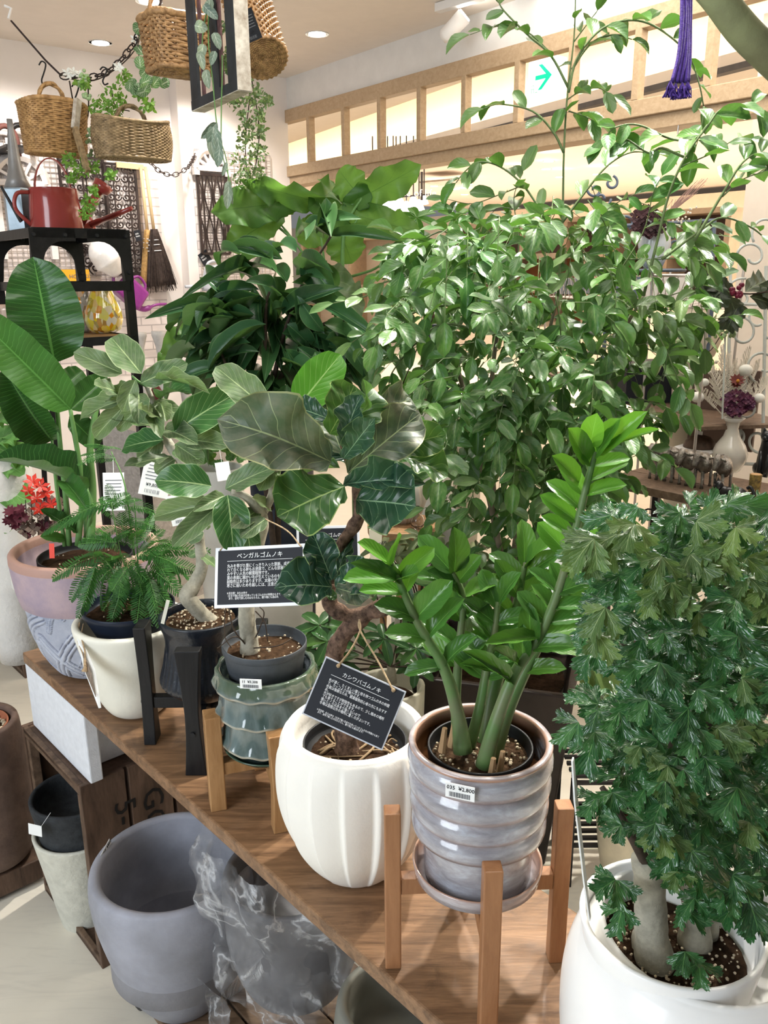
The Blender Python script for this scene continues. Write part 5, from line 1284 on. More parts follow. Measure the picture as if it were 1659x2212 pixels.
# hand-placed arching shoots (pixel x, y, offset from the plant's depth)
SH = [([(1205,640),(1215,480),(1218,330),(1226,200),(1240,80),(1244,-40)], 0.0, 3, .5),
 ([(1218,330),(1195,285),(1150,240),(1080,225),(1045,235)], 0.0, 5, .2), ([(1228,190),(1190,120),(1140,75),(1090,25),(1075,0)], 0, 6, .2), ([(1190,115),(1140,70),(1080,55),(1015,75)], .02, 5, .3),
 ([(1228,200),(1245,130),(1290,70),(1345,45),(1400,50),(1455,85),(1490,125),(1510,180),(1520,230)], -.05, 13, .15), ([(1236,150),(1262,110),(1290,85),(1330,75),(1365,85)], 0, 4, .3), ([(1226,215),(1250,200),(1290,190),(1320,205)], .03, 5, .2), ([(1228,240),(1260,250),(1285,262)], 0, 4, .2), ([(1240,90),(1270,50),(1300,10)], 0, 4, .2),
 ([(1390,640),(1420,520),(1445,420),(1480,340),(1530,270),(1560,235),(1620,225),(1650,245)], -.25, 9, .35), ([(1520,230),(1518,260),(1500,330)], -.15, 3, .3), ([(1530,270),(1500,300),(1450,300),(1380,270),(1330,275),(1305,300)], -.2, 8, .1), ([(1470,360),(1540,330),(1590,300),(1620,300)], -.2, 5, .2),
 ([(1480,340),(1430,320),(1400,330),(1350,300),(1310,310)], -.2, 5, .2), ([(1500,520),(1560,420),(1605,350),(1650,330),(1690,350)], -.3, 7, .3), ([(1560,425),(1600,390),(1650,370)], -.3, 4, .2), ([(1430,560),(1510,500),(1560,470),(1620,490),(1659,520)], -.25, 6, .2),
 ([(1215,480),(1260,420),(1310,360),(1360,330),(1410,330)], -.1, 6, .2), ([(1216,500),(1180,470),(1130,400),(1080,360),(1035,350),(1005,370),(985,395)], 0, 9, .2), ([(1130,400),(1080,420),(1020,440),(965,430)], .05, 5, .2), ([(1240,540),(1280,480),(1330,440),(1370,420)], -.1, 6, .2),
 ([(1330,600),(1390,500),(1410,420),(1430,380)], -.15, 6, .2), ([(1110,640),(1120,520),(1110,430),(1130,370)], .0, 6, .3), ([(1090,700),(1080,560),(1040,480),(980,455)], .0, 7, .2), ([(1060,560),(1010,540),(960,500),(900,520),(850,500)], .1, 6, .2),
 ([(1060,650),(980,620),(900,600),(830,610),(790,640),(720,655)], -.1, 9, .15), ([(1050,680),(960,660),(880,680),(820,700),(760,740)], -.15, 7, .15), ([(1060,720),(960,700),(900,740),(850,800),(840,830)], -.15, 7, .15), ([(1020,640),(930,570),(880,555),(840,545)], .05, 6, .2),
 ([(1430,700),(1480,690),(1530,690),(1600,680)], -.15, 5, .2), ([(1380,650),(1440,640),(1500,620),(1540,600)], -.1, 6, .2), ([(1420,720),(1440,760),(1470,830),(1490,870)], -.3, 8, .1), ([(1200,640),(1210,700),(1212,780),(1215,850)], -.3, 8, .1), ([(1380,860),(1440,880),(1480,900)], -.2, 5, .1), ([(1350,560),(1420,560),(1490,560),(1530,590)], -.1, 6, .1), ([(1360,640),(1330,720),(1290,700)], -.25, 4, .2)]
m_twig = mat('green_brown_twig', (.11,.16,.06), .6, var=.25, vscale=30)
mbt = MB()
for l, dy, n, first in SH:
    pts = [PYp(x, y, YJ + dy) for x, y in l]; c = catmull(pts, 5); r0 = .0032 if len(l) > 4 else .0018
    o = MB().tube(c, lerp_list([r0, r0*.4], len(c)), 6).build('branch', m_twig, p8, True)
    compound(pts, n, .056, rnd.choice((-1,1)), 55, first=first)
# main stems
for l in ([(1080,1425,0),(1075,1200,0),(1060,950,0),(1070,750,0),(1110,640,0)], [(1100,1425,.03),(1110,1200,.05),(1150,950,.05),(1180,750,.03),(1205,640,0)], [(1120,1425,.05),(1150,1200,.05),(1260,950,-.02),(1330,750,-.1),(1390,640,-.2)], [(1095,1425,-.03),(1090,1250,-.04),(1040,1000,-.06),(990,800,-.08),(960,700,-.1)], [(1110,1425,0),(1200,1150,-.08),(1330,980,-.1),(1420,850,-.15)]):
    stalk(p8, pts_Y(l, YJ), (.010,.007,.003), mat('jasmine_stem_bark', (.20,.17,.12), .8, var=.2), 'stem', 8, 5)
# dense crown: sprays filling the volume
rj = random.Random(11)
def inJ(x, y):
    xl, xr = None, None
    rows = [(450,1000,1400),(520,880,1540),(600,830,1560),(680,810,1530),(760,850,1500),(840,910,1450),(920,930,1420),(1000,950,1400),(1060,940,1330),(1120,945,1290),(1180,960,1260),(1240,980,1240),(1300,1000,1220)]
    for (y0,a0,b0),(y1,a1,b1) in zip(rows, rows[1:]):
        if y0 <= y < y1:
            t = (y-y0)/(y1-y0); return a0+(a1-a0)*t < x < b0+(b1-b0)*t
    return False
k = 0
while k < 400:
    x = rj.uniform(800,1560); y = rj.uniform(450,1290)
    if not inJ(x, y): continue
    if y < 620 and rj.random() < .35: continue
    if x > 1330 and rj.random() < .35: continue
    k += 1
    dy = rj.uniform(-.42, .40); A = PYp(x, y, YJ + dy)
    cc = PYp(1130, y + 100, YJ); out = Vector((A.x-cc.x, (A.y-cc.y), 0)); out = out.normalized() if out.length > .02 else Vector((1,0,0))
    d = (out*rj.uniform(.3,1) + Vector((rj.uniform(-.5,.5), rj.uniform(-.5,.5), rj.uniform(-.9,.3)))).normalized(); L = rj.uniform(.08,.15)
    pts = [A - d*L*.5, A + Vector((0,0,.008)), A + d*L*.5 - Vector((0,0,.02))]
    MBt = mbt.tube(pts, [.0012,.001,.0006], 4)
    compound(pts, rj.randint(4,6), rj.uniform(.042,.060), rj.choice((-1,1)), 58, first=.05)
mbt.build('twigs', m_twig, p8, kind='stuff')
leafpool.sort(key=lambda q: depth(q[2]))
shown = [q for q in leafpool]
for i, (M, v, B) in enumerate(shown):
    if i < 290: putleaf(p8, JL[v], M)
    else: stJ.add(JL[v], M)
stJ.build('foliage', m_jas, p8)
# ---- umbrella-leaved fig (top centre) ----
m_umb = leafmat('umbellata_leaf', (.085,.20,.045), (.045,.12,.025), (.12,.27,.06), N=5, slope=.45, vw=.03, lat=.02, rough=.4, trans=.42, tcol=(.17,.36,.055), quilt=.5, hv=.12, edge=(.035,.09,.02))  # vein colour darkened to imitate light passing through the leaf
m_umd = leafmat('umbellata_dull_leaf', (.065,.13,.045), (.20,.30,.12), (.11,.19,.06), N=5, slope=.45, vw=.03, lat=.02, rough=.45, trans=.2, dust=(.16,.17,.11), quilt=.5, hv=.12)  # duller grey-green leaf colour with dusty patches
def heartw(t):
    if t <= 0 or t >= 1: return 0
    return .5*min(1, (math.sin(math.pi*min(1, (t+.03)/1.03))**.55))*(1 if t < .75 else 1-((t-.75)/.25)**2*.35)*(1 + .07*math.sin(t*31))
def uset(mt): return [leafmesh('umbellata_leaf', mt, w=heartw, nv=18, nu=5, droop=dr, fold=.1, wave=wv, wf=3, heart=.35, seed=k+3) for k, (dr, wv) in enumerate(((.15,.10),(.32,.13)))]
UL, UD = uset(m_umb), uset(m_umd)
YU = 2.75
cU = PYp(745, 1230, YU); 
def back_pot(name, cx, row, Y, rpx, label, mt, plantlabel, hfac=1.0, z0=0, cat='flower pot'):
    c = PYp(cx, row, Y); r = rpx*depth(c)/F; ax = Ax.at(c.x, c.y, z0)
    rt = empty(name, ax.c(), label, cat); h = c.z - z0
    mb, ri, zi = potmesh(ax, [(r*.62, z0), (r*.70, z0+h*.1), (r*.88, z0+h*.5), (r*.98, z0+h*.85), (r, c.z)], .012, .04, n=40); mb.build('pot_body', mt, rt, True)
    return ax, ri, zi, c.z
m_wpot = mat('off_white_pot', (.74,.72,.66), .55, var=.05)
axU, ru, zu, _ = back_pot('flower_pot', 770, 1250, YU, 62, 'off-white pot far behind the fiddle-leaf fig holding the umbrella-leaved fig', m_wpot, '')
p9 = empty('potted_umbellata_fig', axU.c(zu), 'tall fig with very large thin heart-shaped bright green leaves at top centre', 'potted plant'); soil(p9, axU, zu+.004, ru*.85, m_soil, 0)
stalk(p9, pts_Y([(770,1262,0),(765,1000,0),(750,750,0),(740,602,0),(743,504,0),(758,465,0),(782,428,0)], YU), (.012,.010,.007,.005,.004), m_stemg, 'trunk', 9, 5)
for l in ([(750,760,0),(700,620,0),(631,515,0),(583,460,0)], [(742,602,0),(800,585,-.05),(860,560,-.1),(950,600,-.15)], [(743,504,0),(765,485,0),(775,467,0)], [(720,680,0),(700,560,0),(684,437,0)], [(735,720,0),(600,700,-.05),(480,645,-.1),(440,690,-.1)], [(631,515,0),(600,490,0),(579,480,0)]):
    stalk(p9, pts_Y(l, YU), (.005,.0025), m_stemg, 'branch', 7)
for a in [(600,440,462,455,84,-.05,-.2,0,.15,UL),(590,452,632,408,70,-.02,.02,0,.1,UL),(690,438,522,394,52,0,-.15,-35,.2,UL),(684,437,740,395,70,0,.1,20,.2,UL),(781,427,908,360,74,0,-.08,20,.1,UL),(779,427,728,365,78,0,.05,-20,.1,UL),(772,466,908,502,66,0,-.1,0,.2,UL),
          (582,478,492,532,72,-.05,-.12,0,.1,UL),(735,500,762,572,84,0,.02,0,.1,UL),(715,480,640,520,70,.05,.05,0,.2,UL),(962,618,826,524,70,-.15,-.25,25,.9,UD),(688,592,778,668,92,-.05,-.15,0,.6,UD),(447,682,342,782,64,-.1,-.25,0,.5,UL),(480,640,402,668,30,-.1,-.2,0,.5,UL),(700,470,768,440,60,.1,.1,0,.3,UD),
          (660,560,700,600,60,.05,.0,0,.3,UL),(600,700,660,760,60,.0,-.05,0,.5,UD)]:
    yleaf(p9, a[9], YU, *a[:5], dyb=a[5], dyt=a[6], roll=a[7], up=a[8])
# ---- drooping dark ficus ----
m_alii = leafmat('long_ficus_leaf', (.036,.115,.042), (.13,.26,.09), (.09,.19,.06), N=14, slope=.3, vw=.04, lat=.008, rough=.30, trans=.14, quilt=.15, hv=.35, edge=(.10,.18,.07))
wA = ovate(.45, .34, 1.1)
AL = [leafmesh('long_ficus_leaf', m_alii, w=wA, nv=11, nu=2, droop=d, fold=f, wave=.02, wf=1.5, curl=c_, seed=k) for k, (d, f, c_) in enumerate(((.3,.35,.1),(.6,.3,.3),(.15,.45,.2),(.45,.25,.0)))]
YF = 2.35
axF, rf, zf, _ = back_pot('flower_pot', 600, 1235, YF, 75, 'off-white pot behind the banyan figs holding the drooping dark fig', m_wpot, '')
p10 = empty('potted_long_leaved_fig', axF.c(zf), 'bushy fig with long drooping dark leaves left of the umbrella-leaved fig', 'potted plant'); soil(p10, axF, zf+.004, rf*.85, m_soil, 0)
stems10 = [[(600,1245,0),(575,1050,0),(565,900,0),(572,760,0),(575,660,0),(582,630,0)], [(600,1245,.02),(600,1000,.02),(590,850,.03),(600,780,.02),(620,700,0),(660,600,0),(715,510,-.02)], [(585,1100,0),(540,900,-.05),(505,830,-.08),(470,740,-.1)], [(590,850,.02),(640,760,.02),(700,700,.02),(760,690,0)]]
for l in stems10: stalk(p10, pts_Y(l, YF), (.010,.008,.005,.003), m_dark_bark, 'stem', 8, 5)
LF = [(715,512,642,478,0,28),(690,490,712,432,30,36),(660,520,656,462,0,28),(700,515,718,395+45,0,32),(715,508,836,500,0,22),(715,512,700,440,0,30),(640,545,590,515,0,32),(610,560,490,520,0,30),(570,540,492,520,0,26),(520,548,445,535,0,26),(590,560,520,545,0,34),(612,545,545,535,0,30),
 (600,590,510,555,0,34),(560,605,455,565,0,28),(545,610,470,550,0,24),(484,600,415,583,0,24),(500,640,447,598,0,26),(545,640,410,668,0,26),(560,625,450,640,0,28),(575,650,480,690,0,30),(550,680,435,720,0,30),(575,700,430,780,0,34),(545,705,462,780,0,32),(560,760,420,772,0,28),(540,740,440,825-60,0,30),
 (500,720,402,760,0,28),(590,720,560,640,0,28),(600,700,640,620,0,34),(610,680,700,610,0,32),(640,640,720,618,0,30),(650,665,742,640,0,34),(660,560,716,632,0,50),(690,560,715,640,0,44),(600,745,632,690+70,0,36),(585,730,578,790,0,32),(610,720,672,730,0,34),(620,700,690,760,0,34),(640,700,670,720,0,30),
 (560,800,510,880,0,36),(575,810,530,900-20,0,30),(590,800,590,880,0,36),(600,790,640,860,0,36),(610,780,690,800,0,32),(640,760,725,800,0,34),(660,740,745,760,0,34),(620,830,600,930,0,36),(560,850,520,940,0,32),(590,860,640,930,0,34),(600,900,560,980,0,32),(640,830,700,880,0,34),(660,800,720,850,0,34),
 (505,830,470,870,0,28),(505,820,455,800,0,28),(540,780,480,830,0,32),(470,740,420,800,0,28),(480,745,500,800,0,28),(600,640,560,590,0,30),(620,610,590,560,0,30),(650,590,700,560,0,28),(640,600,690,590,0,26),(700,700,770,720,0,34),(760,690,800,740,0,34),(730,700,780,790,0,36),(700,710,740,820,0,36),(680,760,740,850,0,36)]
for bx, by, tx, ty, ro, w in LF: yleaf(p10, AL, YF, bx, by, tx, ty, w*1.25, rnd.uniform(-.12,.12), rnd.uniform(-.2,.15), ro + rnd.uniform(-25,25), .7)
for k in range(120):
    a = rnd.uniform(0, 6.28); q = rnd.uniform(.15,1); x = 585 + 165*q*math.cos(a); y = 745 + 165*q*math.sin(a)*1.0; l_ = rnd.uniform(60,105)
    dx = math.cos(a)*.8 + rnd.uniform(-.4,.4); dy_ = .55 + rnd.uniform(-.6,.5); h_ = math.hypot(dx, dy_)
    yleaf(p10, AL, YF, x, y, x + dx/h_*l_, y + dy_/h_*l_, rnd.uniform(30,42), rnd.uniform(-.12,.22), rnd.uniform(-.12,.25), rnd.uniform(-40,40), .7)
# ---- schefflera and small plants behind the middle of the board ----
m_sch = leafmat('schefflera_leaf', (.040,.12,.035), (.14,.26,.08), (.10,.20,.06), N=8, slope=.3, vw=.05, lat=.006, rough=.3, trans=.15, quilt=.1, hv=.35)
m_schp = leafmat('pale_schefflera_leaf', (.16,.21,.10), (.26,.32,.17), (.16,.22,.10), N=8, slope=.3, vw=.05, lat=.006, rough=.45, trans=.12, quilt=.1, hv=.2)
wC = ovate(.5, .3, .9)
SC = [leafmesh('schefflera_leaf', m_sch, w=wC, nv=8, nu=2, droop=d, fold=.2, wave=.02, seed=k) for k, d in enumerate((.15,.3))]
SCP = [leafmesh('schefflera_leaf', m_schp, w=wC, nv=8, nu=2, droop=d, fold=.2, wave=.02, seed=k) for k, d in enumerate((.15,.3))]
def whorl(parent, cx, cy, Y, n, lpx, wpx, ms, tilt=.5, a0=0, stem=None):
    B = PYp(cx, cy, Y); s = depth(B)/F
    for k in range(n):
        a = a0 + 6.283*k/n + rnd.uniform(-.15,.15); dx, dy = math.cos(a), math.sin(a)*tilt
        T = B + RT*dx*lpx*s - UP*(dy*lpx*s) + Vector((0,0,-.18*lpx*s)) + Vector((0,-1,0))*(math.sin(a)*lpx*s*.5)
        putleaf(parent, ms[k % 2], leafmtx(B, T, wpx*s, Vector((0,0,1)) + (CAM-B).normalized()*.8))
    if stem: MB().tube(catmull([PYp(*stem[0], Y), PYp((stem[0][0]+cx)/2 + 8, (stem[0][1]+cy)/2, Y), B], 5), .0022, 5).build('branch', m_dark_bark, parent, True)
YS = 1.85
axS, rs_, zs_, _ = back_pot('flower_pot', 840, 1480, YS, 78, 'pale cream pot on the floor behind the white fluted pot, holding a schefflera', mat('pale_cream_pot', (.68,.65,.52), .55, var=.06), '')
p11 = empty('potted_schefflera', axS.c(zs_), 'small schefflera with radiating leaflets and a looped grey stem, seen behind the fluted pot', 'potted plant'); soil(p11, axS, zs_+.004, rs_*.85, m_soil, 0)
stalk(p11, pts_Y([(848,1475,0),(845,1420,0),(858,1360,0),(862,1320,0),(850,1295,0),(825,1285,0),(800,1290,0)], YS), (.011,.010,.010,.009,.007), m_pale_bark, 'trunk', 10, 5, .1)
for a in [(708,1385,6,62,24,0),(830,1380,6,58,22,.3),(835,1425,6,48,20,.5),(690,1350,6,66,26,.9),(900,1400,6,50,20,.2),(880,1340,6,50,20,.7),(760,1345,6,60,24,.1),(890,1300,6,56,20,0),(730,1430,6,60,24,.4),(900,1440,5,46,20,.6),(700,1450,5,50,20,.2),(660,1400,5,60,24,.8),(800,1250,6,50,18,.4),(640,1460,5,50,22,.3),(870,1250,6,60,18,.2)]:
    whorl(p11, *a[:2], YS + rnd.uniform(-.1,.15), a[2], a[3], a[4], SC, .6, a[5], ((845,1440),))
YT = 2.3
axT, rt_, zt_2, _ = back_pot('flower_pot', 905, 1330, YT, 60, 'off-white pot further back holding the pale-leaved schefflera', m_wpot, '')
p12 = empty('potted_schefflera', axT.c(zt_2), 'pale dusty-leaved schefflera spreading below the wood-slice table', 'potted plant'); soil(p12, axT, zt_2+.004, rt_*.85, m_soil, 0)
for a in [(900,1180,8,75,16,0),(860,1200,7,66,16,.4),(940,1210,8,70,16,.2),(880,1230,7,66,16,.7),(960,1180,7,60,15,.1),(830,1180,7,60,15,.3),(910,1160,7,60,14,.5),(980,1230,7,60,16,.5),(1020,1190,7,60,15,.3)]:
    whorl(p12, *a[:2], YT + rnd.uniform(-.1,.1), a[2], a[3], a[4], SCP, .45, a[5], ((905,1325),))
# far-left pot with round-leaved plant and red flowers
YL = 2.15
axL, rl_, zl_, ztl = back_pot('flower_pot', -14, 985, YL, 74, 'white textured pot at the left edge behind the strelitzia', mat('white_honeycomb_pot', (.74,.72,.68), .7, var=.05, bmp=.8, bscale=60), '', z0=.46)
p13 = empty('potted_geranium', axL.c(zl_), 'round pale-green leaves of the plant in the textured white pot at the left edge', 'potted plant'); soil(p13, axL, zl_+.004, rl_*.85, m_soil, 0)
m_ger = leafmat('round_pale_leaf', (.11,.27,.07), (.28,.42,.18), (.15,.32,.09), N=4, slope=.7, vw=.03, lat=.03, rough=.5, trans=.25, quilt=.6, hv=.15)
GL = [leafmesh('round_leaf', m_ger, w=heartw, nv=12, nu=4, droop=.1, fold=.05, wave=.12, wf=4, heart=.4, seed=k) for k in range(2)]
for a in [(10,1060,60,1080,70),(5,1030,-40,1075,80),(-10,870,34,835,60),(5,900,36,880,66),(10,940,60,930,70),(-20,960,30,985,60),(0,1000,50,1020,50),(30,1110,10,1150,30),(20,930,110,905,60),(10,985,95,975,60),(-30,820,30,850,60)]:
    yleaf(p13, GL, YL, *a, dyb=-.02, dyt=-.08)
stalk(p13, pts_Y([(-14,992,0),(0,960,0),(10,930,0)], YL), (.005,.003), m_stemg, 'stem')
# red and purple artificial flowers
YR = 2.05
m_redf = mat('scarlet_petals', (.55,.03,.015), .5, var=.2); m_plum = mat('plum_petals', (.10,.012,.025), .55, var=.3); m_duskl = mat('dusky_leaf', (.16,.11,.085), .6, var=.25)
cR = PYp(85, 1165, YR); bx_ = Ax.at(cR.x, cR.y, cR.z-.16)
tr_ = MB(); 
rtb_ = empty('flower_box', cR - Vector((0,0,.16)), 'pale box of scarlet and plum artificial flowers behind the lavender pot', 'flower box')
MB().box(cR - Vector((0,-.02,.10)), (.26,.14,.10), Rb).build('box', m_wpot, rtb_, bevel=.004)
def starflower(parent, c, r, mt, n=6, name='flower', up=None):
    mb = MB(); Nn = ((CAM-c).normalized() + Vector((0,0,.6)) + Vector((rnd.uniform(-.5,.5), 0, rnd.uniform(-.3,.3)))).normalized(); R = surf_frame(Nn)
    for k in range(n):
        a = 6.283*k/n; d = Vector((math.cos(a), math.sin(a), .25)); s = Vector((-math.sin(a), math.cos(a), 0))
        wp = .42 if n <= 4 else .24; q = [c, c + R @ (d*r*.55 + s*r*wp), c + R @ (d*r), c + R @ (d*r*.55 - s*r*wp)]; mb.add(q + [p + R @ Vector((0,0,-.0015)) for p in q], [(0,3,2,1),(4,5,6,7),(0,1,5,4),(1,2,6,5),(2,3,7,6),(3,0,4,7)])
    return mb.build(name, mt, parent)
for x, y, r in ((70,1040,20),(88,1050,20),(78,1075,22),(100,1065,18),(86,1100,20),(60,1060,16),(110,1090,18)): starflower(rtb_, PYp(x, y, YR-.05), r*YR/F, m_redf, 6)
for x, y, r in ((22,1105,16),(30,1122,18),(40,1110,16),(50,1118,14),(34,1135,14),(18,1125,14),(44,1100,14)): starflower(rtb_, PYp(x, y, YR-.06), r*YR/F, m_plum, 9)
for k in range(26): 
    x, y = rnd.uniform(45,150), rnd.uniform(1085,1160); a = rnd.uniform(0,6.28)
    starflower(rtb_, PYp(x, y, YR+rnd.uniform(-.04,.05)), 17*YR/F, m_duskl if k % 3 else m_plum, 4, 'dry_leaf')
for k in range(7): MB().tube([PYp(60+12*k, 1165, YR), PYp(55+12*k, 1080, YR-.03)], .0012, 5).build('wire_stem', m_dark_bark, rtb_)
# price cards hanging among the banyan leaves
def card(px, py, d, wpx, hpx, rollang, label, lines=True, mt=None, yaw=0):
    c = P(px, py, d); s = d/F; n = (CAM-c).normalized(); n = Matrix.Rotation(yaw, 3, 'Z') @ n
    R = surf_frame(n) @ Matrix.Rotation(rollang, 3, 'Z')
    o = MB().box(c, (wpx*s, hpx*s, .0008), R).build('price_card', mt or m_lblpaper); tag(o, label, 'tag')
    if lines:
        w, h = wpx*s, hpx*s; mb = MB(); rr = random.Random(int(px))
        for k in range(5): mb.box(c + R @ Vector((0, h*(.30-.09*k), .0006)), (w*rr.uniform(.6,.8), h*.022, .0003), R)
        mb.build('print', m_bar, o)
        text('¥9,800' if hpx > 80 else 'SALE', c + R @ Vector((-w*.3, -h*.25, .0006)), R, h*.12, m_ink, o)
        mb = MB(); x = -w*.3
        while x < w*.2: mb.box(c + R @ Vector((x, -h*.38, .0006)), (w*.015, h*.10, .0003), R); x += w*rr.choice((.03,.045,.06))
        mb.build('barcode', m_bar, o)
    MB().tube([c + R @ Vector((0, hpx*s*.45, .0006)), c + R @ Vector((0, hpx*s*.5 + .03, -.01))], .0004, 4).build('string', m_lblpaper, o)
    return o
card(246, 1062, 1.66, 44, 82, -.07, 'white care-symbol card with handwritten title hanging in the everfresh')
card(338, 1032, 1.62, 62, 82, -.28, 'tilted white price card hanging left of the banyan leaf cluster')
card(388, 1100, 1.50, 46, 66, .16, 'white barcode card hanging under the large dark banyan leaf')
card(1232, 1252, 1.16, 88, 120, .25, 'large blank white card behind the zz plant stems', False)
card(1266, 1332, 1.18, 86, 74, .22, 'second blank white card below the larger one behind the zz plant', False)
card(482, 1018, 1.9, 30, 40, .1, 'small pale card hanging behind the banyan leaves in the middle', False)
card(1180, 1205, 1.14, 34, 44, .3, 'small white card half hidden behind the zz leaves', False)
# ================= signs on the plants =================
m_black = mat('matt_black_card', (.014,.016,.022), .6, var=.05)
m_lam = mat('glossy_laminate_edge', (.55,.57,.62), .15, var=.02); m_cardw = mat('white_card', (.80,.82,.86), .3, var=.02)
m_wtext = mat('white_print', (.85,.86,.88), .5, var=0)
def sign(c00, c10, c01, label, title, body, foot, border, twine=None, tsize=.085, bsize=.058, tx=.45):
    "c00 top-left, c10 top-right, c01 bottom-left, points in space"
    x = (c10-c00); w = x.length; x.normalize(); y0 = c00-c01; h = y0.length; z = x.cross(y0).normalized(); y = z.cross(x)
    R = Matrix((x, y, z)).transposed(); c = c00 + x*w/2 - y*h/2
    rt = empty('plant_sign', c, label, 'sign')
    MB().box(c, (w, h, .0016), R).build('laminate', m_lam if border < .03 else m_cardw, rt, bevel=.0006)
    b = border*w; MB().box(c + z*.0011, (w-2*b, h-2*b, .0008), R).build('card', m_black, rt)
    P_ = lambda u, v: c + x*(u-.5)*w + y*(.5-v)*h + z*.0018
    text(title, P_(.5, .19), R, h*tsize, m_wtext, rt, align='CENTER')
    MB().box(P_(.5, .235), (w*.72, h*.006, .0003), R).build('rule', m_wtext, rt)
    text('\n'.join(body), P_(.14, .34), R, h*bsize, m_wtext, rt, sx=.80)
    text('\n'.join(foot), P_(.14, .84 if len(body) > 6 else .78), R, h*bsize*.66, m_wtext, rt, sx=.80)
    return rt, P_, z
d1 = 1.21
s1, Pf, z1_ = sign(P(466,1184,d1+.02), P(661,1174,d1-.01), P(483,1312,d1), 'white-bordered black plant description sign hung on the pale banyan trunk', 'ベンガルゴムノキ',
 ['丸みを帯びた葉にくっきり入った葉脈、成長につ','れて白くなる幹もお洒落で、どんな部屋にもなじ','みやすい人気の観葉植物です。','葉の表面に細かい毛が生えているのも特徴です。','耐陰性は多少ありますが、太陽の光が好きです。','寒さに弱いため冬越しには、注意が必要です。'],
 ['＊花言葉：永久の幸せ','（丈夫で強い生命力を持っているゴムの木の特徴からきて','　あり、自宅で楽しむのはもちろん、贈り物にも喜ばれ'], .035, tsize=.10, bsize=.068)
m_twine = mat('jute_twine', (.45,.32,.19), .9, var=.2, vscale=200)
for u in (.05, .95):
    MB().tube(catmull([Pf(u, .05), Pf(u*.6+.2, -.25) - z1_*.01, PYp(560,1115,Y4)], 5), .0011, 5).build('twine', m_twine, s1)
d2 = 1.06
s2, Pg, z2_ = sign(P(704,1417,d2+.01), P(878,1494,d2-.01), P(688,1552,d2), 'laminated black plant description sign hanging by jute twine in front of the fluted pot', 'カシワバゴムノキ',
 ['色が濃く、たくましい葉と枝を持つゴムの木の仲間','で、カッコよさが魅力です。','性質は強健なため、観葉植物初心者の方にもおすす','め。','光が好きですが耐陰性もあるので、少し暗めの場所','でも育てることができます。','寒いところはあまり強くないので','冬場は窓際以外の場所に置くのがよいです。'],
 ['＊花言葉：永久の幸せ（丈夫で強い生命力を持っているゴムの木の特徴から来て','　おり、自宅で楽しむのはもちろん、贈り物にも喜ばれます）'], .018, tsize=.085, bsize=.058)
kn = PYp(777, 1325, Y5) + Vector((0,-.02,0)); k2 = P(778, 1362, d2+.03)
for u, v in ((.18,.06),(.86,.06)):
    MB().tube(catmull([Pg(u, v) + z2_*.002, (Pg(u, v)+k2)/2 + Vector((.002,0,-.002)), k2, kn], 5), .0014, 6).build('twine', m_twine, s2)
    MB().ball(Pg(u, v) + z2_*.001, .0028, 8, 5).build('twine_knot', m_twine, s2)
d3 = 1.62
s3, Ph, _z = sign(P(640,1138,d3), P(776,1134,d3), P(645,1262,d3), 'white-bordered black sign half hidden behind the fiddle-leaf fig', 'フランスゴムの木', ['しっとりとした細い枝ぶりが','人気の観葉植物です。葉は','小さめで、成長が早く育てやす','いのが特徴。','乾燥にも強く、明るい場所で'], ['＊花言葉：永久の幸せ'], .04, tsize=.08, bsize=.06)
MB().tube([PZ(712, 1480, .05), Ph(.5, .98) - _z*.004], .003, 6).build('stake', m_dark, s3)
# black sign board behind the jasmine
s4, Pi, _z = sign(P(914,700,2.5), P(980,700,2.5), P(914,742,2.5), 'small black label hanging in front of the braided money tree', '　', ['発財樹（パキラ）','風水で金運を呼ぶ木'], [' '], .02, tsize=.1, bsize=.12)
# paper flag with handwriting
fl_ = P(812, 1146, 1.5)
vs = [P(797,1144,1.5), P(826,1144,1.5), P(822,1210,1.5), P(806,1247,1.5), P(800,1210,1.5)]
o = MB().prism(vs, (0,.0015,0)).build('paper_flag', mat('cream_paper', (.62,.58,.45), .6, var=.05)); tag(o, 'cream pointed paper label with handwriting right of the fluted-pot fig', 'tag')
text('Vivante', P(799,1186,1.495), surf_frame(Vector((0,-1,0))) @ Matrix.Rotation(.35, 3, 'Z'), .011, m_ink, o)
# diamond tag hanging on the cream pot
tw0 = P(176, 1345, 1.60)
vs = [P(164,1376,1.52), P(172,1400,1.50), P(192,1440,1.50), P(214,1528,1.48), P(180,1445,1.52)]
vs = [P(166,1378,1.55), P(182,1405,1.52), P(200,1448,1.50), P(213,1530,1.47), P(181,1446,1.52)]
o = MB().prism(vs, (.004,.002,0)).build('kraft_tag', m_lblpaper); tag(o, 'folded wood-grain tag hanging by jute twine on the cream pot', 'tag')
MB().prism([P(180,1408,1.516), P(197,1449,1.496), P(208,1505,1.476), P(184,1447,1.512)], (-.001,-.0008,0)).build('print', woodmat('printed_woodgrain', (.10,.07,.05), (.28,.22,.17), (8,8,1), 20), o)
MB().tube(catmull([P(172,1345,1.60), P(168,1380,1.56), P(180,1415,1.52), P(186,1440,1.50)], 6), .0016, 6).build('twine', m_twine, o)
MB().tube(catmull([P(180,1348,1.60), P(176,1375,1.55), P(183,1405,1.52), P(184,1438,1.50)], 6), .0014, 6).build('twine', m_twine, o)
MB().tube([P(182,1425,1.51), P(184,1442,1.50), P(183,1450,1.50)], [.0016,.003,.006], 8).build('tassel', m_twine, o)
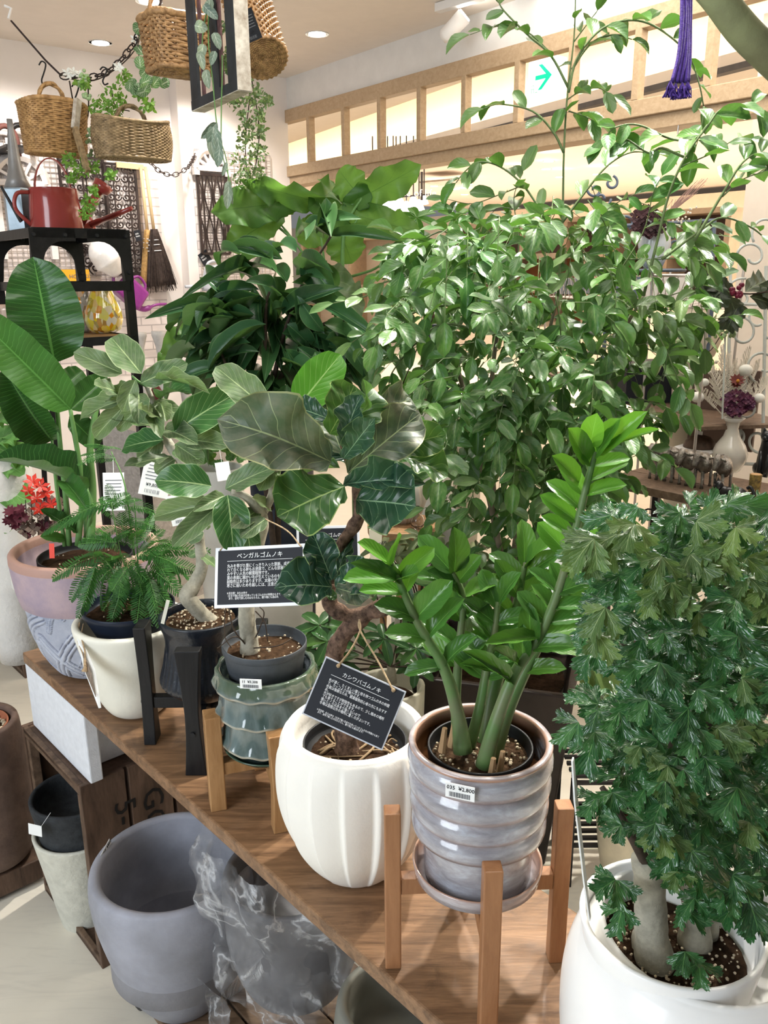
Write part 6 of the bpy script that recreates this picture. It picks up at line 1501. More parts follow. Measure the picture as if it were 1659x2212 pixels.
# ================= black rack on the left =================
m_iron = mat('black_iron', (.014,.013,.013), .42, var=.3, vscale=20, bmp=.2)
m_ironrust = mat('worn_iron_edge', (.14,.07,.04), .7, var=.3)
m_bolt = mat('dull_bolt', (.04,.04,.042), .4, metal=.6)
RD = 2.55
rk0 = P(270, 497, RD); rkl = P(70, 493, RD)
rx = (rkl - rk0); rx.z = 0; W_r = rx.length; rx.normalize(); ry = Vector((rx.y, -rx.x, 0)); ry = ry if ry.y > 0 else -ry
rx = -B2*1.0; ry = Vector((-B2.y, B2.x, 0))
q1 = PV(70, 493, rk0, rx); q1l = (Vector((q1.x,q1.y,0)) - Vector((rk0.x,rk0.y,0))).length
zr = rk0.z; rt = empty('black_rack', Vector((rk0.x, rk0.y, 0)), 'black riveted iron shelf rack on the left carrying watering cans and glass vases', 'rack')
Rr = Matrix((rx, ry, Vector((0,0,1)))).transposed(); dr_ = .42
rq = lambda a, b, z: Vector((rk0.x, rk0.y, 0)) + rx*a + ry*b + Vector((0,0,z))
for a in (0, q1l):
    for b in (0, dr_):
        MB().box(rq(a, b+.002, zr/2), (.026, .004, zr), Rr).build('post', m_iron, rt)
        MB().box(rq(a + (.011 if a == 0 else -.011), b+.013, zr/2), (.004, .022, zr), Rr).build('post_flange', m_iron, rt)
        # curved gusset plate
        s = 1 if a == 0 else -1; pts = [rq(a - s*.013, b-.003, zr), rq(a + s*.12, b-.003, zr), rq(a + s*.12, b-.003, zr-.035)]
        for k in range(7):
            t = math.pi/2*k/6; pts.append(rq(a + s*(.085 - .065*math.sin(t)), b-.003, zr-.035-.065*(1-math.cos(t))))
        pts += [rq(a + s*.013, b-.003, zr-.15), rq(a - s*.013, b-.003, zr-.15)]
        if s < 0: pts.reverse()
        MB().prism(pts, ry*.004).build('gusset', m_iron, rt)
        for u, v in ((.0, -.018), (.09, -.018), (0, -.125)): MB().tube([rq(a + s*u, b-.003, zr+v), rq(a + s*u, b-.008, zr+v)], [.007,.005], 8).build('bolt', m_bolt, rt)
zm = PV(250, 618, rk0, rx).z; zl_r = PV(250, 735, rk0, rx).z
for z, t in ((zr-.012, .028), (zm, .028), (zl_r, .026)):
    for b in (0, dr_): MB().box(rq(q1l/2, b, z), (q1l, .006, t), Rr).build('rail', m_iron, rt)
    for a in (0, q1l): MB().box(rq(a, dr_/2, z), (.006, dr_, t), Rr).build('rail', m_iron, rt)
MB().box(rq(q1l/2, dr_/2, zr-.006), (q1l, dr_, .006), Rr).build('top_shelf', m_iron, rt)
MB().box(rq(q1l/2, dr_/2, zl_r+.004), (q1l-.01, dr_-.01, .012), Rr).build('shelf', woodmat('rack_shelf_wood', (.20,.11,.05), (.40,.23,.11), (1,9,9), 5), rt)
MB().bar(rq(q1l+.001, .01, zr-.02), rq(q1l*.92, dr_-.03, .3), .016, .005).build('brace', m_iron, rt)
ztop = zr - .002
# red watering can
m_red = mat('brick_red_enamel', (.36,.055,.045), .22, var=.12, vscale=8, coat=.5)
def axr(px, py, ins, zt): 
    "point on the rack shelf at height zt, ins metres behind the front edge"
    p = PV(px, py, rk0 + ry*ins, rx); return Ax.at(p.x, p.y, zt)
def can(ax, rpx, toprow, label, mt, spoutdir, handle=True):
    z = ax.z(toprow); r = rpx*depth(ax.c(z))/F; h = z - ax.Z; c = ax.c()
    rt = empty('watering_can', c, label, 'watering can')
    MB().lathe([(0,0),(r*1.06,0),(r*1.07,.004),(r*1.02,h*.5),(r*.95,h-.003),(r*.98,h),(r*.93,h),(r*.93,h-.02),(0,h-.02)], c, 40).build('can_body', mt, rt, True)
    sd = Vector(spoutdir).normalized(); Z = Vector((0,0,1))
    a = c + sd*r*.9 + Z*h*.22; b = c + sd*(r*1.9) + Z*h*.98
    MB().tube([a, b], [r*.26, r*.16], 12).build('spout', mt, rt, True)
    e = (b-a).normalized(); MB().tube([b, b + e*r*.10, b + e*r*.38], [r*.17, r*.36, r*.44], 18).build('rose', mt, rt, True)
    MB().tube([c + sd*r*.9 + Z*h*.75, b - e*r*.45], .003, 6).build('spout_brace', mt, rt)
    R_ = surf_frame(Z.cross(sd)); 
    arc = [c + Z*(h*.92) + Z*r*1.05*math.sin(t)*1.25 + sd*r*.72*math.cos(t) for t in [math.pi*k/14 for k in range(15)]]
    mb = MB()
    for p_, q_ in zip(arc, arc[1:]): mb.bar(p_, q_ + (q_-p_)*.08, r*.22, .003, up=(q_-p_).cross(Z.cross(sd)))
    mb.build('carry_handle', mt, rt)
    arc = catmull([c - sd*r*.95 + Z*h*.9, c - sd*r*1.45 + Z*h*.85, c - sd*r*1.55 + Z*h*.5, c - sd*r*.98 + Z*h*.12], 6)
    MB().tube(arc, .006, 8).build('side_handle', mt, rt, True)
    return rt
axr1 = axr(122, 480, .16, ztop)
can(axr1, 52, 408, 'glossy brick-red watering can with a rose spout on top of the black rack', m_red, -rx*1.0 - ry*.05)
# second long red spout behind, and a pale one
def longspout(p, q, label, mt, r=.008):
    a = P(*p); b = P(*q); axx = Ax.at(a.x, a.y, ztop); rt = empty('watering_can', axx.c(), label, 'watering can')
    MB().lathe([(0,0),(.055,0),(.05,.05),(.03,.075),(.026,.08),(.0,.08)], axx.c(), 20).build('can_body', mt, rt, True)
    MB().tube([axx.c() + Vector((.02,0,.03)), b], [r*1.3, r*.7], 8).build('spout', mt, rt, True)
longspout((172, 482, 2.85), (284, 450, 2.7), 'low red long-spouted watering can behind the brick-red one', m_red, .010)
longspout((166, 478, 2.98), (231, 391, 2.85), 'pale grey long-spouted watering can behind the brick-red one', mat('pale_grey_enamel', (.55,.54,.48), .4), .009)
# galvanised can with conical neck
m_galv = mat('galvanised_steel', (.30,.36,.40), .35, metal=.5, var=.25, vscale=10)
axg2 = axr(48, 485, .28, ztop); c = axg2.c(); zt_g = axg2.z(408); r = 32*depth(c)/F
rt = empty('oil_can', c, 'galvanised square-shouldered can with tall grey cone spout left of the red watering can', 'can'); h = zt_g - ztop
MB().lathe([(0,0),(r*1.0,0),(r*1.04,.004),(r*1.04,h*.97),(r*1.02,h),(0,h)], c, 6).build('can_body', m_galv, rt)
MB().lathe([(r*.9,h),(r*.6,h+.03),(r*.42,h+.07),(r*.32,h+.12),(r*.2,h+.17),(r*.18,h+.20)], c, 24).build('cone_spout', mat('grey_zinc', (.30,.29,.28), .4, metal=.3), rt, True)
MB().tube([P(2, 402, 2.5), P(45, 478, 2.55), P(60, 465, 2.6)], [.004,.006,.004], 6).build('handle', m_iron, rt)
for px, py, lab, mt_ in ((14, 305, 'dark red horseshoe hook on the shelf at the far left', mat('oxblood_iron', (.16,.06,.05), .6)), (45, 303, 'black iron hook bracket beside the oxblood one', m_iron)):
    c = onwall(px, py, .09); arc = [c + B2*.055*math.cos(t) + Vector((0,0,.075*math.sin(t))) for t in [math.pi*k/12 for k in range(13)]]
    o = MB().tube([arc[0] - Vector((0,0,.07))] + arc + [arc[-1] - Vector((0,0,.07))], .014, 6).build('iron_hook', mt_, None, True); tag(o, lab, 'hook')
o = MB().box(onwall(15, 328, .08), (.5, .14, .012), surf_frame(Vector((0,0,1)), B2)).build('wall_shelf', m_iron); tag(o, 'short black wall shelf at the far left edge above the galvanised can', 'shelf')
card(20, 312, 4.3, 14, 26, 0, 'white tag on the oxblood hook', False)
# glass vases on the rack shelf
def vase_mat(name, cols, clear):
    mt, nt, b = newmat(name); v = coords(nt, (1,1,.7))
    vo = nd(nt, 'ShaderNodeTexVoronoi'); vo.inputs['Scale'].default_value = 62; nt.links.new(v, vo.inputs[0])
    sx = nd(nt, 'ShaderNodeSeparateColor'); nt.links.new(vo.outputs['Color'], sx.inputs[0])
    c = ramp(nt, sx.outputs[0], [((i+.5)/len(cols), k) for i, k in enumerate(cols)])
    nt.links.new(c, b.inputs['Base Color']); b.inputs['Roughness'].default_value = .05; b.inputs['Coat Weight'].default_value = 1
    nt.links.new(ramp(nt, sx.outputs[1], [(clear, (.35,.35,.35)), (clear+.05, (.95,.95,.95))]), b.inputs['Alpha']); return mt
def vase(ax, prof, label, mt):
    rt = empty('glass_vase', ax.c(), label, 'vase'); s = depth(ax.c())/F
    pr = [(r*s, h*s) for r, h in prof]; pr += [(r-.003, h) for r, h in reversed(pr[1:])]
    MB().lathe([(0,0)] + pr + [(0,.006)], ax.c(), 40).build('vase_body', mt, rt, True)
zs_r = zl_r + .0105
vase(axr(228, 722, .20, zs_r), [(22,0),(34,8),(40,28),(38,48),(28,72),(20,95),(19,105)], 'yellow, orange and white speckled glass vase on the rack shelf', vase_mat('yellow_speckled_glass', [(.85,.62,.02),(.75,.70,.60),(.80,.55,.01),(.80,.28,.01),(.70,.66,.25),(.85,.70,.05)], .2))
vase(axr(178, 722, .30, zs_r), [(20,0),(28,8),(30,28),(26,60),(20,90)], 'clear and orange speckled glass vase behind the strelitzia leaf', vase_mat('clear_orange_glass', [(.7,.7,.68),(.75,.35,.05),(.35,.35,.33),(.75,.72,.65)], .5))
vase(axr(10, 722, .15, zs_r), [(22,0),(30,10),(33,35),(30,60),(28,72)], 'frosted orange speckled glass vase at the left end of the rack shelf', vase_mat('frosted_orange_glass', [(.62,.45,.36),(.75,.35,.05),(.60,.50,.44),(.55,.42,.36)], .1))
vase(axr(62, 722, .22, zs_r), [(18,0),(26,10),(30,35),(26,60),(22,74)], 'clear and blue speckled glass vase beside the frosted orange one', vase_mat('clear_blue_glass', [(.7,.72,.74),(.08,.25,.38),(.7,.7,.7),(.6,.62,.64)], .5))
# orange card behind, at the wall
o = wallquad('orange_card', 133, 582, 193, 610, .16, .004, mat('orange_card_paper', (.82,.42,.03), .5, var=.03), 'orange printed card behind the rack, left of the white watering can', 'card')
a_ = onwall(150, 601, .166); text('HOSOKI', a_, Matrix((B2, Vector((0,0,1)), n_in)).transposed(), .03, m_bar, o)
# S hooks, and lower clutter: pedestals and candlesticks beneath the rack
o = MB().tube(catmull([P(166,612,2.55), P(158,620,2.5), P(163,640,2.5), P(168,655,2.5)], 5), .0035, 6).build('spring_clip', m_bolt); tag(o, 'small steel spring hook clipped to the rack rail', 'hook')
m_chalk = mat('chalky_white_plaster', (.72,.69,.66), .8, var=.12, vscale=20, bmp=.4)
def pedestal(px, py0, py1, rpx, Y, label):
    p = PYp(px, py1, Y); ax = Ax.at(p.x, p.y, p.z); h = ax.z(py0) - p.z; s = depth(p)/F; r = rpx*s
    ax0 = Ax.at(p.x, p.y, 0); rt = empty('pedestal', Vector((p.x,p.y,0)), label, 'pedestal')
    MB().lathe([(0,0),(r*1.1,0),(r*1.1,.03),(r*.6,.06),(r*.45,p.z*.5),(r*.5,p.z),(r*.45,p.z+h*.25),(r*.6,p.z+h*.55),(r*.95,p.z+h*.85),(r,p.z+h*.88),(r,p.z+h),(0,p.z+h)], (p.x,p.y,0), 28).build('column', m_chalk, rt, True)
pedestal(305, 718, 790, 17, 4.2, 'white turned plaster pedestal below the rack, left one')
pedestal(350, 715, 790, 17, 4.2, 'white turned plaster pedestal below the rack, right one')
pedestal(405, 780, 900, 20, 4.0, 'worn white plaster pedestal behind the banyan leaves')
cx = PYp(360, 870, 3.9)
o = MB().box(Vector((cx.x, cx.y, .42)), (.55,.36,.84), Matrix.Rotation(.9,3,'Z')).build('storage_box', woodmat('weathered_white_box', (.35,.31,.28), (.62,.58,.54), (1,9,9), 6)); tag(o, 'weathered whitewashed box stand behind the banyan fig', 'box')
for px, col_, lab in ((335, (.12,.02,.02), 'dark red ridged candle standing on the whitewashed box'),):
    c = PYp(333, 790, 3.8); c.z = .842
    o = MB().lathe([(0,0)] + [((.022 if k % 2 else .030), .012*k) for k in range(1,14)] + [(.015,.17),(0,.17)], c, 20).build('ridged_candle', mat('dark_red_wax', col_, .35), None, True); tag(o, lab, 'candle')
# ---------------- wall items ----------------
m_scroll = mat('rusty_black_iron', (.045,.030,.026), .7, var=.3)
def wallp(px, py, off=.03): return onwall(px, py, off)
def spiral(c, r, a0, turns, sgn, n=22):
    out = []
    for k in range(n+1):
        t = k/n; a = a0 + sgn*turns*6.283*t; q = r*(1-.82*t); out.append(c + B2*q*math.cos(a) + Vector((0,0,q*math.sin(a))))
    return out
def scroll_panel(x0, y0, x1, y1, label, cols, rows, off=.03, shape='scroll'):
    a = wallp(x0, (y0+y1)/2, off); b = wallp(x1, (y0+y1)/2, off); a.z = wallp((x0+x1)/2, y1, off).z; zt = wallp((x0+x1)/2, y0, off).z
    L = (Vector((b.x-a.x, b.y-a.y, 0))).length; Hh = zt - a.z; rt = empty('iron_wall_panel', a, label, 'wall panel')
    q = lambda u, v: a + B2*u*L + Vector((0,0,v*Hh))
    for u in (0, 1): MB().bar(q(u, 0), q(u, 1), .014, .010, up=n_in).build('stile', m_scroll, rt)
    MB().bar(q(0, 1), q(1, 1), .014, .010, up=n_in).build('rail', m_scroll, rt); MB().bar(q(0, 0), q(1, 0), .014, .010, up=n_in).build('rail', m_scroll, rt)
    if shape == 'scroll':
        cw = L/cols; rh = Hh/rows
        for i in range(cols):
            for j in range(rows):
                cx, cz = (i+.5)/cols, (j+.5)/rows
                for s in (-1, 1):
                    for t in (-1, 1):
                        c_ = q(cx + s*.22/cols, cz + t*.25/rows); r = min(cw*.24, rh*.24)
                        MB().tube(spiral(c_, r, math.pi/2*(1-t) if s < 0 else math.pi/2*(1+t)*1.0, 1.3, s*t), .0045, 5).build('scroll', m_scroll, rt)
            MB().bar(q((i+.5)/cols, 0), q((i+.5)/cols, 1), .007, .007, up=n_in).build('bar', m_scroll, rt)
    else:
        for i in range(cols):
            for j in range(rows):
                u0, u1, v0, v1 = i/cols, (i+1)/cols, j/rows, (j+1)/rows
                for (p_, m__, r_) in (((u0,v0),((u0+u1)/2 + .08/cols*0, (v0+v1)/2),(u0,v1)), ((u1,v0),((u0+u1)/2,(v0+v1)/2),(u1,v1))):
                    MB().tube(catmull([q(*p_), q((p_[0]*.25+m__[0]*.75), m__[1]), q(*r_)], 5), .005, 5).build('bar', m_scroll, rt)
            MB().bar(q((i+.5)/cols, 0), q((i+.5)/cols, 1), .007, .007, up=n_in).build('bar', m_scroll, rt)
    return rt, q
scroll_panel(236, 356, 300, 592, 'tall black scrollwork iron panel behind the brooms', 2, 6)
scroll_panel(136, 340, 230, 545, 'wide scrollwork iron gate panel behind the hanging greenery', 3, 4, .02)
scroll_panel(432, 378, 492, 548, 'black lattice iron panel on the pier below the fan window', 3, 2, .13, 'lattice')
# low scroll bracket under the rack top
rt = empty('iron_bracket', wallp(205, 575, .05), 'curly black iron bracket below the white watering can', 'bracket')
for k, (px, py, r) in enumerate(((160,530,16),(178,545,14),(196,540,16),(190,565,12),(205,578,14),(215,560,12),(172,520,12))):
    c = wallp(px, py, .05); MB().tube(spiral(c, r*5.0/F, k*1.1, 1.4, 1 if k % 2 else -1), .005, 5).build('scroll', m_scroll, rt)
# wire mesh grids
def grid(x0, y0, x1, y1, off, nx, ny, label, mt):
    a = wallp(x0, (y0+y1)/2, off); b = wallp(x1, (y0+y1)/2, off); z0 = wallp((x0+x1)/2, y1, off).z; z1 = wallp((x0+x1)/2, y0, off).z; L = (Vector((b.x-a.x,b.y-a.y,0))).length
    mb = MB()
    for i in range(nx+1): p_ = a + B2*L*i/nx; mb.tube([Vector((p_.x,p_.y,z0)), Vector((p_.x,p_.y,z1))], .0022, 4)
    for j in range(ny+1): z = z0+(z1-z0)*j/ny; mb.tube([Vector((a.x,a.y,z)), Vector((a.x,a.y,z)) + B2*L], .0022, 4)
    o = mb.build('wire_grid', mt, kind='stuff'); o['label'] = label; o['category'] = 'wire grid'; return o
m_wire = mat('pale_wire', (.55,.50,.46), .4, metal=.5)
grid(-60, 300, 236, 600, .012, 26, 26, 'fine wire display grid fixed over the brick poster', m_wire)
grid(430, 330, 590, 660, .115, 14, 28, 'fine wire display grid on the pier below the hanging vines', m_wire)
# brooms
m_straw = mat('natural_broomcorn', (.55,.34,.13), .85, var=.25, vscale=80); m_dstraw = mat('dark_brown_bristle', (.060,.042,.036), .85, var=.3, vscale=60); m_bamboo = mat('bamboo_handle', (.66,.48,.27), .5, var=.1, vscale=10)
def broom(top, neck, tip, wneck, wtip, mt, label, off):
    a, b, c = wallp(*top, off), wallp(*neck, off), wallp(*tip, off); rt = empty('broom', c, label, 'broom')
    MB().tube([a, b + (b-a).normalized()*.03], .010, 8).build('handle', m_bamboo, rt, True)
    d = (c-b); d.normalize(); side = d.cross(n_in).normalized(); s = 5.0/F; rr = random.Random(3); L = (c-b).length; mb = MB()
    core = MB()
    N = 8; vs = []
    for i in range(N+1):
        t = i/N; w = (wneck + (wtip-wneck)*t**.8)*s/2*.97; th = .02*(1-t*.5)
        for k in range(12): aa = 6.283*k/12; vs.append(b + d*L*t*.96 + side*w*math.cos(aa) + n_in*th*math.sin(aa))
    core.add(vs, [(i*12+k, i*12+(k+1) % 12, (i+1)*12+(k+1) % 12, (i+1)*12+k) for i in range(N) for k in range(12)] + [tuple(range(11,-1,-1)), tuple(N*12+k for k in range(12))])
    core.build('brush', mt, rt, True)
    for k in range(170):
        u = rr.uniform(-1,1); v = rr.uniform(-1,1); p0 = b + side*u*wneck*s/2 + n_in*v*.014; p1 = b + d*(L*rr.uniform(.92,1.08)) + side*u*wtip*s/2*1.02 + n_in*v*.02
        mb.tube([p0, (p0+p1)/2 + d*.0, p1], .0014, 3)
    mb.build('bristles', mt, rt, kind='stuff')
    for t in (.18,.26,.36): MB().tube([b + d*L*t - side*(wneck+(wtip-wneck)*t**.8)*s/2*1.06, b + d*L*t + n_in*.022, b + d*L*t + side*(wneck+(wtip-wneck)*t**.8)*s/2*1.06], .0025, 5).build('binding', m_cardw, rt)
broom((314,360), (332,495), (350,622), 14, 72, m_dstraw, 'dark-bristled hand broom hanging by a bamboo handle on the left wall', .07)
broom((304,362), (318,497), (312,605), 12, 16, m_straw, 'slim straw-coloured broom hanging just left of the dark one', .05)
o = MB().bar(wallp(250,356,.03), wallp(308,362,.03), .03, .03).build('wall_batten', m_bamboo); tag(o, 'small pale timber batten above the brooms', 'batten')
# purple and white watering cans
def wallcan(px, py, sc, mt, label, roll):
    c = onwall(px, py, .13); s = sc; rt = empty('watering_can', c, label, 'watering can'); R = Matrix((B2, n_in, Vector((0,0,1)))).transposed() @ Matrix.Rotation(roll, 3, 'Y')
    q = lambda x, y, z: c + R @ Vector((x*s, y*s, z*s))
    MB().box(c, (.17*s, .10*s, .14*s), R, 1.1).build('can_body', mt, rt, bevel=.02*s, seg=4)
    MB().tube(catmull([q(.07,0,-.05), q(.13,0,-.02), q(.17,0,.05), q(.22,0,.10)], 5), [.018*s]*8 + [.009*s]*8, 10).build('spout', mt, rt, True)
    MB().tube(catmull([q(-.07,0,.05), q(-.13,0,.07), q(-.14,0,0), q(-.08,0,-.06)], 5), .010*s, 8).build('handle', mt, rt, True)
    MB().tube(catmull([q(-.05,0,.07), q(-.02,0,.11), q(.04,0,.10), q(.06,0,.065)], 5), .009*s, 8).build('carry_handle', mt, rt, True)
wallcan(283, 632, .95, mat('magenta_purple_plastic', (.27,.04,.25), .28, coat=.4), 'purple plastic watering can hanging behind the rack post', .75)
def whitecan():
    c = onwall(228, 545, .15); rt = empty('watering_can', c, 'white swan-necked watering can seen through the rack', 'watering can'); m_w = mat('glossy_white_plastic', (.84,.82,.80), .25, coat=.3)
    p = lambda x, y: onwall(x, y, .15)
    MB().tube(catmull([p(200,515), p(215,540), p(235,560), p(258,588)], 6), lerp_list([.02,.075,.095,.05], 19), 18).build('can_body', m_w, rt, True)
    MB().tube(catmull([p(212,520), p(190,523), p(165,524)], 5), [.018]*6 + [.010]*5, 10).build('spout', m_w, rt, True)
    MB().tube(catmull([p(205,515), p(225,500), p(262,530), p(268,575), p(255,590)], 5), .012, 8).build('handle', m_w, rt, True)
whitecan()
def greycan():
    rt = empty('watering_can', onwall(452, 610, .25), 'pale grey watering can on the pier left of the dark fig', 'watering can'); m_g = mat('pale_grey_plastic', (.52,.54,.58), .35); p = lambda x, y: onwall(x, y, .25)
    MB().tube(catmull([p(455,575), p(462,600), p(462,630)], 5), lerp_list([.04,.08,.075], 11), 16).build('can_body', m_g, rt, True)
    MB().tube([p(455,620), p(400,619)], [.016,.009], 8).build('spout', m_g, rt, True)
    MB().tube(catmull([p(445,590), p(450,568), p(470,566), p(480,590)], 5), .009, 8).build('handle', m_g, rt, True)
greycan()
for px, py, w, h, r_, lab in ((196,482,18,24,.5,'small black chalk tag beside the red spout'), (443,557,24,28,.55,'small black chalk tag with white writing on the pier'), (298,509,14,22,.2,'small black chalk tag hanging by the brooms')):
    c = onwall(px, py, .12); R = Matrix((B2, Vector((0,0,1)), n_in)).transposed() @ Matrix.Rotation(r_, 3, 'Z'); s = 5.0/F
    o = MB().box(c, (w*s, h*s, .003), R).build('chalk_tag', m_black); tag(o, lab, 'tag')
    text('sale\nitem', c + R @ Vector((-w*s*.38, h*s*.12, .002)), R, h*s*.24, m_wtext, o)
# ================= hanging things =================
def weave_mat(name, dark, light):
    return mat(name, light, .55, var=.3, vscale=70, col2=dark, coat=.1)
m_wick = weave_mat('honey_wicker', (.22,.11,.035), (.52,.31,.13)); m_wick2 = weave_mat('grey_brown_wicker', (.15,.10,.05), (.40,.28,.15)); m_wick3 = weave_mat('dark_honey_wicker', (.15,.075,.03), (.46,.27,.12))
def wicker(name, c, axis, shape, H_, rows, stakes, mt, label, handle=None, r=.0032, base=True, rim_wave=0, xdir=None):
    "shape(t)-> (half x, half y, exponent); c base centre, axis up vector"
    rt = empty(name, c, label, 'basket'); Z = Vector(axis).normalized(); X = Vector(xdir or (1,0,0)); X = (X - Z*X.dot(Z)).normalized(); Y = Z.cross(X)
    def pt(t, a, off=0):
        hx, hy, e = shape(t); ca, sa = math.cos(a), math.sin(a)
        x = hx*math.copysign(abs(ca)**(2/e), ca); y = hy*math.copysign(abs(sa)**(2/e), sa)
        l_ = math.hypot(x, y); zz = t*H_ + (rim_wave*(ca*ca)*t*t if rim_wave else 0)
        return c + X*(x*(1+off/l_)) + Y*(y*(1+off/l_)) + Z*zz
    mb = MB(); n = stakes*2
    for j in range(rows):
        t = (j+.5)/rows; pts = [pt(t, 6.283*k/n, (1 if (k+j) % 2 else -1)*r*.9) for k in range(n)]
        mb.tube(pts, r*1.05, 5, closed=True)
    mb.build('weaving', mt, rt, True, kind='stuff')
    mb = MB()
    for k in range(stakes): mb.tube([pt(t/6, 6.283*(k+.25)/stakes, 0) for t in range(7)], r*.8, 4)
    mb.build('stakes', mt, rt, True, kind='stuff')
    for t, rr_ in ((1.0, 2.2), (.0, 1.6)):
        pts = [pt(t, 6.283*k/60, (1 if k % 2 else -1)*r*.5) for k in range(60)]; MB().tube(pts, r*rr_, 6, closed=True).build('rim', mt, rt, True)
    if base:
        mb = MB()
        for j in range(1, int(rows*.5)+6):
            f = 1 - j/(int(rows*.5)+6); pts = []
            for k in range(48):
                p_ = pt(0, 6.283*k/48); pts.append(c + (p_-c)*f + Z*((1 if (k//2+j) % 2 else -1)*r*.6))
            mb.tube(pts, r*1.1, 5, closed=True)
        mb.build('base_weave', mt, rt, True, kind='stuff')
    if handle:
        h_, sp, dirx = handle; D = X if dirx else Y; w = shape(1)[0 if dirx else 1]*sp
        arc = [c + Z*(H_ - .01) + D*w*math.cos(t) + Z*h_*math.sin(t) for t in [math.pi*k/16 for k in range(17)]]
        off = [(Y if dirx else X)*.004*math.sin(k*1.6) for k in range(17)]
        for s in (-1, 1): MB().tube([p_ + o_*s + Z*.002*s for p_, o_ in zip(arc, off)], .0045, 6).build('handle', mt, rt, True)
    return rt
DB = 2.35
def hang(px, py, d): return P(px, py, d)
c = hang(122, 333, DB); s = DB/F
wicker('wicker_basket', c, (0.02,0,1), lambda t: ((60+7*t)*s, (36+4*t)*s, 3.2), 104*s, 26, 26, m_wick, 'tall honey-coloured wicker bag basket hanging at the left above the rack', (.055,.42,True), .0030, True, -.012, B2)
c = hang(290, 343, DB); 
wicker('wicker_basket', c, (0,0,1), lambda t: ((78+6*math.sin(t*3))*s, (36)*s, 3.0), 70*s, 24, 30, m_wick2, 'low oval grey-brown wicker basket hanging in the middle', (.055,.45,True), .0026, True, .010, B2)
D3 = 2.0; s3_ = D3/F
c = hang(390, 155, D3)
wicker('wicker_basket', c, (0,0,1), lambda t: ((62+8*t)*s3_, (46+6*t)*s3_, 5.0), 98*s3_, 16, 18, m_wick3, 'square coarse wicker basket hanging behind the black frame', (.09,.9,True), .0040, True, 0, (.80,.60,0))
D4 = 1.9; s4_ = D4/F
c = P(570, 125, D4); ax_ = (P(520, -40, D4+.10) - c).normalized()
wicker('wicker_basket', c, ax_, lambda t: (48*s4_*(1+.06*t), 48*s4_*(1+.06*t), 2.0), .27, 30, 24, m_wick3, 'long cylindrical wicker basket hanging mouth-up right of the black frame', None, .0036, True, 0, RT)
card(540, 55, 1.72, 34, 60, .45, 'slate-blue handwritten tag on the cylindrical basket', True, m_black, yaw=.3)
# hanging hooks for the baskets
def s_hook(x, y, d, h=40, label='', parent=None):
    s = d/F; c = P(x, y, d); q = lambda a, b: c + RT*a*s + UP*b*s
    o = MB().tube(catmull([q(-10,h*.35), q(-4,h*.5), q(4,h*.42), q(4,h*.25), q(0,0), q(-4,-h*.25), q(0,-h*.45), q(8,-h*.38)], 4), .0022, 6).build('s_hook', m_iron, parent, True)
    return tag(o, label, 'hook') if not parent else o
s_hook(94, 160, DB, 55, 'black S-hook holding the tall honey basket')
s_hook(226, 165, DB, 40, 'black S-hook on the chain between the left and middle baskets')
s_hook(165, 205, DB, 50, 'black S-hook beside the tall basket, hung with greenery')
# ceiling rod with hook
o = MB().tube([P(24,45,2.5), P(98,130,2.45), P(132,163,2.4)], .0028, 6).build('hanging_rod', m_scroll); tag(o, 'thin rusty rod slanting from the ceiling at top left', 'rod')
MB().tube([P(18,40,2.5), P(24,18,2.5), P(10,12,2.5)], .004, 6).build('ceiling_clip', m_wmet, o)
for a, b, dd, lab in (((95,160),(10,18),2.45,''),): pass
# rods rising out of the frame carry the baskets
for x0, y0, x1, y1, d, lab in ((338,45,362,-60,2.0,'thin rusty rod carrying the square basket'), (530,-20,520,-120,1.9,'thin rod carrying the cylindrical basket'), (450,20,446,-80,1.75,'thin rod carrying the black frame')):
    o = MB().tube([P(x0,y0,d), P(x1,y1,d)], .003, 6).build('hanging_rod', m_scroll); tag(o, lab, 'rod')
# chains
def chain(pts, label, lr=.012, mt=m_scroll):
    c = catmull(pts, 14); rt = empty('hanging_chain', pts[0], label, 'chain'); L = 0; k = 0; nxt = 0
    for a, b in zip(c, c[1:]):
        seg = (b-a).length
        while L + seg >= nxt:
            p_ = a.lerp(b, (nxt-L)/seg); d = (b-a).normalized(); n0 = d.cross(Vector((0,0,1))).normalized() if k % 2 else d.cross(Vector((0,0,1))).cross(d).normalized()
            mb = MB().tube([p_ + d*lr*1.25*math.cos(t) + n0*lr*.75*math.sin(t) for t in [6.283*i/10 for i in range(10)]], lr*.17, 5, closed=True); mb.build('link', mt, rt)
            nxt += lr*1.75; k += 1
        L += seg
chain([P(140,165,2.4), P(190,168,2.4), P(240,150,2.38), P(285,100,2.35), P(305,60,2.3)], 'rusty chain swagging up behind the square basket')
chain([onwall(325,350,.3), onwall(345,370,.3), onwall(375,378,.3), onwall(405,362,.3), onwall(422,335,.12)], 'dark chain swagging from the middle basket to the pier', .016)
# hanging black frame
m_fb = mat('charcoal_painted_frame', (.035,.038,.042), .6, var=.3, vscale=14); m_fw = mat('chipped_white_paint', (.62,.58,.50), .6, var=.2, vscale=50, col2=(.30,.24,.18)); m_fr = mat('chipped_maroon_paint', (.13,.06,.06), .6, var=.4, vscale=40)
fd = 1.75; fo = P(416, 260, fd+.12); fi = P(512, 170, fd-.10); fx = (fi - fo); fx.z = 0; fw_ = fx.length; fx.normalize(); fn = Vector((fx.y, -fx.x, 0)); fn = fn if fn.dot(CAM-fo) > 0 else -fn
z_b = (fo.z + fi.z)/2; z_t = P(440, -60, fd).z + .02; rt = empty('window_sash', fo, 'old charcoal window sash with chipped white edge hanging from the ceiling', 'frame')
q = lambda u, v, w=0: Vector((fo.x, fo.y, z_b)) + fx*u*fw_ + Vector((0,0,(z_t-z_b)*v)) - fn*w
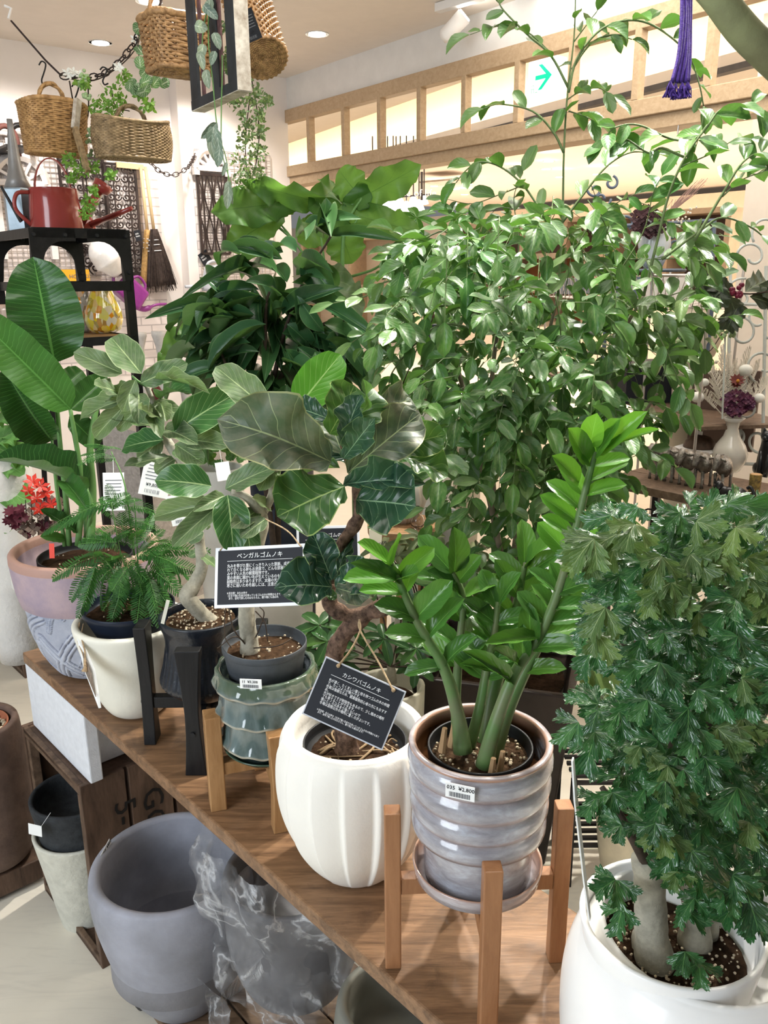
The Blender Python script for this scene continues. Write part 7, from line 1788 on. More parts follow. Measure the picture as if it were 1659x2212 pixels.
for u0, u1, mt_, w0 in ((0,.17,m_fb,.0), (.82,1,m_fb,0), (.24,.30,m_fr,.002), (.50,.64,m_fb,.0), (.64,.70,m_fr,.003)):
    MB().prism([q(u0,0,w0), q(u1,0,w0), q(u1,1,w0), q(u0,1,w0)], -fn*(.004 if 0 < u0 < .8 else .007)).build('stile', mt_, rt, bevel=.001)
MB().prism([q(0,0,-.001), q(1,0,-.001), q(1,.07,-.001), q(0,.07,-.001)], -fn*.031).build('rail', m_fb, rt, bevel=.001)
MB().prism([q(1.0,0), q(1.006,0), q(1.006,1), q(1.0,1)], -fn*.030).build('painted_edge', m_fw, rt)
MB().prism([q(0,-.006), q(1,-.006), q(1,0), q(0,0)], -fn*.030).build('painted_edge', m_fw, rt)
# purple cotton tassel
m_pur = mat('violet_cotton_cord', (.055,.025,.20), .85, var=.2, vscale=120, bmp=.6, bscale=300)
dT = 1.5; rt = empty('cord_tassel', P(1470, 190, dT), 'violet cotton rope tassel hanging at the top right', 'tassel'); s = dT/F
for k, (x0, x1, x2) in enumerate(((1474,1466,1452),(1480,1472,1462),(1484,1480,1470),(1488,1484,1482),(1478,1476,1476),(1492,1490,1486))):
    MB().tube(catmull([P(x0,-60,dT), P(x0-1,40,dT+.004*k), P(x1,120,dT+.004*k), P(x2,178,dT+.003*k)], 6), 4.6*s, 7).build('cord', m_pur, rt, True)
for x, y in ((1448,190),(1460,195),(1474,193),(1486,192)):
    mb = MB(); rr = random.Random(x); c = P(x, y-15, dT-.002)
    for k in range(26): mb.tube([c, c + Vector((rr.uniform(-1,1), rr.uniform(-1,1), 0))*.006 + Vector((0,0,-.012)), c + Vector((rr.uniform(-1,1), rr.uniform(-1,1), 0))*.010 + Vector((0,0,-.026))], .0012, 3)
    mb.build('fringe', m_pur, rt, kind='stuff')
# thick pachira branch crossing the top right corner, close to the lens
m_limb = mat('mottled_green_limb', (.20,.22,.11), .75, var=.3, vscale=14, bmp=.3, col2=(.11,.10,.06))
o = MB().tube(catmull([P(1490,-60,.55), P(1545,-10,.55), P(1600,60,.56), P(1650,110,.57), P(1760,210,.60)], 8), lerp_list([.0085,.010,.0108,.011,.012], 33), 16).build('thick_branch', m_limb, None, True); tag(o, 'thick mottled green plant limb crossing the top right corner', 'branch')
# ---------------- artificial greenery ----------------
m_bud = mat('pale_green_buds', (.38,.52,.26), .6, var=.2); m_wfl = mat('white_petals', (.80,.80,.74), .6, var=.05)
m_ivy = leafmat('variegated_ivy', (.09,.20,.08), (.62,.66,.50), (.20,.30,.16), N=4, slope=.6, vw=.08, lat=.09, rough=.5, trans=.15, quilt=.3, hv=.2)
m_fern = leafmat('bright_green_sprig', (.16,.36,.06), (.3,.5,.15), (.2,.4,.1), N=3, vw=.03, lat=.01, rough=.5, trans=.25, quilt=0, hv=.25)
m_bluev = leafmat('silver_green_leaf', (.16,.24,.19), (.55,.60,.50), (.22,.30,.24), N=4, slope=.4, vw=.05, lat=.05, rough=.45, trans=.15, quilt=.4, hv=.2)
m_eu = leafmat('small_grey_green_leaf', (.14,.24,.10), (.3,.4,.22), (.2,.3,.15), N=3, vw=.04, lat=.01, rough=.5, trans=.2, quilt=0, hv=.35)
IV = [leafmesh('ivy_leaf', m_ivy, w=heartw, nv=8, nu=3, droop=.1, fold=.05, wave=.08, heart=.35, seed=k) for k in range(2)]
FN = [leafmesh('sprig_leaf', m_fern, w=ovate(.5,.3,.8), nv=3, nu=1, droop=.1, fold=.1, seed=k) for k in range(2)]
SV = [leafmesh('silver_leaf', m_bluev, w=ovate(.35,.3,1.0), nv=8, nu=3, droop=.2, fold=.2, wave=.03, seed=k) for k in range(2)]
EU = [leafmesh('vine_leaf', m_eu, w=ovate(.45,.3,.9), nv=3, nu=1, droop=.1, fold=.2, seed=k) for k in range(2)]
def sprig_cloud(parent, spots, d, ms, lpx, n, kind_mat, seed=1, spread=1.0):
    rr = random.Random(seed); st = Stuff(); s = d/F
    for x, y, r in spots:
        for k in range(n):
            a = rr.uniform(0,6.28); q_ = r*math.sqrt(rr.random()); B = P(x + q_*math.cos(a), y + q_*math.sin(a), d + rr.uniform(-.03,.03))
            y_ = Vector((rr.uniform(-1,1), rr.uniform(-1,1), rr.uniform(-1,.9))).normalized(); L = lpx*s*rr.uniform(.6,1.2)
            st.add(ms[rr.randrange(len(ms))], leafmtx(B, B + y_*L, L*.5, (CAM-B).normalized() + Vector((rr.uniform(-1,1), 0, rr.uniform(-.5,1)))))
    return st.build('foliage', kind_mat, parent)
g1 = empty('greenery_garland', P(165,165,2.38), 'artificial garland of green sprigs, pale buds and white flowers draped along the rod and chain', 'garland')
sprig_cloud(g1, [(235,215,30),(215,235,22),(255,225,22),(270,170,16),(245,250,18),(320,228,12),(180,180,14),(305,205,10),(110,275,8),(275,268,8)], 2.33, FN, 12, 60, m_fern, 2)
sprig_cloud(g1, [(150,345,14),(175,362,16),(200,360,14),(192,435,16),(205,410,10),(155,385,8),(186,460,12),(238,378,8)], 2.30, FN, 11, 55, m_fern, 3)
for x, y in ((145,158),(152,165),(158,155),(172,162),(255,145),(292,85),(340,30),(258,148)): starflower(g1, P(x, y, 2.34), .016, m_wfl, 5)
for x, y in ((182,160),(176,168),(190,215),(185,205),(178,180),(195,285),(190,300),(200,292),(198,330),(112,275),(120,270)):
    for k in range(5): MB().ball(P(x + rnd.uniform(-9,9), y + rnd.uniform(-9,9), 2.33), .0052, 7, 5).build('bud', m_bud, g1, True)
for l in ([(130,160),(175,175),(225,165),(290,110),(320,20)], [(190,170),(190,250),(170,300),(185,380),(190,440)], [(240,190),(250,230),(280,240)], [(150,175),(160,230),(172,280),(190,370)]): stalk(g1, [P(x, y, 2.36) for x, y in l], (.0022,.0015), m_dark_bark, 'vine', 5)
g2 = empty('ivy_spray', P(300,130,2.25), 'variegated round-leaved ivy trailing beside the square basket', 'artificial plant')
for x, y, l in ((297,62,24),(315,55,22),(300,105,22),(302,132,24),(310,158,20),(318,175,24),(300,190,24),(306,200,20),(285,178,22),(292,195,22),(345,40,20),(338,175,22),(358,178,20),(315,190,22),(280,188,20),(310,80,18)):
    a = rnd.uniform(0,6.28); yleafB = P(x - l/2*math.cos(a), y - l/2*math.sin(a), 2.22); T = P(x + l/2*math.cos(a), y + l/2*math.sin(a), 2.22 + rnd.uniform(-.02,.02))
    putleaf(g2, IV[rnd.randrange(2)], leafmtx(yleafB, T, l*1.05*2.22/F, (CAM-T).normalized() + Vector((rnd.uniform(-.4,.4),0,rnd.uniform(-.3,.4)))))
stalk(g2, [P(x, y, 2.23) for x, y in ((340,30),(300,80),(305,150),(315,200))], (.002,.001), m_dark_bark, 'vine', 5)
g3 = empty('silver_vine', P(470,150,1.72), 'silver-leaved artificial vine hanging through the black frame', 'artificial plant')
for bx, by, tx, ty, w in ((420,55,448,62,26),(440,95,432,130,20),(445,150,450,190,20),(455,25,450,-5,24),(462,70,475,105,20),(470,265,435,300,20),(462,270,455,330,26),(468,280,475,340,22),(475,320,470,360,20),(452,280,462,345,18),(490,350,480,380,10),(492,390,500,440,18),(495,400,490,450,20),(440,10,455,30,20),(430,110,440,150,18),(448,20,470,40,20),(465,110,455,140,16)):
    B = P(bx, by, 1.68); T = P(tx, ty, 1.68); putleaf(g3, SV[rnd.randrange(2)], leafmtx(B, T, w*1.68/F, (CAM-B).normalized() + Vector((rnd.uniform(-.5,.5),0,.1))))
for l in ([(455,-40),(450,80),(460,180),(470,280),(490,350),(495,440)], [(470,0),(480,120),(478,250),(480,330),(500,400)], [(462,-40),(440,60),(435,140)]): stalk(g3, [P(x, y, 1.70) for x, y in l], (.0018,.001), m_stemg, 'vine', 5)
g4 = empty('hanging_vine', P(540,150,2.5), 'long hanging vine of tiny grey-green leaves below the cylindrical basket', 'artificial plant')
sprig_cloud(g4, [(540,195,24),(530,225,24),(555,215,18),(535,260,20),(528,290,18),(560,280,16),(540,310,24),(525,340,24),(560,330,18),(540,365,28),(525,390,24),(555,375,18),(490,200,18),(500,215,14),(560,250,12),(575,220,14),(520,180,24)], 2.45, EU, 11, 46, m_eu, 5)
sprig_cloud(g4, [(490,60,14),(500,110,16),(495,150,14),(480,130,10)], 1.95, EU, 14, 40, m_eu, 6)
for l in ([(530,-20),(535,100),(540,200),(530,300),(535,400)], [(520,20),(545,180),(560,280),(550,380)]): stalk(g4, [P(x, y, 2.46) for x, y in l], (.0022,.0015), m_dark_bark, 'vine', 5)
# open frame edge hanging among the greenery
o = MB().bar(P(168,215,2.3), P(162,278,2.3), .012, .02).build('slanted_frame', m_fw); MB().bar(P(162,278,2.3), P(190,372,2.28), .012, .02).build('frame_edge', m_wick2, o); tag(o, 'weathered thin wooden frame hanging edge-on beside the tall basket', 'frame')
# ================= right-hand display shelves behind the jasmine =================
zsh = P(1390, 1052, 2.6).z; eL = PZ(1300, 1034, zsh); eR = PZ(1659, 1107, zsh); sd_ = (eR-eL).normalized(); sv_ = Vector((-sd_.y, sd_.x, 0)); sv_ = sv_ if sv_.y > 0 else -sv_
m_shw = woodmat('grey_brown_shelf', (.10,.065,.045), (.24,.165,.115), (9,9,9), 5); m_gm = mat('pale_green_grey_iron', (.52,.55,.52), .5, var=.15); m_bgm = mat('blue_grey_iron', (.10,.13,.18), .45, var=.2)
Rsh = Matrix((sd_, sv_, Vector((0,0,1)))).transposed()
rt = empty('display_shelf', Vector((eL.x, eL.y, 0)), 'long grey-brown display shelf on iron legs carrying the row of silver sheep', 'shelf')
Ls = (eR-eL).length + .5; q = lambda a, b, z: Vector((eL.x, eL.y, 0)) + sd_*a + sv_*b + Vector((0,0,z))
for k in range(2): MB().box(q(Ls/2, .085 + .165*k, zsh-.013), (Ls, .16, .026), Rsh).build('plank', m_shw, rt, bevel=.002)
for a in (.03, Ls/2, Ls-.05):
    for b in (.03, .30): MB().box(q(a, b, (zsh-.026)/2), (.022, .022, zsh-.026), Rsh).build('leg', m_iron, rt)
MB().box(q(Ls/2, .165, .25), (Ls-.06, .26, .02), Rsh).build('lower_shelf', m_iron, rt)
for k in range(6):
    c = q(.15 + .16*k, .0, zsh-.09)
    for s in (-1, 1): MB().tube([c + sd_*s*(.03 + .035*math.cos(t)*(1-t/8)) + Vector((0,0,.03*math.sin(t)*(1-t/8))) for t in [6.283*i/14 for i in range(15)]], .003, 5).build('scroll', m_iron, rt)
# silver sheep planter (five joined sheep)
m_silv = mat('antique_silver', (.33,.31,.28), .32, metal=.85, var=.5, vscale=55, bmp=.8, bscale=190, col2=(.10,.09,.08))
shs = [(1400,1040),(1432,1046),(1464,1053),(1497,1060),(1540,1068)]
c0_ = PZ(1497, 1072, zsh); rt = empty('sheep_planter', c0_, 'antique silver planter shaped as five sheep standing side by side', 'planter')
for i, (x, y) in enumerate(shs):
    f = PZ(x, y-2, zsh); f = f + sv_*.05; s = depth(f)/F
    b = f + Vector((0,0,.078)); fwd = -sv_
    mb = MB().ball(b, .036, 14, 10, (.62, 1.3, .92)); 
    for k, vv in enumerate(mb.v): 
        V = Vector(vv); mb.v[k] = tuple(V + Vector((1,1,1))*noise.noise(V*90)*.004)
    mb.build('body', m_silv, rt, True)
    hd = b + fwd*.042 + Vector((0,0,.022)); m2 = MB().tube([hd + Vector((0,0,.016)) - fwd*.01, hd, hd + fwd*.012 - Vector((0,0,.020)), hd + fwd*.016 - Vector((0,0,.028))], [.011,.0135,.009,.005], 10); m2.build('head', m_silv, rt, True)
    for sgn in (-1, 1):
        MB().tube([hd + sd_*sgn*.010 + Vector((0,0,.008)), hd + sd_*sgn*.024 + Vector((0,0,.004)), hd + sd_*sgn*.028], [.003,.005,.001], 6).build('ear', m_silv, rt, True)
        for fb in (-.022, .03):
            lp_ = b - fwd*fb + sd_*sgn*.012; MB().tube([lp_ - Vector((0,0,.02)), Vector((lp_.x, lp_.y, zsh+.010)), Vector((lp_.x, lp_.y, zsh+.001))], [.006,.0042,.006], 8).build('leg', m_silv, rt, True)
# white vase with dried bouquet
m_ivoryg = mat('ivory_glaze', (.70,.67,.60), .15, var=.05, coat=.5)
cv_ = PZ(1572, 1018, zsh); s = depth(cv_)/F; rt = empty('flower_vase', cv_, 'ivory long-necked vase holding dried white sprays and dark purple hydrangea', 'vase')
hv_ = zrow(cv_.x, cv_.y, 902) - zsh
MB().lathe([(0,0),(20*s,0),(24*s,.005),(34*s,hv_*.2),(37*s,hv_*.34),(30*s,hv_*.5),(17*s,hv_*.66),(12*s,hv_*.8),(15*s,hv_*.92),(24*s,hv_),(22*s,hv_),(10*s,hv_*.86),(0,hv_*.8)], cv_, 36).build('vase_body', m_ivoryg, rt, True)
vt = empty('dried_bouquet', cv_ + Vector((0,0,hv_*.85)), 'dried bouquet of white sprays, pale poppies and dark purple hydrangea in the ivory vase', 'flowers')
dv_ = depth(cv_); m_dry = mat('bleached_dried_stem', (.74,.68,.58), .8, var=.1); m_hyd = mat('dark_purple_hydrangea', (.050,.012,.045), .6, var=.4, vscale=60, col2=(.10,.015,.035))
rr = random.Random(4)
for k in range(70): 
    a = rr.uniform(0,6.28); q_ = 34*math.sqrt(rr.random()); starflower(vt, P(1592 + q_*math.cos(a), 872 + q_*.75*math.sin(a), dv_ - .04 + rr.uniform(-.02,.02)), .013, m_hyd, 4, 'petal')
for k in range(2): starflower(vt, P(1592, 822+6*k, dv_-.05), .026-.006*k, mat('maroon_daisy', (.13,.02,.015), .6), 10, 'daisy')
MB().ball(P(1594, 823, dv_-.06), .006, 8, 6).build('daisy_eye', mat('orange_eye', (.6,.25,.03), .6), vt, True)
def feather(x0, y0, x1, y1, w, n=16):
    a, b = P(x0, y0, dv_), P(x1, y1, dv_ + rr.uniform(-.03,.03)); mb = MB().tube([a, (a+b)/2 + RT*.008, b], .002, 4); d = (b-a)
    for k in range(n):
        t = .35 + .65*k/n; p_ = a + d*t
        for s_ in (-1, 1):
            e = p_ + RT*s_*w*s*(1.1-t)*rr.uniform(.6,1.3) + UP*w*s*.8 ; mb.tube([p_, e], .0016, 3)
            mb.tube([(p_+e)/2, (p_+e)/2 + UP*w*s*.5 + RT*rr.uniform(-.006,.006)], .0014, 3)
    mb.build('dried_spray', m_dry, vt)
for a in ((1570,900,1560,760,26),(1572,900,1575,775,24),(1575,900,1620,762,24),(1580,900,1640,790,22),(1568,900,1535,800,26),(1566,900,1545,840,24),(1585,900,1659,830,26),(1570,900,1590,790,24),(1575,900,1605,800,24),(1568,905,1500,840,22)): feather(*a)
for x, y, r in ((1507,858,14),(1611,800,15),(1522,826,10),(1640,860,12)): MB().ball(P(x, y, dv_-.03), r*s, 10, 7, (1,1,.85)).build('pale_poppy', m_wfl, vt, True)
for x, y in ((1547,782),(1533,805)): MB().ball(P(x, y, dv_-.02), 4*s, 8, 6).build('seed_head', m_dry, vt, True)
# cake stand with carved lid
cs_ = PZ(1475, 1016, zsh) + sv_*.10; s = depth(cs_)/F; ct = zrow(cs_.x, cs_.y, 966); rt = empty('cake_stand', cs_, 'white square-edged cake stand behind the silver sheep', 'stand')
MB().lathe([(0,0),(34*s,0),(30*s,.008),(12*s,.02),(10*s,(ct-zsh)*.6),(30*s,(ct-zsh)-.012),(60*s,(ct-zsh)-.008),(61*s,(ct-zsh)),(0,(ct-zsh))], cs_, 4).build('stand_body', m_white, rt)
rt = empty('wooden_dome', Vector((cs_.x, cs_.y, ct)), 'dark wooden dome lid with a tied string label on the cake stand', 'lid')
MB().lathe([(34*s,.001),(34*s,.006),(30*s,.022),(20*s,.036),(8*s,.042),(0,.043)], (cs_.x, cs_.y, ct), 30).build('dome', woodmat('dark_turned_wood', (.04,.025,.018), (.13,.08,.055), (9,9,1), 5), rt, True)
MB().box(Vector((cs_.x, cs_.y, ct+.052)) - sv_*.015, (.026,.002,.012), Rsh).build('label', m_lblpaper, rt)
MB().tube([Vector((cs_.x-.012, cs_.y, ct+.075)), Vector((cs_.x, cs_.y, ct+.045)), Vector((cs_.x+.014, cs_.y, ct+.072))], .001, 4).build('string', m_twine, rt)
# wrapped small parcel
c = PZ(1440, 1012, zsh) + sv_*.04; o = MB().ball(c + Vector((0,0,.03)), .035, 14, 9, (1.2,.7,.8)); 
for k, vv in enumerate(o.v): V = Vector(vv); o.v[k] = tuple(V + V.normalized()*noise.noise(V*60)*.008)
o = o.build('wrapped_ornament', mat('cellophane_cream', (.70,.62,.50), .15, var=.2, coat=.6)); tag(o, 'cellophane-wrapped cream ornament behind the silver sheep', 'ornament')
# black cat statue
m_cat = mat('black_bronze', (.018,.018,.020), .32, var=.3, coat=.3)
def cat(px, py, Hh, label, face=-1):
    c = PZ(px, py, zsh); rt = empty('cat_figurine', c, label, 'figurine'); q = lambda x, y, z: c + sd_*x*Hh - sv_*y*Hh + Vector((0,0,z*Hh))
    mb = MB().tube(catmull([q(0,-.12,.0), q(0,-.14,.14), q(0,-.06,.40), q(0,.02,.62), q(0,.06,.76)], 6), [x*Hh for x in lerp_list([.22,.27,.21,.14,.10], 25)], 18)
    mb.build('body', m_cat, rt, True)
    MB().ball(q(0,.09,.83), .125*Hh, 16, 10, (1,1,.9)).build('head', m_cat, rt, True); MB().ball(q(0,.19,.80), .05*Hh, 10, 7).build('muzzle', m_cat, rt, True)
    for s_ in (-1, 1):
        MB().tube([q(s_*.07,.07,.90), q(s_*.09,.06,1.0)], [.045*Hh,.004*Hh], 8).build('ear', m_cat, rt, True)
        MB().tube([q(s_*.08,.08,.52), q(s_*.07,.13,.25), q(s_*.07,.16,.03)], [.06*Hh,.045*Hh,.05*Hh], 10).build('foreleg', m_cat, rt, True)
        MB().ball(q(s_*.17,-.02,.14), .13*Hh, 12, 8, (.7,1.1,1)).build('haunch', m_cat, rt, True)
    MB().tube(catmull([q(.1,-.3,.04), q(.3,-.2,.04), q(.32,.0,.05), q(.26,.1,.05)], 5), .035*Hh, 8).build('tail', m_cat, rt, True)
cat(1652, 1030, .165, 'sleek black seated cat statue at the right edge of the shelf')
# crouching dark figurine + bark-covered log book
c = PZ(1578, 1083, zsh); rt = empty('animal_figurine', c, 'dark iron lying cat figurine in front of the ivory vase', 'figurine'); q = lambda x, y, z: c + sd_*x - sv_*y + Vector((0,0,z))
mb = MB().tube(catmull([q(.045,0,.018), q(.02,0,.026), q(-.01,0,.024), q(-.03,0,.030)], 5), lerp_list([.014,.022,.020,.014], 16), 12); mb.build('body', m_cat, rt, True)
MB().ball(q(-.040,0,.040), .016, 12, 8).build('head', m_cat, rt, True); MB().tube(catmull([q(.05,0,.015), q(.062,-.01,.03), q(.05,-.01,.05), q(.04,-.01,.045)], 5), .005, 7).build('tail', m_cat, rt, True)
for sgn in (-1, 1): MB().tube([q(-.046,sgn*.008,.05), q(-.05,sgn*.010,.062)], [.006,.001], 6).build('ear', m_cat, rt); MB().tube([q(-.03,sgn*.012,.02), q(-.05,sgn*.012,.006)], .006, 7).build('foreleg', m_cat, rt)
c = PZ(1626, 1086, zsh); o = MB().tube([c + Vector((0,0,.0)), c + Vector((0,0,.04)), c + Vector((0,0,.085))], [.017,.016,.017], 12).build('birch_log', mat('gold_flecked_bark', (.30,.20,.05), .6, var=.5, vscale=90, bmp=.6, col2=(.03,.025,.02)), None); MB().tube([c + Vector((0,0,.0851)), c + Vector((0,0,.086))], .015, 12).build('cut_end', mat('cut_wood', (.42,.25,.12), .6), o); tag(o, 'upright small log with gold-flecked bark at the front of the shelf', 'log')
# upper étagère behind: posts, wire shelves, dark boards
dU = 2.95; zu_ = P(1400, 660, dU).z
uL = PZ(1180, 640, zu_); uR = PZ(1530, 668, zu_); ud = (uR-uL).normalized(); uv_ = Vector((-ud.y, ud.x, 0)); uv_ = uv_ if uv_.y > 0 else -uv_; Ru = Matrix((ud, uv_, Vector((0,0,1)))).transposed(); Lu = (uR-uL).length
rt = empty('wire_shelf_unit', Vector((uL.x, uL.y, 0)), 'wire-mesh shelf unit with steel posts behind the jasmine', 'shelf')
for a in (0, .38, .74, 1.0):
    for b in (0, .35): MB().tube([Vector((uL.x,uL.y,.0)) + ud*Lu*a + uv_*b, Vector((uL.x,uL.y,zu_+.12)) + ud*Lu*a + uv_*b], .005, 6).build('post', m_wire, rt)
for z in (zu_,):
    mb = MB()
    for k in range(25): mb.tube([Vector((uL.x,uL.y,z)) + ud*Lu*k/24, Vector((uL.x,uL.y,z)) + ud*Lu*k/24 + uv_*.35], .0018, 4)
    for k in range(8): mb.tube([Vector((uL.x,uL.y,z)) + uv_*.35*k/7, Vector((uL.x,uL.y,z)) + uv_*.35*k/7 + ud*Lu], .0022, 4)
    mb.build('wire_shelf', m_wire, rt, kind='stuff')
MB().box(Vector((uL.x,uL.y,zu_-.384)) + ud*Lu/2 + uv_*.175, (Lu, .34, .012), Ru).build('shelf_board', m_shw, rt)
mb = MB()
for k in range(30):
    x_ = Lu*k/29
    for s_ in (-1, 1): mb.tube([Vector((uL.x,uL.y,zu_)) + ud*x_, Vector((uL.x,uL.y,zu_+.10)) + ud*min(Lu, max(0, x_ + s_*.06))], .0015, 3)
mb.tube([Vector((uL.x,uL.y,zu_+.10)), Vector((uL.x,uL.y,zu_+.10)) + ud*Lu], .003, 5); mb.build('mesh_rail', m_wire, rt, kind='stuff')
zz_ = zu_ + .006
def onu(px, py, ins=0): return PV(px, py, uL + uv_*ins, ud)
def restbox(px, py, w, d_, h, mt, label, nm='storage_box', cat='box', z=None):
    c = onu(px, py, .18); z = zz_ if z is None else z; o = MB().box(Vector((c.x, c.y, z + h/2)), (w, d_, h), Ru).build(nm, mt, bevel=.003); return tag(o, label, cat)
restbox(1235, 600, .16, .2, .08, mat('slate_grey_tin', (.20,.22,.25), .5), 'slate-grey box on the wire shelf behind the jasmine stems')
restbox(1360, 605, .10, .16, .09, m_bgm, 'dark blue-grey tin on the wire shelf behind the jasmine, right of the slate box')
restbox(1440, 612, .12, .16, .10, m_white, 'white box on the wire shelf behind the jasmine branches')
# dark board leaning behind lower shelf
for px, lab, mt_ in ((1435, 'dark brown panel standing behind the sheep shelf, with a faint scroll', m_brown), (1500, 'narrow whitewashed post standing behind the ivory vase', m_gm), (1518, 'second brown panel behind the ivory vase', m_brown)):
    c = PZ(px, 1000, zsh) + sv_*.30; h = zrow(c.x, c.y, 800) - zsh; w_ = {1435:.16, 1500:.03, 1518:.07}[px]
    o = MB().box(Vector((c.x, c.y, zsh + h/2)), (w_, .015, h), Rsh).build('wall_board', mt_, bevel=.002); tag(o, lab, 'board')
# cream urn, black crate shape
c = onu(1490, 790, .20); zc_ = c.z
rt = empty('pedestal_urn', Vector((c.x, c.y, 0)), 'big rounded cream urn behind the hanging green berries', 'urn'); s = depth(c)/F
MB().lathe([(0,0),(.10,0),(.06,.05),(.05,zc_*.7),(.06,zc_-.02),(20*s,zc_),(48*s,zc_+.04),(60*s,zc_+.10),(56*s,zc_+.15),(30*s,zc_+.19),(18*s,zc_+.215),(22*s,zc_+.23),(0,zc_+.22)], (c.x, c.y, 0), 36).build('urn_body', mat('cream_matt_ceramic', (.64,.56,.44), .6, var=.04), rt, True)
c = onu(1400, 800, .1); o = MB().box(Vector((c.x, c.y, zu_-.378+.076)), (.20,.26,.15), Ru).build('black_box', m_black); tag(o, 'plain black box on the middle wire shelf deep behind the jasmine', 'box')
rt = empty('berry_spray', P(1570,710,2.55), 'spray of pale green artificial berries hanging above the dried bouquet', 'artificial plant')
for k in range(46): MB().ball(P(rr.uniform(1535,1590), rr.uniform(698,728), 2.55 + rr.uniform(-.02,.02)), .0062, 8, 6).build('berry', m_bud, rt, True)
for k in range(14): MB().ball(P(rr.uniform(1440,1475), rr.uniform(735,770), 2.5), .005, 7, 5).build('berry', m_bud, rt, True)
stalk(rt, [P(1560,720,2.55), P(1530,760,2.53), P(1500,740,2.52), P(1450,750,2.5)], (.0018,.001), m_dark_bark, 'vine', 5)
MB().tube([P(1566,715,2.55), P(1566,760,2.56), P(1560,905,2.6)], .003, 5).build('support_wire', m_gm, rt)
# artificial grape leaves and grapes top right
rt = empty('grape_garland', P(1590,630,2.5), 'dark artificial vine leaves with burgundy grapes at the right above the dried bouquet', 'artificial plant')
m_vine = leafmat('dark_vine_leaf', (.040,.060,.035), (.12,.16,.08), (.08,.09,.04), N=4, slope=.6, vw=.05, lat=.03, rough=.45, trans=.1, quilt=.6, hv=.4)
VL = [leafmesh('vine_leaf', m_vine, w=jag(.45, 5, .35, ((.35,.45),)), nv=16, nu=2, droop=.2, fold=.1, wave=.1, seed=k, sfwd=.6) for k in range(2)]
for a in ((1590,640,1530,600,60),(1610,630,1659,600,70),(1600,650,1570,710,60),(1575,640,1595,690,60),(1620,640,1680,660,60),(1560,620,1510,640,50),(1545,600,1560,660,50),(1640,615,1690,640,70)): pxleaf(rt, VL, *a, 2.5, rr.uniform(-.05,.03))
for k in range(16): MB().ball(P(rr.uniform(1580,1605), rr.uniform(615,640), 2.46), .0075, 8, 6).build('grape', mat('burgundy_grape', (.13,.01,.03), .3), rt, True)
stalk(rt, [P(1500,590,2.5), P(1560,620,2.5), P(1620,635,2.5), P(1700,620,2.5)], (.003,.002), m_dark_bark, 'vine', 5)
# pale scroll trellis at the right
rt = empty('scroll_trellis', PZ(1640, 1060, zsh) + sv_*.3, 'pale painted iron trellis with large open scrolls at the right edge', 'trellis')
dS = 2.8
def spx(cx, cy, r, a0, turns, sgn, d, mt, rr_=.0045, nm='scroll'):
    pts = []
    for k in range(23):
        t = k/22; a = a0 + sgn*turns*6.283*t; q_ = r*(1-.75*t); pts.append(P(cx + q_*math.cos(a), cy + q_*math.sin(a), d))
    return MB().tube(pts, rr_, 6).build(nm, mt, rt, True)
for a in ((1625,555,34,3.3,.9,1),(1659,500,38,2.5,.8,1),(1640,690,44,1.2,1,-1),(1600,720,40,4,.9,1),(1650,790,40,2,1,1),(1615,880,36,5,1,-1),(1640,950,36,0,.9,1),(1590,940,26,3,1,-1),(1600,640,40,5,.9,-1)): spx(*a, dS, m_gm)
for x in (1578, 1655): MB().tube([P(x, 575, dS), P(x-8, 1000, dS)], .006, 6).build('upright', m_gm, rt)
for y in (655, 1000): MB().tube([P(1570, y, dS), P(1700, y+6, dS)], .006, 6).build('crossbar', m_gm, rt)
MB().ball(P(1578, 568, dS), .012, 10, 7).build('finial', m_gm, rt, True)
o = MB().box(PZ(1640,1052,zsh) + sv_*.30 + Vector((0,0,-.012+.002)), (.01,.01,.01), Rsh); 
# blue-grey bracketed stand holding the hydrangea vase (top)
dB = 3.0; rt = empty('plant_etagere', P(1420, 600, dB), 'blue-grey scrolled iron stand seen behind the jasmine top', 'stand')
zbt = P(1420, 487, dB).z
for x0, y0, x1, y1 in ((1310,490,1545,476),(1543,476,1535,640),(1312,490,1312,640),(1505,480,1505,600)): MB().tube([P(x0,y0,dB), P(x1,y1,dB)], .008, 6).build('bar', m_bgm, rt)
for a in ((1460,530,20,0,1,1),(1490,515,22,3.2,1,-1),(1450,510,14,2,1,1),(1350,480,18,1,1,-1),(1300,430,20,0,1,1),(1285,410,16,3,1,-1),(1320,395,16,5,1,1)): spx(*a, dB, m_bgm, .005)
for x in (1312, 1540): MB().tube([P(x, 640, dB), Vector((P(x,640,dB).x, P(x,640,dB).y, 0))], .008, 6).build('leg', m_bgm, rt)
c = P(1412, 548, 2.9); s = 2.9/F; rt2_ = empty('ribbed_vase', c, 'ribbed white glass vase holding dark maroon hydrangea and dried twigs, near the top right', 'vase')
MB().lathe([(0,-.05),(18*s,-.05),(28*s,-.01),(33*s,.03),(30*s,.07),(18*s,.10),(20*s,.115),(16*s,.115),(0,.09)], c, 48, lambda a, r, z, i: (r*(1+.04*math.cos(a*16)), z)).build('vase_body', mat('ribbed_white_glass', (.66,.70,.73), .15, coat=.5, var=.04), rt2_, True)
MB().lathe([(0,-.062),(.11,-.062),(.115,-.056),(.11,-.0505),(0,-.0505)], c, 30).build('tray', m_bgm, rt2_)
b2 = empty('maroon_bouquet', P(1405,480,2.85), 'dark maroon hydrangea heads and spidery dried twigs in the ribbed white vase', 'flowers')
m_mar = mat('dark_maroon_petals', (.035,.008,.012), .7, var=.4)
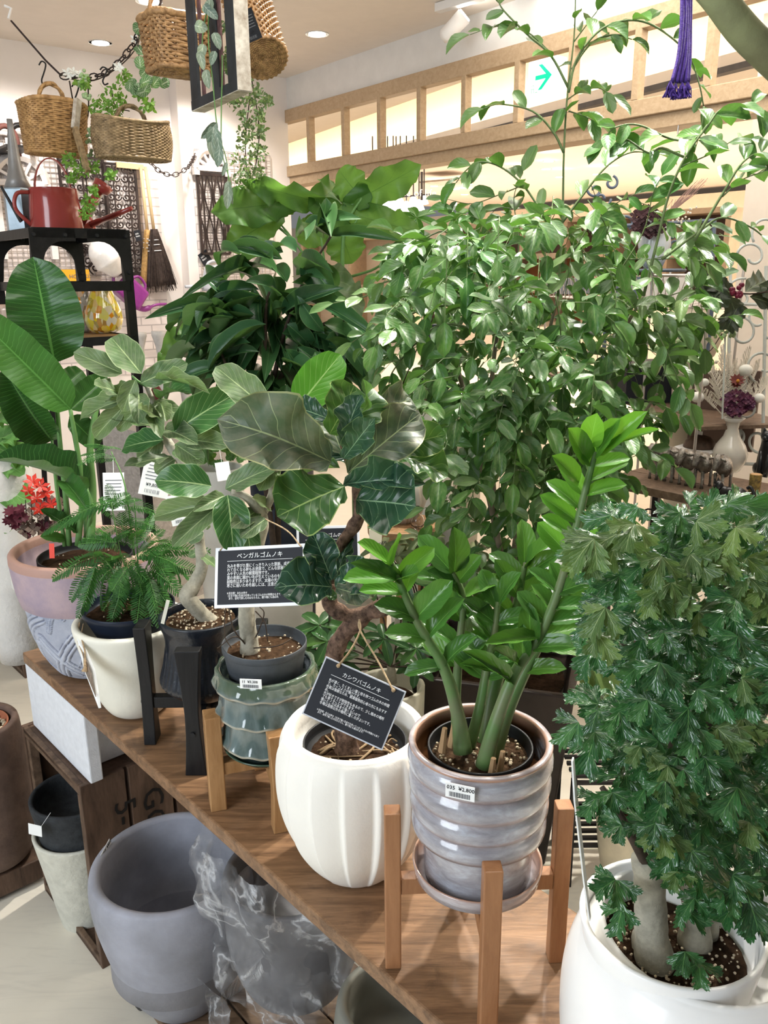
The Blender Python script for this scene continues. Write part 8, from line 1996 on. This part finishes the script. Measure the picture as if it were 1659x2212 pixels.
for k in range(50):
    a = rr.uniform(0,6.28); q_ = 38*math.sqrt(rr.random()); starflower(b2, P(1402 + q_*math.cos(a), 480 + q_*.8*math.sin(a), 2.83 + rr.uniform(-.03,.03)), .018, m_mar, 4, 'petal')
m_tan = mat('dusty_mauve_twig', (.36,.22,.18), .8, var=.2)
for k in range(26):
    a = rr.uniform(-1.1, .35); L_ = rr.uniform(60,120); x0, y0 = 1435, 470
    l = [P(x0, y0, 2.85), P(x0 + .5*L_*math.sin(a+1.2)+rr.uniform(-6,6), y0 - .5*L_*math.cos(a)*.8, 2.85), P(x0 + L_*math.sin(a+1.2), y0 - L_*math.cos(a)*.8, 2.85)]
    MB().tube(catmull(l, 4), [.0016]*5 + [.0008]*4, 4).build('twig', m_tan, b2)
for k in range(30): MB().ball(P(rr.uniform(1440,1505), rr.uniform(445,490), 2.83), .004, 6, 4).build('dry_bud', m_dry, b2)
# broad pale leaf plant on the floor right behind the rippled pot
m_pale = leafmat('broad_pale_leaf', (.15,.26,.09), (.26,.38,.16), (.17,.28,.11), N=16, slope=.1, vw=.03, lat=.02, rough=.5, trans=.2, quilt=.1, hv=.15)
BP = [leafmesh('broad_leaf', m_pale, w=ovate(.45,.3,.9), nv=12, nu=4, droop=.2, fold=.25, wave=.03, seed=k) for k in range(2)]
axp, rp, zp_, _ = back_pot('flower_pot', 1370, 1750, 1.75, 80, 'cream pot on the floor right of the brown planter, holding a broad-leaved plant', mat('cream_floor_pot', (.62,.55,.40), .6), '')
p14 = empty('potted_broad_leaf_plant', axp.c(zp_), 'broad pale-leaved plant between the brown planter and the polyscias', 'potted plant'); soil(p14, axp, zp_+.004, rp*.85, m_soil, 0)
for a in ((1350,1640,1262,1400,90),(1340,1640,1270,1560,70),(1345,1560,1300,1420,70),(1360,1600,1440,1380,80),(1345,1660,1330,1500,60),(1365,1640,1500,1560,80),(1350,1560,1270,1340,60)): yleaf(p14, BP, 1.75, *a, dyb=0, dyt=.05)
for x in (1345, 1355, 1362): stalk(p14, pts_Y([(1370,1745,0),(x,1690,0),(x-3,1630,0)], 1.75), (.005,.003), m_stemg, 'stalk', 6)
# ---------------- middle distance: wood slice table, spiral vase, braided tree ----------------
dW = 2.7; c = P(868, 1128, dW); s = dW/F; rt = empty('side_table', Vector((c.x, c.y, 0)), 'round table with a thick cracked wood-slice top behind the fiddle-leaf fig', 'table')
m_slice = woodmat('cracked_wood_slice', (.25,.12,.05), (.58,.36,.19), (3,3,18), 6)
MB().lathe([(0,-.045),(72*s,-.045),(76*s,-.03),(77*s,-.004),(74*s,0),(0,0)], c, 40, lambda a, r, z, i: (r*(1+.04*math.sin(a*3+1)+.02*math.sin(a*8)), z)).build('tabletop', m_slice, rt, False)
for k in range(3):
    a = 6.283*k/3 + .4; MB().tube([c + Vector((.06*math.cos(a), .06*math.sin(a), -.045)), Vector((c.x + .10*math.cos(a), c.y + .10*math.sin(a), 0))], .012, 8).build('leg', m_slice, rt)
cs2 = P(872, 1112, dW) ; cs2.z = c.z; rt = empty('spiral_vase', cs2, 'off-white vase with spiral fluting on the wood-slice table', 'vase')
MB().lathe([(0,0),(20*s,0),(38*s,.03),(48*s,.075),(46*s,.12),(34*s,.155),(30*s,.16),(26*s,.155),(30*s,.12),(0,.10)], cs2, 96, lambda a, r, z, i: (r*(1+.05*math.cos(a*18 + z*26)), z)).build('vase_body', mat('off_white_ceramic', (.66,.60,.52), .5, var=.04), rt, True)
gb = P(902, 1128, 2.62); gb.z = c.z; o = MB().lathe([(0,.0),(.008,0),(.020,.012),(.024,.025),(.018,.042),(.008,.05),(.007,.075),(.006,.075),(.007,.05),(.016,.042),(.022,.025),(.018,.014),(0,.003)], gb, 20).build('glass_bottle', m_glass, None, True); tag(o, 'tiny round clear glass bottle beside the spiral vase', 'bottle')
# money tree
YM = 3.0; axM, rm, zm_, _ = back_pot('flower_pot', 925, 870, YM, 60, 'off-white pot of the braided money tree behind the jasmine', m_wpot, '')
p15 = empty('potted_money_tree', axM.c(zm_), 'money tree with a thick braided trunk and bright young leaves left of the jasmine', 'potted plant'); soil(p15, axM, zm_+.004, rm*.85, m_soil, 0)
for k in range(3):
    pts = []
    for i in range(30):
        t = i/29; y = 872 - 240*t; a = 6.283*(k/3 + t*2.2); b = PYp(922 + 10*t, y, YM); pts.append(b + Vector((math.cos(a), math.sin(a), 0))*.018*(1-.3*t))
    MB().tube(pts, lerp_list([.018,.011], 30), 8).build('trunk', m_brown_bark, p15, True)
SCB = [leafmesh('money_leaf', m_benb, w=wC, nv=7, nu=2, droop=.2, fold=.15, seed=k) for k in range(2)]
for a in ((910,560,SC),(880,600,SC),(960,590,SC),(930,630,SC),(865,640,SC),(985,470,SCB),(900,470,SCB),(870,830,SCB),(985,640,SC),(950,540,SC),(900,520,SC),(1000,560,SC)): whorl(p15, a[0], a[1], YM + rr.uniform(-.2,.1), 6, 62, 22, a[2], .7, rr.random(), ((928,640),))
# dark stool on castors and waste bin behind the banyan
c = PYp(612, 1110, 2.5); o = empty('black_bin', Vector((c.x, c.y, 0)), 'dark navy bin on castors behind the banyan figs', 'bin')
hb_ = zrow(c.x, c.y, 985)
MB().lathe([(0,.03),(.085,.03),(.10,hb_),(.094,hb_),(.088,.1),(0,.1)], (c.x, c.y, 0), 28).build('bin_body', m_navy, o, True)
for k in range(4): MB().ball(Vector((c.x + .07*math.cos(k*1.57), c.y + .07*math.sin(k*1.57), .016)), .016, 8, 6).build('castor', m_nursery, o)
# pale woven pot behind jasmine
def floorpot(px, row, Y, rpx, lab, mt): return back_pot('flower_pot', px, row, Y, rpx, lab, mt, '')
floorpot(985, 870, 3.3, 62, 'pale woven-texture pot far behind, right of the money tree', mat('woven_beige', (.60,.54,.42), .8, bmp=.6, bscale=200))
floorpot(965, 1110, 2.75, 42, 'light grey cylindrical pot right of the wood-slice table', mat('light_grey_ceramic', (.55,.56,.58), .5))
# black wire rack with faceted glass at the right behind the stand
c = PZ(1262, 1790, 0); rt = empty('black_wire_rack', Vector((c.x, c.y, 0)), 'low black wire rack on the floor behind the rippled pot stand', 'rack')
cx_, cy_ = PZ(1290, 1900, .0).x + .17, PZ(1290, 1900, .0).y
for k in range(7):
    for z in (.12, .30): MB().bar(Vector((cx_-.25, cy_-.02+.028*k, z)), Vector((cx_+.30, cy_-.02+.028*k, z)), .010, .008).build('slat', m_iron, rt)
for a, b in ((-.25,-.02),(.30,-.02),(-.25,.15),(.30,.15)): MB().bar(Vector((cx_+a, cy_+b, 0)), Vector((cx_+a, cy_+b, .31)), .014, .014).build('post', m_iron, rt)
o = MB().ball(Vector((cx_-.04, cy_+.07, .361)), .055, 9, 6).build('crystal_bowl', m_glass); tag(o, 'faceted clear glass ball on the black wire rack', 'ornament')
# foliage plants on a low stand left of the brick poster: ivy pots in the middle distance
YI = 2.7; axI, rI, zI, _ = back_pot('flower_pot', 470, 1010, YI, 55, 'small off-white pot of trailing ivy behind the banyan leaves', m_wpot, '')
p16 = empty('potted_ivy', axI.c(zI), 'bushy small-leaved green ivy filling the gap between the two banyan figs', 'potted plant'); soil(p16, axI, zI+.004, rI*.85, m_soil, 0)
st = Stuff(); 
for k in range(220):
    a = rr.uniform(0,6.28); q_ = 70*math.sqrt(rr.random()); B = PYp(475 + q_*math.cos(a)*1.2, 930 + q_*math.sin(a), YI + rr.uniform(-.15,.1)); y_ = Vector((rr.uniform(-1,1), rr.uniform(-1,.3), rr.uniform(-.8,.5))).normalized()
    st.add(IVG[k % 2] if 'IVG' in globals() else GL[k % 2], leafmtx(B, B + y_*.028, .026, (CAM-B).normalized() + Vector((rr.uniform(-.6,.6),0,.5))))
st.build('foliage', m_ger, p16)
